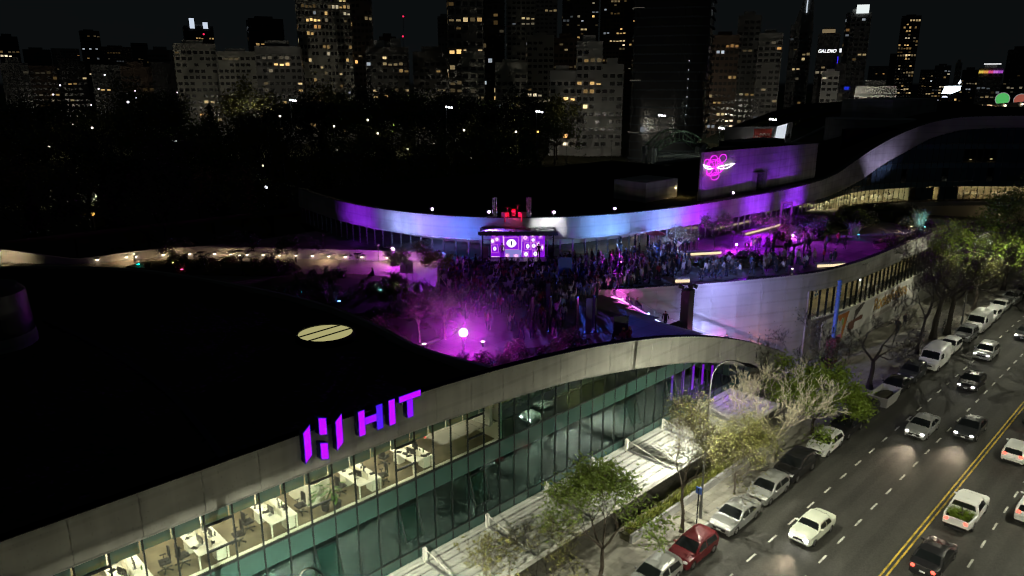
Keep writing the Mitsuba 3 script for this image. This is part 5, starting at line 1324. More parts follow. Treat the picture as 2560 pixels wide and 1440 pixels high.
for k, (pts, lab) in enumerate((([(74.7, 47.6), (77, 46.2), (79.6, 44.6)], 'long bench with a bright warm strip below it, behind the pale tree'), ([(81.2, 33.5), (82.6, 32.5), (84.2, 31.5)], 'bright warm glowing bench at the terrace edge, with seated people before it'), ([(64.2, 41.0), (65.4, 40.0)], 'small warm glowing bench beside the terrace wall'),
                               ([(86.0, 44.4), (88.6, 45.2), (91.0, 45.9)], 'slanting bench lit warm yellow beside the purple tree'), ([(92, 48.3), (97, 48.2), (102, 48.2)], 'long wall bench with a thin warm strip below the purple band'), ([(110.4, 46.2), (112.6, 46.0)], 'short bench with a warm strip at the right of the lit door frame'))):
    b = thing('glowing_bench', lab, 'bench')
    p = resample(np.array(pts, float), .5)
    t = np.gradient(p, axis=0); t /= np.linalg.norm(t, axis=1, keepdims=True); nr = np.stack([t[:, 1], -t[:, 0]], 1)
    if (nr[0] @ [-1, -1]) < 0: nr = -nr
    part(b, 'seat', slab_wall(p + nr * .3, 10.38, 10.5, .62), 'pale_concrete')
    part(b, 'base', slab_wall(p, 10.0, 10.37, .2), 'pale_concrete')
    n_ = len(p)
    part(b, 'light_strip', ribbon(np.column_stack([p + nr * .33, np.full(n_, 10.05)]), np.column_stack([p + nr * .33, np.full(n_, 10.36)])), 'lamp_face', emit=glow((1, .74, .45), 1.1 if k != 4 else .8, .2))
    if True:
        rb_ = ribbon(np.column_stack([p - nr * .34, np.full(n_, 10.36)]), np.column_stack([p - nr * .34, np.full(n_, 10.05)]))
        part(b, 'back_strip', rb_, 'lamp_face', emit=glow((1, .74, .45), 1.1, .05))
DF = thing('lit_door_frame', 'tall free-standing square frame glowing purple before the dark bar', 'frame')
for nm, b in (('left_post', box(-.9, -.72, -.1, .1, 10, 13.2)), ('right_post', box(.72, .9, -.1, .1, 10, 13.2)), ('top_beam', box(-.9, .9, -.1, .1, 13.21, 13.4))):
    part(DF, nm, b, 'lamp_face', M=T().translate([103.6, 47.9, 0]).rotate([0, 0, 1], -35), emit=glow((.32, .03, .62), .55, .05))
shiny('mirror_panel', (.35, .34, .38), .12, metallic=.9)
for k, (x, y, w, rz, lab) in enumerate(((42.2, 40.4, .3, 20, 'slim dark standing slab left of the two people in white'), (46.3, 42.4, .35, -40, 'pale standing slab in the crowd, lit violet'), (44.6, 37.6, .9, 30, 'dark standing slab left of the bright-edged one'), (45.3, 36.9, .5, -40, 'standing slab with a bright blue edge'),
                                         (46.0, 36.9, .9, 55, 'wide reflecting slab beside the bright-edged one'), (46.9, 34.8, 1.2, -45, 'broad purple-lit slab nearest the stairs'), (43.3, 39.4, .5, 60, 'thin dark slab in the middle of the row'))):
    s = thing('standing_slab', lab, 'panel')
    part(s, 'slab', box(-w / 2, w / 2, -.05, .05, 9.9, 13.0 if k != 5 else 11.6), 'mirror_panel' if k in (1, 3) else 'dark_frame', M=T().translate([x, y, 0]).rotate([0, 0, 1], rz))
    part(s, 'foot', box(-w / 2 - .1, w / 2 + .1, -.25, .25, 9.95, 10.03), 'black_metal', M=T().translate([x, y, 0]).rotate([0, 0, 1], rz))
BD = thing('white_board', 'rounded white board sign behind the pale lit tree', 'board')
part(BD, 'board', box(-.7, .7, -.05, .05, 10.6, 12.0), 'white_paint', M=T().translate([45.2, 61.8, 0]).rotate([0, 0, 1], -45))
part(BD, 'leg', cat([box(-.6, -.55, -.03, .03, 10, 10.6), box(.55, .6, -.03, .03, 10, 10.6)]), 'grey_metal', M=T().translate([45.2, 61.8, 0]).rotate([0, 0, 1], -45))
BD2 = thing('blue_board', 'rounded dark blue board sign in the crowd near the tall slabs', 'board')
part(BD2, 'board', box(-.7, .7, -.05, .05, 10.8, 12.8), 'sign_blue', M=T().translate([55.6, 48.6, 0]).rotate([0, 0, 1], -45))
part(BD2, 'leg', box(-.5, .5, -.03, .03, 10, 10.8), 'grey_metal', M=T().translate([55.6, 48.6, 0]).rotate([0, 0, 1], -45))
RP = thing('red_parasol', 'small red parasol before the glass front right of the stage', 'parasol')
part(RP, 'pole', tubes([[74.5, 50.6, 10]], [[74.5, 50.6, 12.5]], .03), 'steel')
part(RP, 'canopy', lathe([(0, 12.75), (.6, 12.6), (1.25, 12.35)], 10), 'drum_red', M=T().translate([74.5, 50.6, 0]))
for k, (x, y, lab) in enumerate(((36.6, 83.0, 'dark metal table and stools by the lamp-lit garden wall, leftmost set'), (40.8, 79.3, 'tall dark bar table and stools against the garden wall'), (45.6, 71.8, 'dark bar table and stools nearest the magenta stand'), (33.0, 85.3, 'low dark garden chairs on the warm-lit path'))):
    s = thing('garden_furniture', lab, 'table set')
    part(s, 'table_top', lathe([(0, 11.05), (.45, 11.05), (.45, 11.0), (0, 11.0)], 16), 'black_metal', M=T().translate([x, y, 0]))
    part(s, 'table_leg', tubes([[x, y, 10]], [[x, y, 11]], .03), 'black_metal')
    for a in (0, 2.1, 4.2):
        q = (x + .8 * math.cos(a), y + .8 * math.sin(a))
        part(s, 'stool', cat([box(q[0] - .18, q[0] + .18, q[1] - .18, q[1] + .18, 10.7, 10.75), tubes([[q[0] - .16, q[1] - .16, 10], [q[0] + .16, q[1] - .16, 10], [q[0] + .16, q[1] + .16, 10], [q[0] - .16, q[1] + .16, 10]], [[q[0] - .14, q[1] - .14, 11.1], [q[0] + .14, q[1] - .14, 10.7], [q[0] + .14, q[1] + .14, 10.7], [q[0] - .14, q[1] + .14, 11.1]], .018)]), 'black_metal')

# ---------------------------------------------------------------- planting on the terrace
for k, (pts) in enumerate(([(25.5, 88), (29, 89.5), (36, 80.5), (40.5, 75), (38, 71), (34, 74), (30, 79), (27, 83)], [(30, 68), (36, 73), (43, 66), (44.5, 61.5), (40, 56), (35, 53), (31, 57), (29.5, 62)], [(30, 50), (36, 53), (42, 52), (41, 47), (37, 44), (31, 44)], [(29, 31), (39, 31), (42, 35), (38, 38.5), (33, 37.5), (29.5, 41)],
                           [(72, 44), (79, 42), (84, 38), (82, 36.5), (76, 38), (71, 41.5)], [(87, 43), (96, 44.5), (101, 45.5), (112, 44), (118, 39), (112, 38.5), (102, 40.5), (94, 40), (88, 40.5)], [(112, 33.5), (122, 34), (135, 40), (150, 47), (118, 46), (119, 38)], [(95, 31), (112, 31), (106, 33), (98, 34)])):
    pg = np.array(smooth_path(np.array(pts + [pts[0]], float), .8, 2))
    cen = pg.mean(0)
    rings = [np.column_stack([cen + (pg - cen) * s, np.minimum(deck_z(pg[:, 0]), 10) + h]) for s, h in ((1.0, -.05), (.97, .22), (.6, .5), (.05, .6))]
    structure('planting_bed', cat([ribbon(a, b) for a, b in zip(rings[:-1], rings[1:])]), 'soil')


def shrub_mesh(seed, n, r, h, size):
    g = np.random.default_rng(seed)
    d = g.normal(0, 1, (n, 3)); d /= np.linalg.norm(d, axis=1, keepdims=True); d[:, 2] = np.abs(d[:, 2])
    k = .75 + .5 * meshkit.fbm(d * 1.9 + seed, 3)
    c = d * (k * g.uniform(.55, 1, n))[:, None] * [r, r, h]
    return leaves(c, n, size, .04, seed + 3)


SHRUB = [mikit.ply(shrub_mesh(40 + k, 700, .8, 1.0, .10)) for k in range(4)]
TUFT = [mikit.ply(grass_tuft(60 + k, 170, .3, 1.35, .7, .014)) for k in range(4)]
gp = np.random.default_rng(21)
_nm = ['mossy', 'dark', 'low', 'ragged', 'rounded', 'broad', 'pale', 'leggy']


def plant(kind, x, y, s, mat, label, group, z=None):
    k = thing(kind, label, 'plant', group)
    p = (SHRUB if kind == 'shrub' else TUFT)[int(gp.integers(4))]
    put(k, p, mat, M=T().translate([float(x), float(y), float(deck_z(x)) + .2 if z is None else z]).rotate([0, 0, 1], float(gp.uniform(0, 360))).scale([s, s, s * float(gp.uniform(.8, 1.2))]))


def fill(poly, n, kinds, mats, label, group, smin=.6, smax=1.3):
    import shapely
    pg = Polygon(poly); b = pg.bounds; m = 0
    while m < n:
        x, y = gp.uniform(b[0], b[2]), gp.uniform(b[1], b[3])
        if not shapely.contains_xy(pg, x, y): continue
        plant(kinds[int(gp.integers(len(kinds)))], x, y, gp.uniform(smin, smax), mats[int(gp.integers(len(mats)))], label, group); m += 1


fill([(25.5, 88), (29, 89.5), (36, 80.5), (40.5, 75), (38, 71), (34, 74), (30, 79), (27, 83)], 34, ['shrub', 'shrub', 'ornamental_grass'], ['leaf_green', 'leaf_dark', 'leaf_olive'], 'dark garden plant in the bed along the lamp-lit wall', 'plants in the bed along the lamp-lit wall')
fill([(30.5, 62), (36, 70), (40, 66), (36, 58), (31.5, 56)], 26, ['ornamental_grass', 'ornamental_grass', 'shrub'], ['leaf_silver', 'leaf_grey'], 'tall grass plant lit cyan behind the dark roof edge', 'cyan-lit grasses behind the dark roof edge', .9, 1.5)
fill([(39, 62), (44, 61), (43.5, 54), (39, 53.5)], 22, ['shrub', 'ornamental_grass'], ['leaf_silver', 'leaf_grey', 'leaf_green'], 'silvery plant on the lit mound between the two small trees', 'plants on the lit mound', .6, 1.1)
fill([(30, 50), (36, 53), (42, 52), (41, 47), (37, 44), (31, 44)], 30, ['shrub', 'ornamental_grass', 'shrub'], ['leaf_green', 'leaf_dark', 'leaf_silver'], 'plant in the bed between the crowd and the roof edge', 'plants between the crowd and the roof edge', .6, 1.2)
fill([(29, 31), (39, 31), (42, 35), (38, 38.5), (33, 37.5), (29.5, 41)], 46, ['ornamental_grass', 'ornamental_grass', 'shrub'], ['leaf_grey', 'leaf_silver', 'leaf_pale'], 'feathery plant around the dazzling magenta light', 'plants around the magenta light', .7, 1.4)
fill([(72, 44), (79, 42), (84, 38), (82, 36.5), (76, 38), (71, 41.5)], 24, ['shrub', 'ornamental_grass'], ['leaf_green', 'leaf_grey'], 'plant in the bed amid the right-hand crowd', 'plants amid the right-hand crowd', .5, 1.0)
fill([(87, 43), (96, 44.5), (101, 45.5), (112, 44), (118, 39), (112, 38.5), (102, 40.5), (94, 40)], 46, ['shrub', 'shrub', 'ornamental_grass'], ['leaf_dark', 'leaf_green'], 'dark shrub in the big bed before the far office wing', 'shrubs before the far office wing', 1.0, 2.0)
fill([(112, 34), (122, 34.5), (135, 40), (150, 47), (118, 46), (119, 38)], 40, ['shrub', 'shrub', 'ornamental_grass'], ['leaf_dark', 'leaf_green', 'leaf_olive'], 'dark shrub on the falling right end of the terrace', 'shrubs on the right end of the terrace', .9, 1.9)
fill([(96, 31.2), (112, 31.2), (106, 32.6), (98, 33.5)], 14, ['ornamental_grass', 'shrub'], ['leaf_olive', 'leaf_dark'], 'low plant along the edge of the terrace wall', 'low plants along the terrace wall edge', .35, .7)
plant('ornamental_grass', 114.6, 33.2, 2.1, 'leaf_silver', 'big rounded blue-green grass by the bollard lamp on the blue path', None)
plant('ornamental_grass', 101.8, 37.4, 1.7, 'leaf_silver', 'cyan-lit grass left of the blue path', None)
plant('shrub', 33.2, 49.6, 1.3, 'leaf_pale', 'pale lit shrub at the dark roof edge right of the skylight', None)
for (x, y, h, sp, sd, lf, bk_, nl, lab) in ((41.8, 57.2, 4.2, 1.0, 31, 'leaf_pale', 'bark', 2600, 'small tree with bright pale foliage on the lit mound'), (43.6, 54.4, 3.9, .8, 32, 'leaf_olive', 'bark_pale', 2600, 'small round-crowned tree held by pale stakes right of the lit mound'), (73.1, 46.4, 3.6, 1.2, 33, 'leaf_pale', 'bark_pale', 1800, 'small pale feathery tree before the glass front'),
                                          (79.8, 45.6, 4.0, 1.2, 34, 'leaf_silver', 'bark', 2200, 'small purple-lit tree behind the long glowing bench'), (86.5, 41.8, 4.4, 1.3, 35, 'leaf_silver', 'bark_pale', 2600, 'magenta-lit tree at the slanting bench'), (33.0, 74.5, 4.4, .9, 36, 'leaf_dark', 'bark_dark', 2400, 'dark round tree before the garden wall lamps'), (36.8, 70.2, 4.2, .9, 37, 'leaf_dark', 'bark_dark', 2400, 'dark tree rising out of the cyan grasses'),
                                          (29.0, 82.5, 3.4, 1.2, 38, 'leaf_dark', 'bark', 1200, 'low spreading dark tree on the dim garden path'), (33.4, 44.3, 3.8, .8, 39, 'leaf_silver', 'bark_pale', 1300, 'slender white-stemmed tree left of the magenta light'), (35.3, 43.4, 3.6, .8, 40, 'leaf_silver', 'bark_pale', 1300, 'white-stemmed tree just behind the magenta light')):
    tree(lab, x, y, h, sp, sd, bark=bk_, leaf=lf, nleaf=nl, size=.10, jit=.22, depth=5, r0=.06, minr=.012, z=10.25, name='garden_tree', fork=.38)
part('garden_tree_001', 'stake', tubes([[44.6, 53.6, 10.1], [42.7, 54.2, 10.1], [44.0, 55.4, 10.1]], [[43.7, 54.3, 11.9], [43.55, 54.4, 11.9], [43.6, 54.5, 11.9]], .05), 'bark_pale')
for k, (x, y, tx, ty, c, I, lab) in enumerate(((40.6, 55.8, 41.8, 57.2, (1, .95, .75), 13, 'garden uplight below the pale lit tree'), (42.9, 53.3, 43.6, 54.4, (1, .75, .5), 7, 'garden uplight below the staked round tree'), (31.2, 60.0, 34.0, 63.0, (.0, .55, 1), 40, 'cyan garden uplight in the tall grasses'), (34.6, 58.0, 37, 61, (.1, .25, 1), 30, 'blue garden uplight in the tall grasses'), (39.6, 58.6, 42, 60, (.35, .75, .8), 26, 'pale garden uplight on the mound'),
                                              (32.0, 50.4, 33.2, 49.6, (1, .85, .4), 9, 'warm garden uplight at the roof edge shrub'), (29.4, 84.4, 30, 85.5, (1, .8, .3), 5, 'warm garden uplight in the left garden bed'), (37.6, 74.4, 38.6, 75.6, (1, .85, .35), 8, 'yellow garden uplight under the wall lamps'), (34.4, 78.4, 35, 79.4, (1, .9, .4), 7, 'yellow garden uplight in the middle of the garden bed'), (26.4, 86.4, 27, 87, (0, .9, .9), 3, 'tiny cyan garden uplight at the left'), (29.0, 80.6, 29.8, 81.4, (1, .1, .3), 3, 'tiny red garden uplight at the left'),
                                              (72.6, 45.6, 73.1, 46.4, (1, .9, 1), 10, 'white garden uplight below the pale feathery tree'), (101.0, 36.4, 101.8, 37.4, (.05, .6, 1), 16, 'cyan garden uplight left of the blue path'), (113.4, 32.0, 114.6, 33.2, (.1, .55, .65), 22, 'teal garden uplight below the rounded grass'), (33.0, 43.2, 33.4, 44.3, (1, .85, .7), 6, 'garden uplight at the white stems'), (36.6, 40.4, 37.6, 39.4, (1, .8, .85), 9, 'garden uplight right of the magenta light'))):
    g_ = thing('garden_uplight', lab, 'lamp')
    part(g_, 'housing', tubes([[x, y, 10.1]], [[x, y, 10.5]], .09, n=8), 'lamp_housing')
    part(g_, 'lens', tubes([[x, y, 10.51]], [[x, y, 10.53]], .16, n=8), 'lamp_face', emit=glow(c, 9))
    if k in (0, 2, 4, 7, 11, 13): spot(g_ + '_beam', (x, y, 10.6), (tx, ty, 12.4), [I * 1.6 * v for v in c], 62, 25, .7)

# ---------------------------------------------------------------- people
SKIN = (.42, .26, .18)
_J = dict(
    stand=dict(ha=(.30, .02, .86), hb=(-.30, .02, .86), ea=(.29, -.03, 1.10), eb=(-.29, -.03, 1.10), fa=(.11, .0, .05), fb=(-.11, .02, .05)),
    phone=dict(ha=(.16, .38, 1.50), hb=(-.14, .34, 1.22), ea=(.30, .14, 1.22), eb=(-.28, .06, 1.12), fa=(.12, .05, .05), fb=(-.11, -.02, .05)),
    armup=dict(ha=(.30, .10, 2.0), hb=(-.30, .05, .86), ea=(.32, .06, 1.70), eb=(-.29, -.03, 1.10), fa=(.13, .0, .05), fb=(-.12, .04, .05)),
    walk=dict(ha=(.27, .24, .92), hb=(-.27, -.2, .9), ea=(.28, .03, 1.10), eb=(-.28, -.08, 1.11), fa=(.09, -.3, .08), fb=(-.09, .32, .05)),
    folded=dict(ha=(-.06, .23, 1.15), hb=(.06, .25, 1.12), ea=(.30, .08, 1.10), eb=(-.30, .08, 1.10), fa=(.12, .02, .05), fb=(-.1, -.03, .05)),
    sit=dict(ha=(.16, .36, .66), hb=(-.16, .36, .66), ea=(.27, .1, .72), eb=(-.27, .1, .72), fa=(.11, .52, .05), fb=(-.11, .5, .05)))


def person_mesh(pose, top, legs, hair, long_hair=False, res=.085):
    J = _J[pose]
    S = pose == 'sit'
    dz = -.42 if S else 0.0
    pel, che, nec, hd = (0, 0, .95 + dz), (0, .0, 1.30 + dz), (0, .0, 1.50 + dz), (0, .015, 1.635 + dz)
    ka = (.12, .44, .50) if S else tuple(np.array([.11, .03, .52]) + np.array([0, J['fa'][1] * .45, 0]))
    kb = (-.12, .44, .50) if S else tuple(np.array([-.11, .03, .52]) + np.array([0, J['fb'][1] * .45, 0]))
    hip = lambda s: (s * .10, 0, .92 + dz)
    sh = lambda s: (s * .19, 0, 1.42 + dz)
    B = [(pel, che, .15, .155, 'top'), (che, nec, .15, .07, 'top'), ((-.13, 0, 1.40 + dz), (.13, 0, 1.40 + dz), .085, .085, 'top'), (nec, (0, .01, 1.56 + dz), .06, .06, 'skin'), (hd, (0, .02, 1.66 + dz), .098, .10, 'head')]
    for s, h, e, f, k in ((1, J['ha'], J['ea'], J['fa'], ka), (-1, J['hb'], J['eb'], J['fb'], kb)):
        B += [(sh(s), e, .062, .048, 'top'), (e, h, .046, .036, 'top'), (h, tuple(np.array(h) + (np.array(h) - np.array(e)) / np.linalg.norm(np.array(h) - np.array(e)) * .10), .042, .026, 'skin'),
              (hip(s), k, .095, .068, 'legs'), (k, (f[0], f[1], .11), .064, .045, 'legs'), ((f[0], f[1], .06), (f[0], f[1] + .16, .04), .05, .04, 'shoe')]
    B.append(((0, .10, 1.63 + dz), (0, .125, 1.625 + dz), .018, .014, 'skin'))
    if long_hair: B.append(((0, -.05, 1.66 + dz), (0, -.09, 1.40 + dz), .10, .06, 'hair'))
    parts_, P, Q, tags = [], [], [], []
    for a, b, ra, rb, t in B:
        parts_.append(m3.Manifold.batch_hull([m3.Manifold.sphere(ra, 10).translate(tuple(map(float, a))), m3.Manifold.sphere(rb, 10).translate(tuple(map(float, b)))]))
        P.append(a); Q.append(b); tags.append(t)
    m = mani(m3.Manifold.batch_boolean(parts_, m3.OpType.Add).refine_to_length(res))
    m = trimesh.Trimesh(m.vertices, m.faces, process=True)
    trimesh.smoothing.filter_taubin(m, .5, .53, 4)
    P, Q = np.array(P, float), np.array(Q, float)
    v = m.vertices[:, None] - P[None]
    d = Q - P
    t = np.clip((v * d[None]).sum(-1) / ((d * d).sum(-1) + 1e-9), 0, 1)
    rad = np.array([b[2] for b in B])[None] * (1 - t) + np.array([b[3] for b in B])[None] * t
    near = np.argmin(np.linalg.norm(v - t[..., None] * d[None], axis=-1) - rad, axis=1)
    col = dict(top=top, legs=legs, skin=SKIN, shoe=(.03, .03, .03), hair=hair, head=SKIN)
    C = np.array([col[tags[k]] for k in near], float)
    hd_ = np.array([tags[k] == 'head' for k in near])
    hairy = hd_ & ((m.vertices[:, 2] > 1.70 + dz) | ((m.vertices[:, 1] < -.0) & (m.vertices[:, 2] > 1.56 + dz)))
    C[hairy] = hair
    eyes = hd_ & (m.vertices[:, 1] > .085) & (np.abs(m.vertices[:, 2] - 1.655 - dz) < .018) & (np.abs(np.abs(m.vertices[:, 0]) - .038) < .02)
    C[eyes] = (.04, .03, .03)
    return mikit.ply(m, None, smooth=True, color=C)


scene['clothes'] = {'type': 'twosided', 'b': {'type': 'diffuse', 'reflectance': {'type': 'mesh_attribute', 'name': 'vertex_color'}}}
LOOKS = [('stand', (.04, .04, .045), (.03, .035, .06), (.02, .015, .012), 0, 'standing person in a dark jacket and dark trousers'), ('stand', (.62, .60, .58), (.04, .05, .09), (.03, .02, .015), 1, 'standing long-haired person in a white top'),
         ('phone', (.05, .05, .06), (.05, .05, .05), (.02, .015, .012), 0, 'person in dark clothes holding up a phone'), ('phone', (.45, .40, .34), (.03, .04, .08), (.12, .07, .04), 1, 'long-haired person in a beige coat holding a phone'),
         ('armup', (.08, .10, .22), (.04, .04, .05), (.03, .02, .015), 0, 'person in a blue shirt with one arm raised'), ('armup', (.55, .53, .55), (.10, .11, .15), (.02, .02, .02), 0, 'person in a pale shirt with one arm raised'),
         ('folded', (.14, .13, .12), (.05, .05, .06), (.03, .02, .015), 0, 'person in a grey sweater with folded arms'), ('folded', (.30, .05, .07), (.03, .03, .04), (.05, .03, .02), 1, 'long-haired person in a red coat with folded arms'),
         ('walk', (.05, .05, .055), (.05, .06, .10), (.02, .015, .012), 0, 'walking person in a black jacket'), ('walk', (.05, .05, .06), (.62, .60, .58), (.02, .015, .012), 0, 'walking person in a dark top and white trousers'),
         ('sit', (.05, .05, .06), (.04, .05, .08), (.02, .015, .012), 0, 'seated person in dark clothes'), ('sit', (.50, .47, .45), (.05, .05, .06), (.06, .04, .02), 1, 'seated long-haired person in a pale top'),
         ('stand', (.25, .22, .2), (.07, .07, .08), (.10, .06, .03), 1, 'standing long-haired person in a tan jacket'), ('stand', (.12, .16, .28), (.05, .05, .055), (.02, .015, .01), 0, 'standing person in a denim jacket')]
BODY = [person_mesh(p, t, l, h, bool(lg)) for p, t, l, h, lg, _ in LOOKS]
pg_ = np.random.default_rng(5)
_placed = []


def person(look, x, y, z, face, label, group=None, s=1.0):
    k = thing('person', label, 'person', group)
    put(k, BODY[look], 'clothes', M=T().translate([float(x), float(y), float(z)]).rotate([0, 0, 1], float(face) - 90).scale(float(s)))
    return k


def near_stage(x, y):
    u, v = (np.array([x, y]) - C0) @ U, (np.array([x, y]) - C0) @ V
    return abs(u) < 4.6 and v < 5.4


def crowd(poly, n, where, toward, looks, mind=.48, spread=28):
    import shapely
    pg = Polygon(poly); b = pg.bounds; m = tries = 0
    while m < n and tries < 20000:
        tries += 1
        x, y = pg_.uniform(b[0], b[2]), pg_.uniform(b[1], b[3])
        if not shapely.contains_xy(pg, x, y) or near_stage(x, y) or any((x - a) ** 2 + (y - c) ** 2 < mind * mind for a, c in _placed[-400:]): continue
        _placed.append((x, y)); m += 1
        lk = looks[int(pg_.integers(len(looks)))]
        f = math.degrees(math.atan2(toward[1] - y, toward[0] - x)) + pg_.normal(0, spread)
        lab = ' '.join((LOOKS[lk][5] + ' ' + where).split()[:16])
        person(lk, x, y, float(deck_z(x)), f, lab, lab, pg_.uniform(.93, 1.07))


ALL = [0, 0, 0, 1, 2, 3, 4, 5, 6, 7, 12, 13, 8]
STG = (59.4, 59.3)
crowd([(50.5, 61.5), (56, 58.5), (60, 54.5), (64, 52), (66, 49), (60, 44), (54, 42.5), (50, 44.5), (45.5, 47), (44.5, 52), (46, 58)], 170, 'in the crowd before the stage', STG, ALL)
crowd([(64, 50.5), (71, 50), (75, 48.5), (72, 45), (70, 41.5), (66, 41), (61.5, 43.5)], 52, 'in the crowd right of the stage', STG, ALL, .5)
crowd([(70, 50.8), (80, 48.8), (79, 47.2), (75, 48.6), (71, 50)], 14, 'along the glass front right of the stage', STG, ALL + [2, 2], .6, 70)
crowd([(66, 39.8), (76, 34.8), (84, 32.0), (86, 33.5), (80, 37), (72, 40.5)], 40, 'near the edge of the terrace wall', (70, 44), [0, 1, 6, 7, 10, 10, 11, 12, 13, 8], .7, 80)
crowd([(84, 44.2), (90, 42), (96, 37), (92, 34), (86, 36), (82, 41)], 20, 'by the magenta-lit tree', (80, 44), ALL, .8, 90)
crowd([(36.5, 56), (39, 52.5), (43, 52), (45.5, 46.5), (41.5, 45), (38, 46.5)], 30, 'in the left wing of the crowd', STG, ALL, .6)
crowd([(39, 44), (45, 43.5), (50, 42.5), (48, 38.5), (42, 40.5)], 16, 'behind the standing slabs', STG, ALL, .8)
# the rest of the crowd, packed between the people above, as one mass
_bodies = [meshkit.WRITTEN[b_['filename']] for b_ in BODY]
_cv, _cf, _cn, _cc, _at = [], [], [], [], 0
import shapely as _sh
_main = Polygon([(50.5, 61.5), (56, 58.5), (60, 54.5), (66, 51.5), (72, 49.5), (72, 43), (62, 42.5), (54, 42.0), (49, 43), (44, 46), (43.5, 52), (46, 58)])
_m = _tr = 0
while _m < 230 and _tr < 30000:
    _tr += 1
    x, y = pg_.uniform(43, 73), pg_.uniform(42, 62)
    if not _sh.contains_xy(_main, x, y) or near_stage(x, y) or any((x - a) ** 2 + (y - c) ** 2 < .2 for a, c in _placed): continue
    _placed.append((x, y)); _m += 1
    v, f, n_, _u, c = _bodies[ALL[int(pg_.integers(len(ALL)))]]
    th = math.atan2(59.3 - y, 59.4 - x) + pg_.normal(0, .4) - PI / 2
    Rm = np.array([[math.cos(th), -math.sin(th), 0], [math.sin(th), math.cos(th), 0], [0, 0, 1]])
    _cv.append((v * pg_.uniform(.92, 1.05)) @ Rm.T + [x, y, 10]); _cf.append(f + _at); _cc.append(c); _at += len(v)
put('packed_crowd', trimesh.Trimesh(np.vstack(_cv), np.vstack(_cf), process=False), 'clothes', smooth=True, color=np.vstack(_cc))
tag('packed_crowd', 'dense dark mass of spectators filling the terrace before the stage', 'crowd', kind='stuff')
for (x, y, z, f, lk, lab) in ((57.9, 61.0 - .6, 10.45, 225, 1, 'speaker in a white outfit at the left of the stage screen'), (60.6, 57.2 - .1, 10.45, 230, 0, 'speaker in a dark jacket at the right of the stage screen'), (42.3, 38.0, 10, 60, 9, 'person in white trousers standing near the tall slabs'), (42.9, 37.8, 10, 120, 0, 'person in black beside the one in white trousers'), (40.2, 39.7, 10, 80, 8, 'dark figure walking left of the pair near the slabs'), (40.9, 39.2, 10, 40, 0, 'dark figure standing close to the walker left of the slabs'),
                              (43.2, 32.7, 10, 90, 10, 'dark seated person against the near parapet'), (44.3, 32.6, 10, 90, 7, 'red-coated person at the near parapet'), (44.8, 32.4, 10, 70, 7, 'second red-coated person at the near parapet'), (70.2, 52.6, 10, 220, 0, 'dark silhouette standing in the lit doorway right of the stage'), (37.4, 57.4, 10, 30, 10, 'person seated on the planter edge left of the lit mound'), (38.6, 60.2, 10, 200, 11, 'person seated on the planter edge beside the lit bollard'), (36.4, 62.4, 10, 10, 0, 'dark standing figure left of the lit bollard'), (42.4, 64.0, 10, 150, 10, 'person seated behind the pale lit tree'), (104.2, 47.2, 10, 200, 0, 'dark figure standing inside the glowing door frame')):
    person(lk, x, y, z - (.02 if lk in (10, 11) else 0), f, lab)
for k, (u, v, lk, lab) in enumerate(((.10, .35, 10, 'left of two people seated at the head of the stairs'), (.14, .3, 10, 'right of two people seated at the head of the stairs'), (.66, .35, 8, 'person walking down the stairs in dark clothes'), (.80, .4, 7, 'long-haired person standing on the stairs in a red coat'), (.83, .5, 10, 'first of the group seated low on the stairs'), (.86, .4, 11, 'pale-topped person in the group seated low on the stairs'), (.89, .45, 10, 'third of the group seated low on the stairs'), (.92, .5, 10, 'last of the group seated low on the stairs'), (.24, 2.6, 8, 'dark figure crossing the foot of the upper stairs'))):
    j = int(u * (N - 1)); q = _s[j] + _nr[j] * v
    person(lk, q[0], q[1], float(stair_z(u)) + .0, -40 if lk != 8 else 200, lab)
for k, (x, y, lk, f, lab) in enumerate(((94.2, 28.0, 0, 100, 'dark figure standing on the lit pavement behind the bare trees'), (95.1, 28.2, 8, 200, 'walker on the lit pavement behind the bare trees'), (98.2, 28.4, 0, 160, 'dark figure at the shop entrance behind the trees'), (69.6, 24.0, 4, 180, 'person in a blue jacket beside the rubbish skip'))):
    person(lk, x, y, .14, f, lab)
# ---------------------------------------------------------------- the city behind the park
for k, c in dict(pale=(.42, .42, .37), grey=(.26, .26, .25), dark=(.07, .07, .072), brown=(.15, .11, .085), white=(.62, .62, .60), blue=(.06, .075, .09)).items():
    def _f(p, n, uv, c=c):
        return mi.Color3f(c) * (.7 + .6 * mikit.fbm(p.x * .09 + p.y * .11, p.z * .05, octaves=3))
    grain('facade_' + k, _f, .85)
shiny('window_dark', (.035, .036, .038), .2, specular=.6)
GLOWS = [(1.0, .62, .22), (1.0, .74, .36), (1.0, .84, .55), (.80, .90, 1.0), (1.0, .50, .16)]
cg = np.random.default_rng(77)


def face_frame(az):
    """Local axes of a facade that looks towards the drone: right, depth, up."""
    return np.array([math.sin(az), -math.cos(az), 0]), np.array([math.cos(az), math.sin(az), 0])


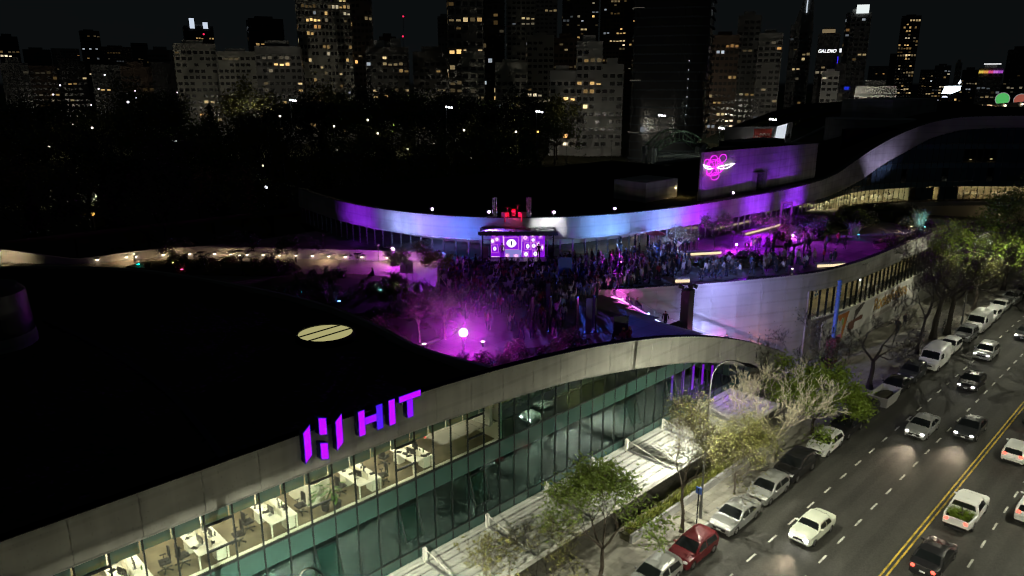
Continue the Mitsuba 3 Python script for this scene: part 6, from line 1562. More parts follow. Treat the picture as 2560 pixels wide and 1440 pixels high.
def tower(label, x, y, w, h, az, mat='grey', lit=.08, yaw=0.0, fl=3.1, cw=2.6, depth=None, bands=True, side=True, warm=(.35, .3, .2, .1, .05), bright=1.0, name='tower', roof=True, z0=0.0, big=False):
    t = thing(name, label, 'building')
    a = az + math.radians(yaw)
    R, D = face_frame(a)
    d = depth or max(9.0, w * .7)
    P = lambda u, v, z: np.array([x, y, 0.0]) + R * u + D * v + [0, 0, z]
    def blk(u0, u1, v0, v1, za, zb):
        c = np.array([P(u, v, z) for u in (u0, u1) for v in (v0, v1) for z in (za, zb)])
        return trimesh.Trimesh(c, np.array([[0, 1, 3], [0, 3, 2], [4, 6, 7], [4, 7, 5], [0, 4, 5], [0, 5, 1], [2, 3, 7], [2, 7, 6], [0, 2, 6], [0, 6, 4], [1, 5, 7], [1, 7, 3]]), process=False)
    part(t, 'wall', blk(-w / 2, w / 2, 0, d, z0, h), 'facade_' + mat)
    nf = int((h - z0 - 1.2) / fl)
    nc = max(2, int(w / cw)); cw_ = w / nc
    near = math.hypot(x, y) < 470
    bd = []
    if bands:
        for f in range(nf + 1):
            z = z0 + .6 + f * fl
            b = blk(-w / 2 - .25, w / 2 + .25, -.9 if near else -.4, d * .9, z - .32, z + .12)
            bd.append(b)
            if near and h - 60 < z < 200: part(t, 'floor_band', b, 'facade_' + mat); bd.pop()
    if bd: part(t, 'lower_floor_bands', cat(bd), 'facade_' + mat, kind='stuff')
    def win(face, k, f, nck):
        z = z0 + .6 + f * fl
        if face == 0:
            u0 = -w / 2 + k * cw_ + cw_ * .16; u1 = u0 + cw_ * .68
            return np.array([P(u0, -.05, z + .75), P(u1, -.05, z + .75), P(u1, -.05, z + fl - .85), P(u0, -.05, z + fl - .85)])
        s = -1 if face == 1 else 1
        v0 = (k + .15) * d / nck; v1 = (k + .85) * d / nck
        q = [P(s * (w / 2 + .05), v1 if s < 0 else v0, 0), P(s * (w / 2 + .05), v0 if s < 0 else v1, 0)]
        return np.array([q[0] + [0, 0, z + .6], q[1] + [0, 0, z + .6], q[1] + [0, 0, z + fl - .8], q[0] + [0, 0, z + fl - .8]])
    dark, lits = [], []
    for face in ((0, 1, 2) if side else (0,)):
        nck = nc if face == 0 else max(2, int(d / 3.4))
        for f in range(nf):
            if z0 + f * fl < 2: continue
            row = cg.random() < .2
            run, tone = 0, None
            for k in range(nck):
                q = win(face, k, f, nck)
                if run == 0:
                    p_ = lit * (3.2 if row else .75)
                    if cg.random() < p_ and (face == 0 or cg.random() < .6):
                        run = int(cg.choice([1, 2, 3, 5], p=[.45, .3, .15, .10]))
                        tone = (int(cg.choice(5, p=np.array(warm) / sum(warm))), float(cg.choice([.10, .3, .8, 1.9], p=[.34, .30, .24, .12])) * bright)
                if run > 0:
                    run -= 1
                    if cg.random() < .82:
                        top_, bot_ = cg.choice([0, 0, 0, .3, .5]), cg.choice([0, 0, .25])
                        q = q.copy(); hgt = q[2, 2] - q[0, 2]
                        q[2:, 2] -= hgt * top_ * .8; q[:2, 2] += hgt * bot_ * .6
                        lits.append((q, tone[0], tone[1] * cg.uniform(.6, 1.2)))
                        continue
                if cg.random() < .85: dark.append(q)
    Q = np.array(dark)
    if len(Q):
        f4 = np.array([[0, 1, 2], [0, 2, 3]])
        part(t, 'dark_windows', trimesh.Trimesh(Q.reshape(-1, 3), (f4[None] + (np.arange(len(Q)) * 4)[:, None, None]).reshape(-1, 3), process=False), 'window_dark', kind='stuff')
    lits.sort(key=lambda l: -l[2])
    for n_, (q, g, k) in enumerate(lits):
        if n_ >= 110: break
        part(t, 'lit_window', trimesh.Trimesh(q, [[0, 1, 2], [0, 2, 3]], process=False), 'lamp_face', emit=glow(GLOWS[g], k * .55))
    if roof:
        part(t, 'roof_block', blk(-w * .28, w * .22, d * .2, d * .7, h, h + cg.uniform(2, 4)), 'facade_' + mat)
        part(t, 'parapet', cat([blk(-w / 2, w / 2, -.02, .3, h + .003, h + .9), blk(-w / 2, w / 2, d - .3, d, h + .003, h + .9)]), 'facade_' + mat)
    return t, P, blk


tower('tall pale tower with long lit floors at the upper left, cut by the top edge', 214, 355, 26.7, 84, 1.03, 'pale', .22, 4, fl=3.3, cw=1.9, bright=1.2)
_t, _P, _b = tower('slim right-hand wing of the tall pale tower', 243, 368, 15.5, 80, .98, 'grey', .07, 4, fl=3.3, cw=2.2)
part(_t, 'blank_shaft', _b(-9.6, -5.0, -3, 6, 0, 84), 'facade_pale')
tower('dark glass office box rising between the mid-rises and the tall pale tower', 255, 499, 23, 72, 1.10, 'blue', .02, 6, fl=3.6, cw=3)
tower('wide grey mid-rise block left of the staggered terraces', 163, 398, 20.1, 49, 1.18, 'pale', .05, 3)
tower('stepped grey block with blank upper wall in the middle left', 177, 381, 18.8, 45, 1.14, 'pale', .04, -3)
tower('balconied block with bright lower floors just left of the tall pale tower', 186, 354, 21.9, 47, 1.09, 'grey', .16, -5, bright=1.5)
_t, _P, _b = tower('distant twin tower with white-lit top far left of centre', 366, 877, 31, 92, 1.18, 'dark', .05, 4)
for u in (-9, 5): part(_t, 'lit_crown', _b(u, u + 5, -1, 3, 90, 97 + (4 if u < 0 else 0)), 'lamp_face', emit=glow((.75, .85, 1), .8))
tower('distant dark slab tower at the left under the dim sky', 249, 865, 17.6, 81, 1.29, 'dark', .06, 4)
tower('dark distant block at the far left edge', 150, 735, 14, 66, 1.37, 'dark', .05)
_t, _P, _b = tower('broad apartment block with rows of balconies right of the tall pale tower', 223, 314, 21, 46.5, .95, 'grey', .13, 2, bright=1.3)
for u, hh in ((-6, 6), (2, 7)): part(_t, 'roof_house', _b(u, u + 5, 2, 7, 46.6, 46.5 + hh - 2), 'facade_white')
tower('balconied apartment block before the tall lit-storey tower', 241, 301, 19.5, 44.5, .895, 'grey', .16, -2, bright=1.3)
tower('slim grey tower peeping left of the tall lit-storey tower', 408, 493, 10.5, 82, .88, 'grey', .05)
tower('tall tower with large lit storeys left of the picture middle', 237, 271, 16.2, 80, .85, 'grey', .20, 3, fl=3.5, cw=3.2, warm=(.4, .4, .2, .05, 0), bright=1.2)
tower('dark right-hand half of the tower with large lit storeys', 257, 274, 11.4, 81, .81, 'dark', .12, 3, fl=3.5, cw=2.6, warm=(.3, .4, .2, .1, 0))
tower('small white stepped house with a blank grey side wall before the towers', 219, 246, 10, 42.5, .84, 'pale', .04, 0)
tower('low white stepped rooftop building with cool white lamps near the middle', 235, 239, 14, 38, .79, 'pale', .10, 0, warm=(.1, .1, .2, .6, 0))
_t, _P, _b = tower('tall tower with bright white top storey above the middle', 355, 352, 17.9, 87, .78, 'pale', .10, 3, warm=(.2, .3, .3, .2, 0))
tower('slim pale round-cornered tower right of the one with the white top storey', 410, 381, 15.4, 95, .75, 'grey', .06, 3, fl=2.9)
tower('plain light grey block with small square windows', 313, 295, 14.9, 55, .76, 'pale', .12, 2, bands=False)
tower('shaded right side block of the plain light grey building', 330, 291, 14.0, 54, .72, 'brown', .09, 2, bands=False)
tower('dark tower speckled with small warm windows, left of the two brown ones', 457, 389, 27.5, 105, .70, 'dark', .13, 2)
tower('broad dark brown tower behind the balconied white block', 515, 396, 32, 108, .66, 'brown', .08, -2)
tower('narrow dark tower between the brown tower and the black curved one', 561, 418, 10.7, 84, .64, 'brown', .05)
tower('tall white balconied block with two lit flats in front of the black curved tower', 246, 204, 10.6, 46, .69, 'white', .07, 2, bright=1.6)
tower('lower left wing of the white balconied block with a bright lit flat', 241, 214, 10.9, 34.5, .73, 'white', .10, 2, bright=1.8)
tower('lower right wing of the white balconied block', 254, 198, 9.1, 37, .66, 'white', .09, 2, bright=1.4)
# the black tower with curved balconies
CT = thing('curved_tower', 'huge black glass tower with curved balcony edges right of the middle', 'building')
_R, _D = face_frame(.59 - .10)
_o = np.array([249.0, 167.0, 0])
_out = smooth_path([(-14.5, 9), (-14.5, 1), (-13, -.8), (0, -.8), (6, -1.5), (12.5, .5), (14.5, 4), (14.5, 20)], 1.0, 3)
_w2 = lambda q: np.array([_o + _R * a + _D * b for a, b in q])[:, :2]
part(CT, 'glass_core', slab_wall(_w2(_out), 0, 78, .4), 'window_dark')
for f in range(24):
    z = 3.3 * f + 1
    part(CT, 'balcony_edge', slab_wall(_w2(_out * 1.04), z, z + .55, 1.2), 'facade_blue')
for f in range(1, 23):
    z = 3.3 * f + 1
    for k in range(2):
        if cg.random() < (.30 if f < 8 else .06):
            m_ = int(cg.integers(6, len(_out) - 8)); seg = _w2(_out[m_:m_ + 3] * 1.005)
            part(CT, 'lit_window', slab_wall(seg, z + .8, z + 2.7, .05), 'lamp_face', emit=glow((.30, 1, .35) if f == 5 else (.75, .85, 1) if f < 8 else (1, .8, .5), .16 if f != 5 else .35))
    if f in (3, 9, 17, 21):
        part(CT, 'edge_light', poly_tube(np.column_stack([_w2(_out[4:14] * 1.06), np.full(len(_out[4:14]), z + .6)]), .08, 5), 'lamp_face', emit=glow((1, .9, .7), .12))
for f in range(2, 12): part(CT, 'corner_lamp', trimesh.creation.icosphere(1, .16).apply_translation([*_w2(_out[-26:-25] * 1.02)[0], 3.3 * f + 2]), 'lamp_face', emit=glow((.8, .85, 1), 1.0))
tower('brown tower with one big amber window right of the black curved tower', 355, 205, 13.5, 53, .52, 'brown', .09, 3, bands=False, cw=2.1, bright=1.5)
tower('tall grey tower with a small lit crown above the speckled brown one', 413, 224, 12.7, 67, .50, 'grey', .07, 0)
tower('pale banded tower with many lit flats, next to the spire', 401, 204, 12.7, 56, .47, 'grey', .16, 2, bright=1.2)
_t, _P, _b = tower('grey tower tapering to a slanted lit spire right of the banded tower', 489, 228, 13.5, 66, .44, 'grey', .12, 0, bright=1.0)
part(_t, 'spire', mani(m3.Manifold.hull_points([tuple(_P(u, v, z)) for u, v, z in ((-5, 0, 66), (6.5, 0, 66), (-5, 9, 66), (6.5, 9, 66), (1, 0, 88), (5.5, 0, 88), (1, 6, 86), (5.5, 6, 86))])), 'facade_grey')
part(_t, 'spire_light', _b(1.5, 2.2, -.6, -.4, 74, 84), 'lamp_face', emit=glow((.8, .9, 1), .7))
_t, _P, _b = tower('dark building topped by white GALENO lettering and a stepped lit roof', 441, 189, 11.5, 57, .40, 'dark', .06, 0)
part(_t, 'sign_panel', _b(-5.7, 4.8, -.35, -.1, 46.4, 49.8), 'window_dark')
_R, _D = face_frame(.40)
_m = meshkit.text_mesh('GALENO', 1.75, .15, bold=True)
_v = _m.vertices.copy(); _v[:, 0] += _v[:, 1] * .2; _s0 = 9.6 / np.ptp(_v[:, 0])
_m.vertices = np.array([_P(-5.2 + a * _s0, -.42 - c, 47.2 + b) for a, b, c in _v])
if _m.face_normals.mean() is not None: part(_t, 'lettering', _m, 'lamp_face', emit=glow((1, 1, 1), 1.6))
part(_t, 'lit_mark', _b(6.2, 7.4, -.45, -.3, 47.2, 49.3), 'lamp_face', emit=glow((1, 1, 1), 1.0))
for u, za, zb in ((5.6, 36, 45), (6.4, 33, 38), (7.0, 20, 24)): part(_t, 'blue_light_strip', _b(u, u + .5, -.6, -.4, za, zb), 'lamp_face', emit=glow((.04, .02, 1), 1.0))
part(_t, 'lit_top', _b(-4, 3, 1, 4, 57.1, 60), 'lamp_face', emit=glow((1, .75, .4), .18))
_t, _P, _b = tower('round-topped tower with a glaring white roof panel right of the white lettering', 521, 205, 14.8, 74, .38, 'grey', .11, 3)
part(_t, 'white_crown', _b(-2, 5.5, -.8, -.5, 74.2, 79.5), 'lamp_face', emit=glow((.92, 1, .98), .9))
part(_t, 'blue_strip', _b(-4, -1, -.6, -.4, 26, 28), 'lamp_face', emit=glow((.02, .05, 1), .5))
_t, _P, _b = tower('distant black tower dotted with warm lit storeys standing alone on the right', 902, 299, 19, 100, .32, 'dark', .26, 0, fl=3.6, cw=2.6, warm=(.5, .35, .15, 0, 0))
part(_t, 'stepped_wing', _b(-16, -9.6, 0, 8, 0, 62), 'facade_dark')
tower('low long white building under the towers on the right', 395, 143, 18.8, 28, .35, 'white', .10, 0, fl=3.4)
tower('blue-lit pale slab below the white lettering', 432, 182, 9, 36, .395, 'white', .05, 0)
tower('distant lit office block with bands of dim windows', 865, 250, 14.6, 47, .28, 'grey', .30, 0, bright=.5)
tower('blank grey pylon building beside the bright screen', 675, 184, 4.4, 45, .27, 'pale', .01, 0, bands=False)
_t, _P, _b = tower('distant block wearing a yellow and purple screen band at the right', 632, 151, 15.1, 40, .23, 'grey', .22, 0, bright=.4)
for k in range(10): part(_t, 'screen_band', _b(-7.4 + 1.48 * k, -6.0 + 1.48 * k, -.8, -.5, 37.2, 39.0), 'lamp_face', emit=glow(((1, .7, .1), (1, .45, .1), (.9, .1, .3), (.8, .2, .9), (.5, .1, .7))[k // 2], .7))
part(_t, 'white_band', _b(-5, 5.5, -.6, -.3, 43.2, 43.9), 'lamp_face', emit=glow((1, 1, 1), 1.0))
tower('dim block at the right edge of the skyline', 684, 146, 16, 54, .21, 'dark', .10, 0, bright=.5)
for k, (x, y, w, h, az) in enumerate([(247, 1072, 29, 69, 1.34), (251, 968, 27.2, 68, 1.32), (300, 954, 30.8, 70, 1.27), (291, 852, 15.9, 71, 1.24), (241, 657, 20.5, 56, 1.22), (1052, 320, 17.7, 47, .30), (968, 251, 16.2, 44, .25), (1036, 371, 30.8, 52, .34), (290, 407, 10.6, 58, .95), (435, 178, 5.6, 41, .39), (101, 490, 12.8, 40, 1.37), (118, 506, 13.8, 40, 1.34), (133, 503, 13.3, 42, 1.31), (138, 460, 14.6, 40, 1.28), (146, 436, 15.5, 38, 1.25), (156, 422, 13.6, 41, 1.22)]):
    tower('dim far block number %s of the low skyline, counted from the left' % ('one two three four five six seven eight nine ten eleven twelve thirteen fourteen fifteen sixteen'.split()[k]), x, y, w, h, az, ('dark', 'grey', 'brown')[k % 3], .05, 0, bright=.6, name='far_block', roof=k % 2 == 0)
# red obstacle lights on roofs
for k, (x, y, z, lab) in enumerate(((236, 318, 53, 'red roof light on a mast right of the tall pale tower'), (262, 352, 66, 'faint red roof light beside the tall pale tower'), (171, 404, 55, 'tiny red lamp over the left skyline'))):
    r = thing('roof_beacon', lab, 'lamp')
    part(r, 'mast', tubes([[x, y, z - 8]], [[x, y, z]], .12), 'black_metal')
    part(r, 'lamp', trimesh.creation.icosphere(1, .5).apply_translation([x, y, z]), 'lamp_face', emit=glow((1, .02, .1), 1.2))
# shielded street lamps of the city avenue: they wash the facades behind
for k, (az, R_) in enumerate([(1.33, 345), (1.20, 335), (1.12, 318), (1.03, 330), (.95, 310), (.87, 290), (.79, 275), (.72, 262), (.66, 258), (.57, 330), (.50, 360), (.44, 400), (.38, 400)]):
    x, y = R_ * math.cos(az), R_ * math.sin(az)
    L = thing('avenue_lamp', 'shielded avenue lamp behind the park trees in front of the city blocks', 'street lamp', 'shielded avenue lamps behind the park')
    part(L, 'pole', tubes([[x, y, 0]], [[x, y, 11]], .12), 'grey_metal')
    part(L, 'head', box(x - .5, x + .5, y - .5, y + .5, 11, 11.2), 'lamp_housing')
    if k % 2 == 0: spot(L + '_beam', (x + 2 * math.cos(az), y + 2 * math.sin(az), 11.6), (x + 60 * math.cos(az), y + 60 * math.sin(az), 32), [v * (900 if az > .8 else 300 if az > .6 else 700) for v in (1.0, .92, .74)], 78, 40, .6)

# ---------------------------------------------------------------- the park
def park_proto(seed, h, spread, kind):
    if kind == 'round':
        P, Q, A, B, tips = grow(seed, h, spread, fork=.28, limbs=5, depth=5, r0=.32, shrink=.8)
        return tubes(P[A > .07], Q[A > .07], A[A > .07], B[A > .07], 5), leaves(tips, 2600, .5, 1.1, seed)
    if kind == 'conic':
        g = np.random.default_rng(seed)
        n = 2400; z = h * (.12 + .88 * (1 - np.sqrt(g.random(n)))); a = g.uniform(0, 2 * PI, n); r = (1 - z / h) * h * .2 * np.sqrt(g.uniform(.3, 1, n)) * (1 + .35 * np.sin(5 * a + z))
        return tubes([[0, 0, 0]], [[0, 0, h * .95]], .3, .05), leaves(np.column_stack([r * np.cos(a), r * np.sin(a), z]), n, .45, .2, seed)
    P, Q, A, B, tips = grow(seed, h, spread, fork=.35, limbs=4, depth=6, r0=.28, shrink=.78)
    return tubes(P, Q, np.maximum(A, .03), np.maximum(B, .03), 4), leaves(tips, 500, .3, .5, seed)


PROTO = [tuple(mikit.ply(m) for m in park_proto(100 + k, h, s, kd)) for k, (h, s, kd) in enumerate(((20, 1.3, 'round'), (20, 1.0, 'round'), (20, 1.5, 'round'), (20, .9, 'conic'), (20, 1.2, 'bare'), (20, 1.4, 'round')))]
kinds = ['broad dark park tree', 'tall dark park tree', 'wide low-crowned dark park tree', 'dark conifer', 'bare-twigged park tree', 'rounded dark park tree']
pk = np.random.default_rng(9)
spots_ = []
tries = 0
while len(spots_) < 118 and tries < 9000:
    tries += 1
    az, R_ = math.radians(pk.uniform(33, 86)), 335 * math.sqrt(pk.uniform(.14, 1))
    x, y = R_ * math.cos(az), R_ * math.sin(az)
    if y < 114 or (x > 118 and y < 150 and x < 300) or any((x - a) ** 2 + (y - b) ** 2 < (6.5 + R_ * .012) ** 2 for a, b, _ in spots_): continue
    if az < math.radians(41) and R_ > 150: continue
    spots_.append((x, y, R_))
for x, y, R_ in sorted(spots_, key=lambda s: s[2]):
    p = int(pk.integers(6))
    h = pk.uniform(12, 17) + 9.5 * np.clip((R_ - 130) / 180, 0, 1)
    az = math.degrees(math.atan2(y, x))
    zone = 'left' if az > 66 else 'middle' if az > 52 else 'right'
    dep = 'near the terrace' if R_ < 190 else 'halfway across the park' if R_ < 265 else 'by the city edge'
    lab = '%s %s, in the %s part of the picture' % (kinds[p], dep, zone)
    t = thing('park_tree', lab, 'tree', lab)
    M = T().translate([x, y, 0]).rotate([0, 0, 1], float(pk.uniform(0, 360))).scale([h / 20 * .95, h / 20 * .95, h / 20])
    put(t + '__trunk', PROTO[p][0], 'bark_dark', M=M)
    put(t + '__crown', PROTO[p][1], ('leaf_green', 'leaf_dark', 'leaf_olive')[int(pk.integers(3))], M=M)
PARKL = [(94.2, 316.3, 33.2, 0), (79.6, 320.3, 29.4, 0), (91.6, 317, 28.1, 0), (100.4, 314.4, 26.4, 0), (83.4, 319.3, 17.9, 1), (81.6, 319.7, 15, 1), (103.4, 313.4, 27.3, 0), (117.4, 308.4, 26.6, 0), (103.4, 313.4, 24.6, 0), (88.4, 317.9, 22.2, 0), (77, 320.9, 26.1, 0),
         (78.8, 216.1, 14.6, 2), (50.9, 224.3, 14, 1), (61.1, 221.7, 18.6, 1), (72, 218.4, 9.6, 1), (109, 202.5, 25.4, 2), (106.2, 204, 20.9, 1), (120, 196.2, 10.8, 1), (119.4, 196.6, 17.8, 1), (70.1, 219.1, 25.2, 0), (66, 134.7, 10.7, 0), (38, 145.1, 7.6, 3),
         (133.9, 161.8, 23.8, 2), (152.2, 144.7, 22.6, 2), (148.2, 148.8, 17, 1), (152.5, 144.4, 17, 3), (116.7, 174.6, 20.4, 1), (118.8, 173.2, 16.8, 1), (125.2, 168.6, 12.4, 1), (131.1, 164.1, 13.7, 1), (137.6, 158.7, 17.5, 1), (173.3, 118.6, 21.7, 2), (181.9, 104.9, 18.5, 2), (187.9, 93.8, 21, 2), (150, 170, 8, 1), (100, 205, 7, 1), (60, 200, 7, 1)]
for k, (x, y, z, kd) in enumerate(PARKL):
    L = thing('park_lamp', 'bright park lamp among the dark trees, in place %d of the scattered lamps' % (k + 1), 'park lamp', 'lamps scattered through the park')
    labels[L]['label'] = '%s among the dark park trees' % ('distant cool lamp', 'small warm-white lamp', 'bright white lamp on a tall pole', 'orange lamp')[kd]
    labels[L]['group'] = labels[L]['label'] + 's'
    c = ((.85, .88, 1), (1, .93, .7), (.9, .95, 1), (1, .5, .12))[kd]
    part(L, 'pole', tubes([[x, y, 0]], [[x, y, z - .2]], .10, n=5), 'grey_metal')
    for j in range(3 if kd == 2 else 1):
        part(L, 'head', trimesh.creation.icosphere(1, .32 if kd < 2 else .3).apply_translation([x + j * .75 * math.sin(.8), y - j * .75 * math.cos(.8), z - .1 * j]), 'lamp_face', emit=glow(c, 5.0 if kd == 2 else 2.2))
    if kd and k % 3 == 0: spot(L + '_beam', (x, y, z - .5), (x, y, 0), [v * (500 if kd == 2 else 190) for v in c], 75, 30, .18)
# pale pavilion in the park at the left, viaduct, avenue, arch, billboards
PV = thing('park_pavilion', 'small pale lamp-lit pavilion wall among the trees at the far left', 'pavilion')
part(PV, 'wall', box(47, 60, 214, 215, 0, 5.5), 'facade_white')
part(PV, 'roof', box(46, 61, 212.5, 219, 5.6, 6.0), 'facade_dark')
spot(PV + '_light', (53, 205, 7), (53, 214, 2.5), [150 * v for v in (1, .95, .65)], 60, 30, .2)
VD = thing('railway_viaduct', 'long dark brick railway viaduct with shallow arches behind the terrace', 'viaduct')
for k in range(17):
    a = 20 + k * 10.6
    m_ = flat(Polygon([(a, 0), (a + 10.4, 0), (a + 10.4, 6.8), (a, 6.8)]).difference(Polygon([(a + 5.2 + 4.1 * math.cos(q), max(0, 4.6 * math.sin(q))) for q in np.linspace(0, PI, 16)])), 0, 5)
    m_.apply_translation([0, 128 - .06 * (a - 20), 0])
    part(VD, 'arch_bay', m_, 'facade_brown')
part(VD, 'parapet', slab_wall(np.array([(20, 127.8), (200, 117.0)]), 6.82, 7.7, .4), 'facade_brown')
put('far_avenue', trimesh.Trimesh([[196, 118, .03], [330, 214, .03], [318, 236, .03], [186, 140, .03]], [[0, 1, 2], [0, 2, 3]]), 'asphalt', kind='structure')
for k, (x, y, kd, pc, lt) in enumerate(((214, 143, 'sedan', 'dark', 'head'), (226, 150, 'hatch', 'white', 'head'), (232, 160, 'van', 'white', 'head'), (240, 157, 'sedan', 'silver', 'tail'), (250, 172, 'hatch', 'grey', 'tail'), (262, 176, 'sedan', 'white', 'head'), (222, 139, 'suv', 'black', 'tail'))):
    kx = thing('distant_car', 'distant %s %s on the avenue behind the neon box, %s' % (dict(dark='dark', white='white', silver='silver', grey='grey', black='black')[pc], 'van' if kd == 'van' else 'car', ('nearest with headlights', 'second nearest', 'in the middle', 'driving away', 'farther off', 'farthest', 'near the kerb')[k]), 'car')
    labels[kx]['group'] = 'cars on the avenue behind the stage block'
    M = T().translate([x, y, .05]).rotate([0, 0, 1], 35.6 + (180 if lt == 'head' else 0))
    for n_, d_, mat in car_model(kd):
        e = None
        if mat == 'PAINT': mat = 'paint_' + pc
        elif mat == 'HEAD': mat, e = ('lamp_face', glow((1, .95, .85), 5.0)) if lt == 'head' else ('lamp_clear', None)
        elif mat == 'TAIL': mat, e = ('lamp_face', glow((1, .04, .02), 2.5)) if lt == 'tail' else ('lamp_red', None)
        part(kx, n_, d_, mat, M=M, emit=e)
for k, (x, y) in enumerate(((226, 152),)): spot('avenue_pool_light_%d' % k, (x, y, 18), (x + 4, y + 3, 0), [500 * v for v in (.95, 1, .85)], 60, 30, .5)
AB = thing('arched_bridge', 'pale green lattice arch of a bridge over the far avenue', 'bridge')
shiny('bridge_green', (.16, .24, .17), .6)
_q = np.linspace(0, 1, 15)
for off in (0, 9):
    A_ = np.array([(165 + 8.5 * u - .0 + off * .6, 113 - 12.5 * u + off * .8, 12.6 + 4.6 * math.sin(PI * u)) for u in _q]) + [12, 9, 0]
    B_ = np.array([(165 + 8.5 * u + off * .6, 113 - 12.5 * u + off * .8, 10.9 + 3.8 * math.sin(PI * u)) for u in _q]) + [12, 9, 0]
    part(AB, 'arch', poly_tube(A_, .28, 6), 'bridge_green'); part(AB, 'arch', poly_tube(B_, .22, 6), 'bridge_green')
    for a, b in zip(A_[1:-1], B_[1:-1]): part(AB, 'strut', tubes([a], [b], .13, n=5), 'bridge_green')
    for u in (A_[0], A_[-1]): part(AB, 'pier', box(u[0] - .6, u[0] + .6, u[1] - .6, u[1] + .6, 0, 12.4), 'facade_white')
part(AB, 'deck', slab_wall(np.array([(177, 122), (185.5, 109.5)]), 9.9, 10.7, 7), 'facade_grey')
spot(AB + '_light', (172, 104, 16), (184, 118, 12), [70 * v for v in (.85, 1, .8)], 60, 30, .2)
# billboards
_az = math.atan2(88, 168.5)
_R, _D = face_frame(_az)
BBP = lambda u, v, z: np.array([168.5, 88.2, 0]) + _R * u + _D * v + [0, 0, z]


def facing(poly, v0, v1, P=None):
    P = P or BBP
    m = trimesh.creation.extrude_polygon(Polygon(poly), v1 - v0, engine='earcut')
    m.vertices = np.array([P(a, v1 - c, b) for a, b, c in m.vertices])
    return m


BB = thing('billboard', 'red SWISS MEDICAL billboard on a grey wall with a white-lit end panel', 'billboard')
part(BB, 'wall', facing([(-6.6, 9), (6.8, 9), (6.8, 20.2), (-6.6, 19.8)], 0, .6), 'facade_grey')
shiny('bill_red', (.55, .05, .03), .5)
part(BB, 'red_panel', facing([(.2, 15.6), (4.3, 15.7), (4.3, 19.6), (.2, 19.5)], -.12, -.03), 'bill_red')
for tx, h_, u, z in (('SWISS', .55, 1.5, 17.9), ('MEDICAL', .72, 1.5, 16.8)):
    m_ = meshkit.text_mesh(tx, h_, .02, bold=True); w_ = np.ptp(m_.vertices[:, 0])
    m_.vertices = np.array([BBP(u + a * min(1, 2.6 / w_), -.14 - c, z + b) for a, b, c in m_.vertices])
    part(BB, 'white_lettering', m_, 'white_paint')
for du in (0, .42):
    for dz in (0, .5): part(BB, 'white_square', facing([(.5 + du, 17 + dz), (.8 + du, 17 + dz), (.8 + du, 17.36 + dz), (.5 + du, 17.36 + dz)], -.15, -.125), 'white_paint')
part(BB, 'lit_panel', facing([(5.0, 16.4), (7.2, 16.6), (7.6, 20.9), (5.4, 20.2)], -.3, -.2), 'lamp_face', emit=glow((.85, .92, 1), .75))
part(BB, 'grey_panel', facing([(7.25, 16.6), (8.6, 16.7), (8.9, 21.3), (7.65, 20.95)], -.3, -.2), 'facade_white')
part(BB, 'dark_drawing', facing([(7.5, 17.2), (8.4, 17.6), (8.4, 18.6), (7.6, 18.0)], -.33, -.31), 'banner_ink')
spot(BB + '_light', BBP(3, -7, 15), BBP(2.5, 0, 17.6), [26 * v for v in (1, .95, .9)], 50, 30, .2)
LS = thing('street_screen', 'blinding blue-white advertising screen on the far right', 'screen')
_az2 = math.atan2(112, 404.8); _R2, _D2 = face_frame(_az2)
SP2 = lambda u, v, z: np.array([404.8, 112.3, 0]) + _R2 * u + _D2 * v + [0, 0, z]
part(LS, 'screen', facing([(-3.6, 25.2), (-2.6, 28.9), (4.2, 29.0), (4.0, 26.9), (.4, 25.2)], 0, .3, SP2), 'lamp_face', emit=glow((.75, .92, 1), 2.5))
part(LS, 'side_panel', facing([(2.6, 30.2), (3.6, 32), (4.0, 30.4), (3.2, 29.6)], 0, .3, SP2), 'lamp_face', emit=glow((.8, .9, 1), 1.5))
part(LS, 'lower_glow', facing([(-3.2, 23.6), (-.6, 23.6), (-1.2, 24.3), (-2.9, 24.3)], 0, .3, SP2), 'lamp_face', emit=glow((.7, .8, 1), 1.5))
part(LS, 'post', facing([(-.4, 0), (.4, 0), (.4, 25), (-.4, 25)], .4, .8, SP2), 'black_metal')
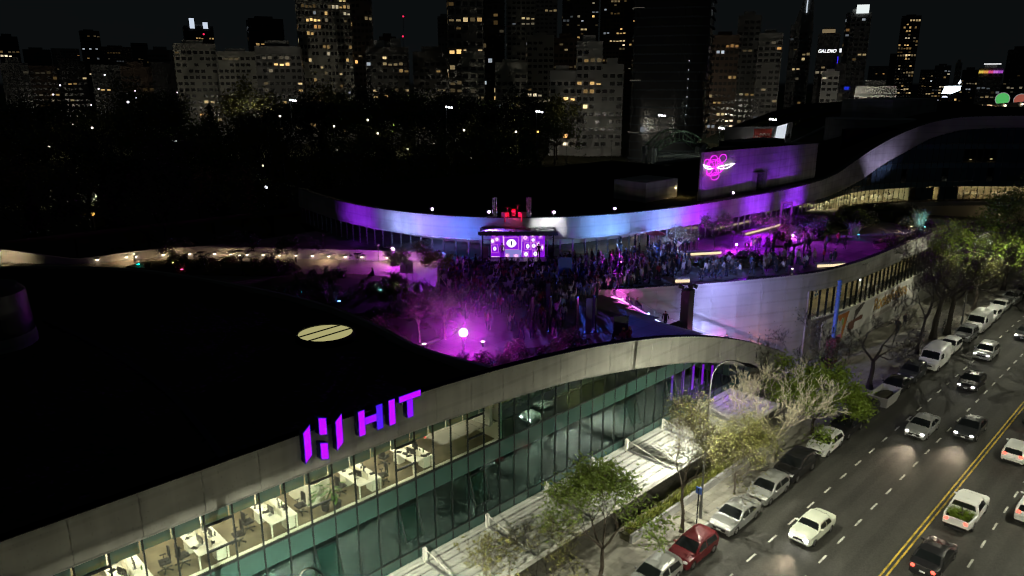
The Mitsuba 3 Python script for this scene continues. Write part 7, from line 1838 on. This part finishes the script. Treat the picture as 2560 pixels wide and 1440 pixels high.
for u, z, c in ((-5.6, 21.3, (.7, .7, 1)), (-5.0, 22.2, (.8, .8, 1)), (-4.4, 16.8, (1, .5, .4)), (-2.6, 17.5, (1, .05, .03)), (-1.2, 17.2, (1, .06, .05)), (-3.4, 16.2, (1, .1, .06)), (-.4, 16.9, (1, .05, .04))):
    lp = thing('traffic_glow_lamp', 'bright traffic light glowing below the street screen at %.0f decimetres' % abs(u * 10), 'traffic light', 'traffic lights below the street screen')
    labels[lp]['label'] = 'glowing traffic light below the street screen'
    part(lp, 'lens', trimesh.creation.icosphere(1, .55).apply_translation(SP2(u, -1, z)), 'lamp_face', emit=glow(c, 2.0))
    part(lp, 'post', tubes([SP2(u, 0, 0)], [SP2(u, -.8, z - .5)], .1, n=5), 'black_metal')
for (u0, z, c, lab, tx) in ((-3.3, 23.1, (.10, .55, .14), 'round green illuminated sign disc at the right edge', 'green'), (3.9, 22.6, (.40, .10, .07), 'round red-brown illuminated sign disc at the right edge', 'red')):
    _az3 = math.atan2(88, 410.6); _R3, _D3 = face_frame(_az3)
    SP3 = lambda u, v, zz: np.array([410.6, 88.2, 0]) + _R3 * u + _D3 * v + [0, 0, zz]
    ds = thing('disc_sign', lab, 'sign')
    t_ = np.linspace(0, 2 * PI, 32, endpoint=False)
    part(ds, 'disc', facing([(u0 + 2.7 * math.cos(a), z + 2.7 * math.sin(a)) for a in t_], 0, .3, SP3), 'lamp_face', emit=glow(c, .8))
    part(ds, 'rim', facing(Polygon([(u0 + 2.95 * math.cos(a), z + 2.95 * math.sin(a)) for a in t_]).difference(Polygon([(u0 + 2.72 * math.cos(a), z + 2.72 * math.sin(a)) for a in t_])), -.1, .1, SP3) if False else cat([facing([(u0 + r_ * math.cos(a), z + r_ * math.sin(a)) for a, r_ in ((q, 2.72), (q, 2.95), (q + .2, 2.95), (q + .2, 2.72))], -.1, .1, SP3) for q in np.arange(0, 2 * PI, .2)]), 'lamp_face', emit=glow((.7, .7, .7), .4))
    part(ds, 'post', facing([(u0 - .2, 0), (u0 + .2, 0), (u0 + .2, z - 2.8), (u0 - .2, z - 2.8)], .4, .8, SP3), 'black_metal')
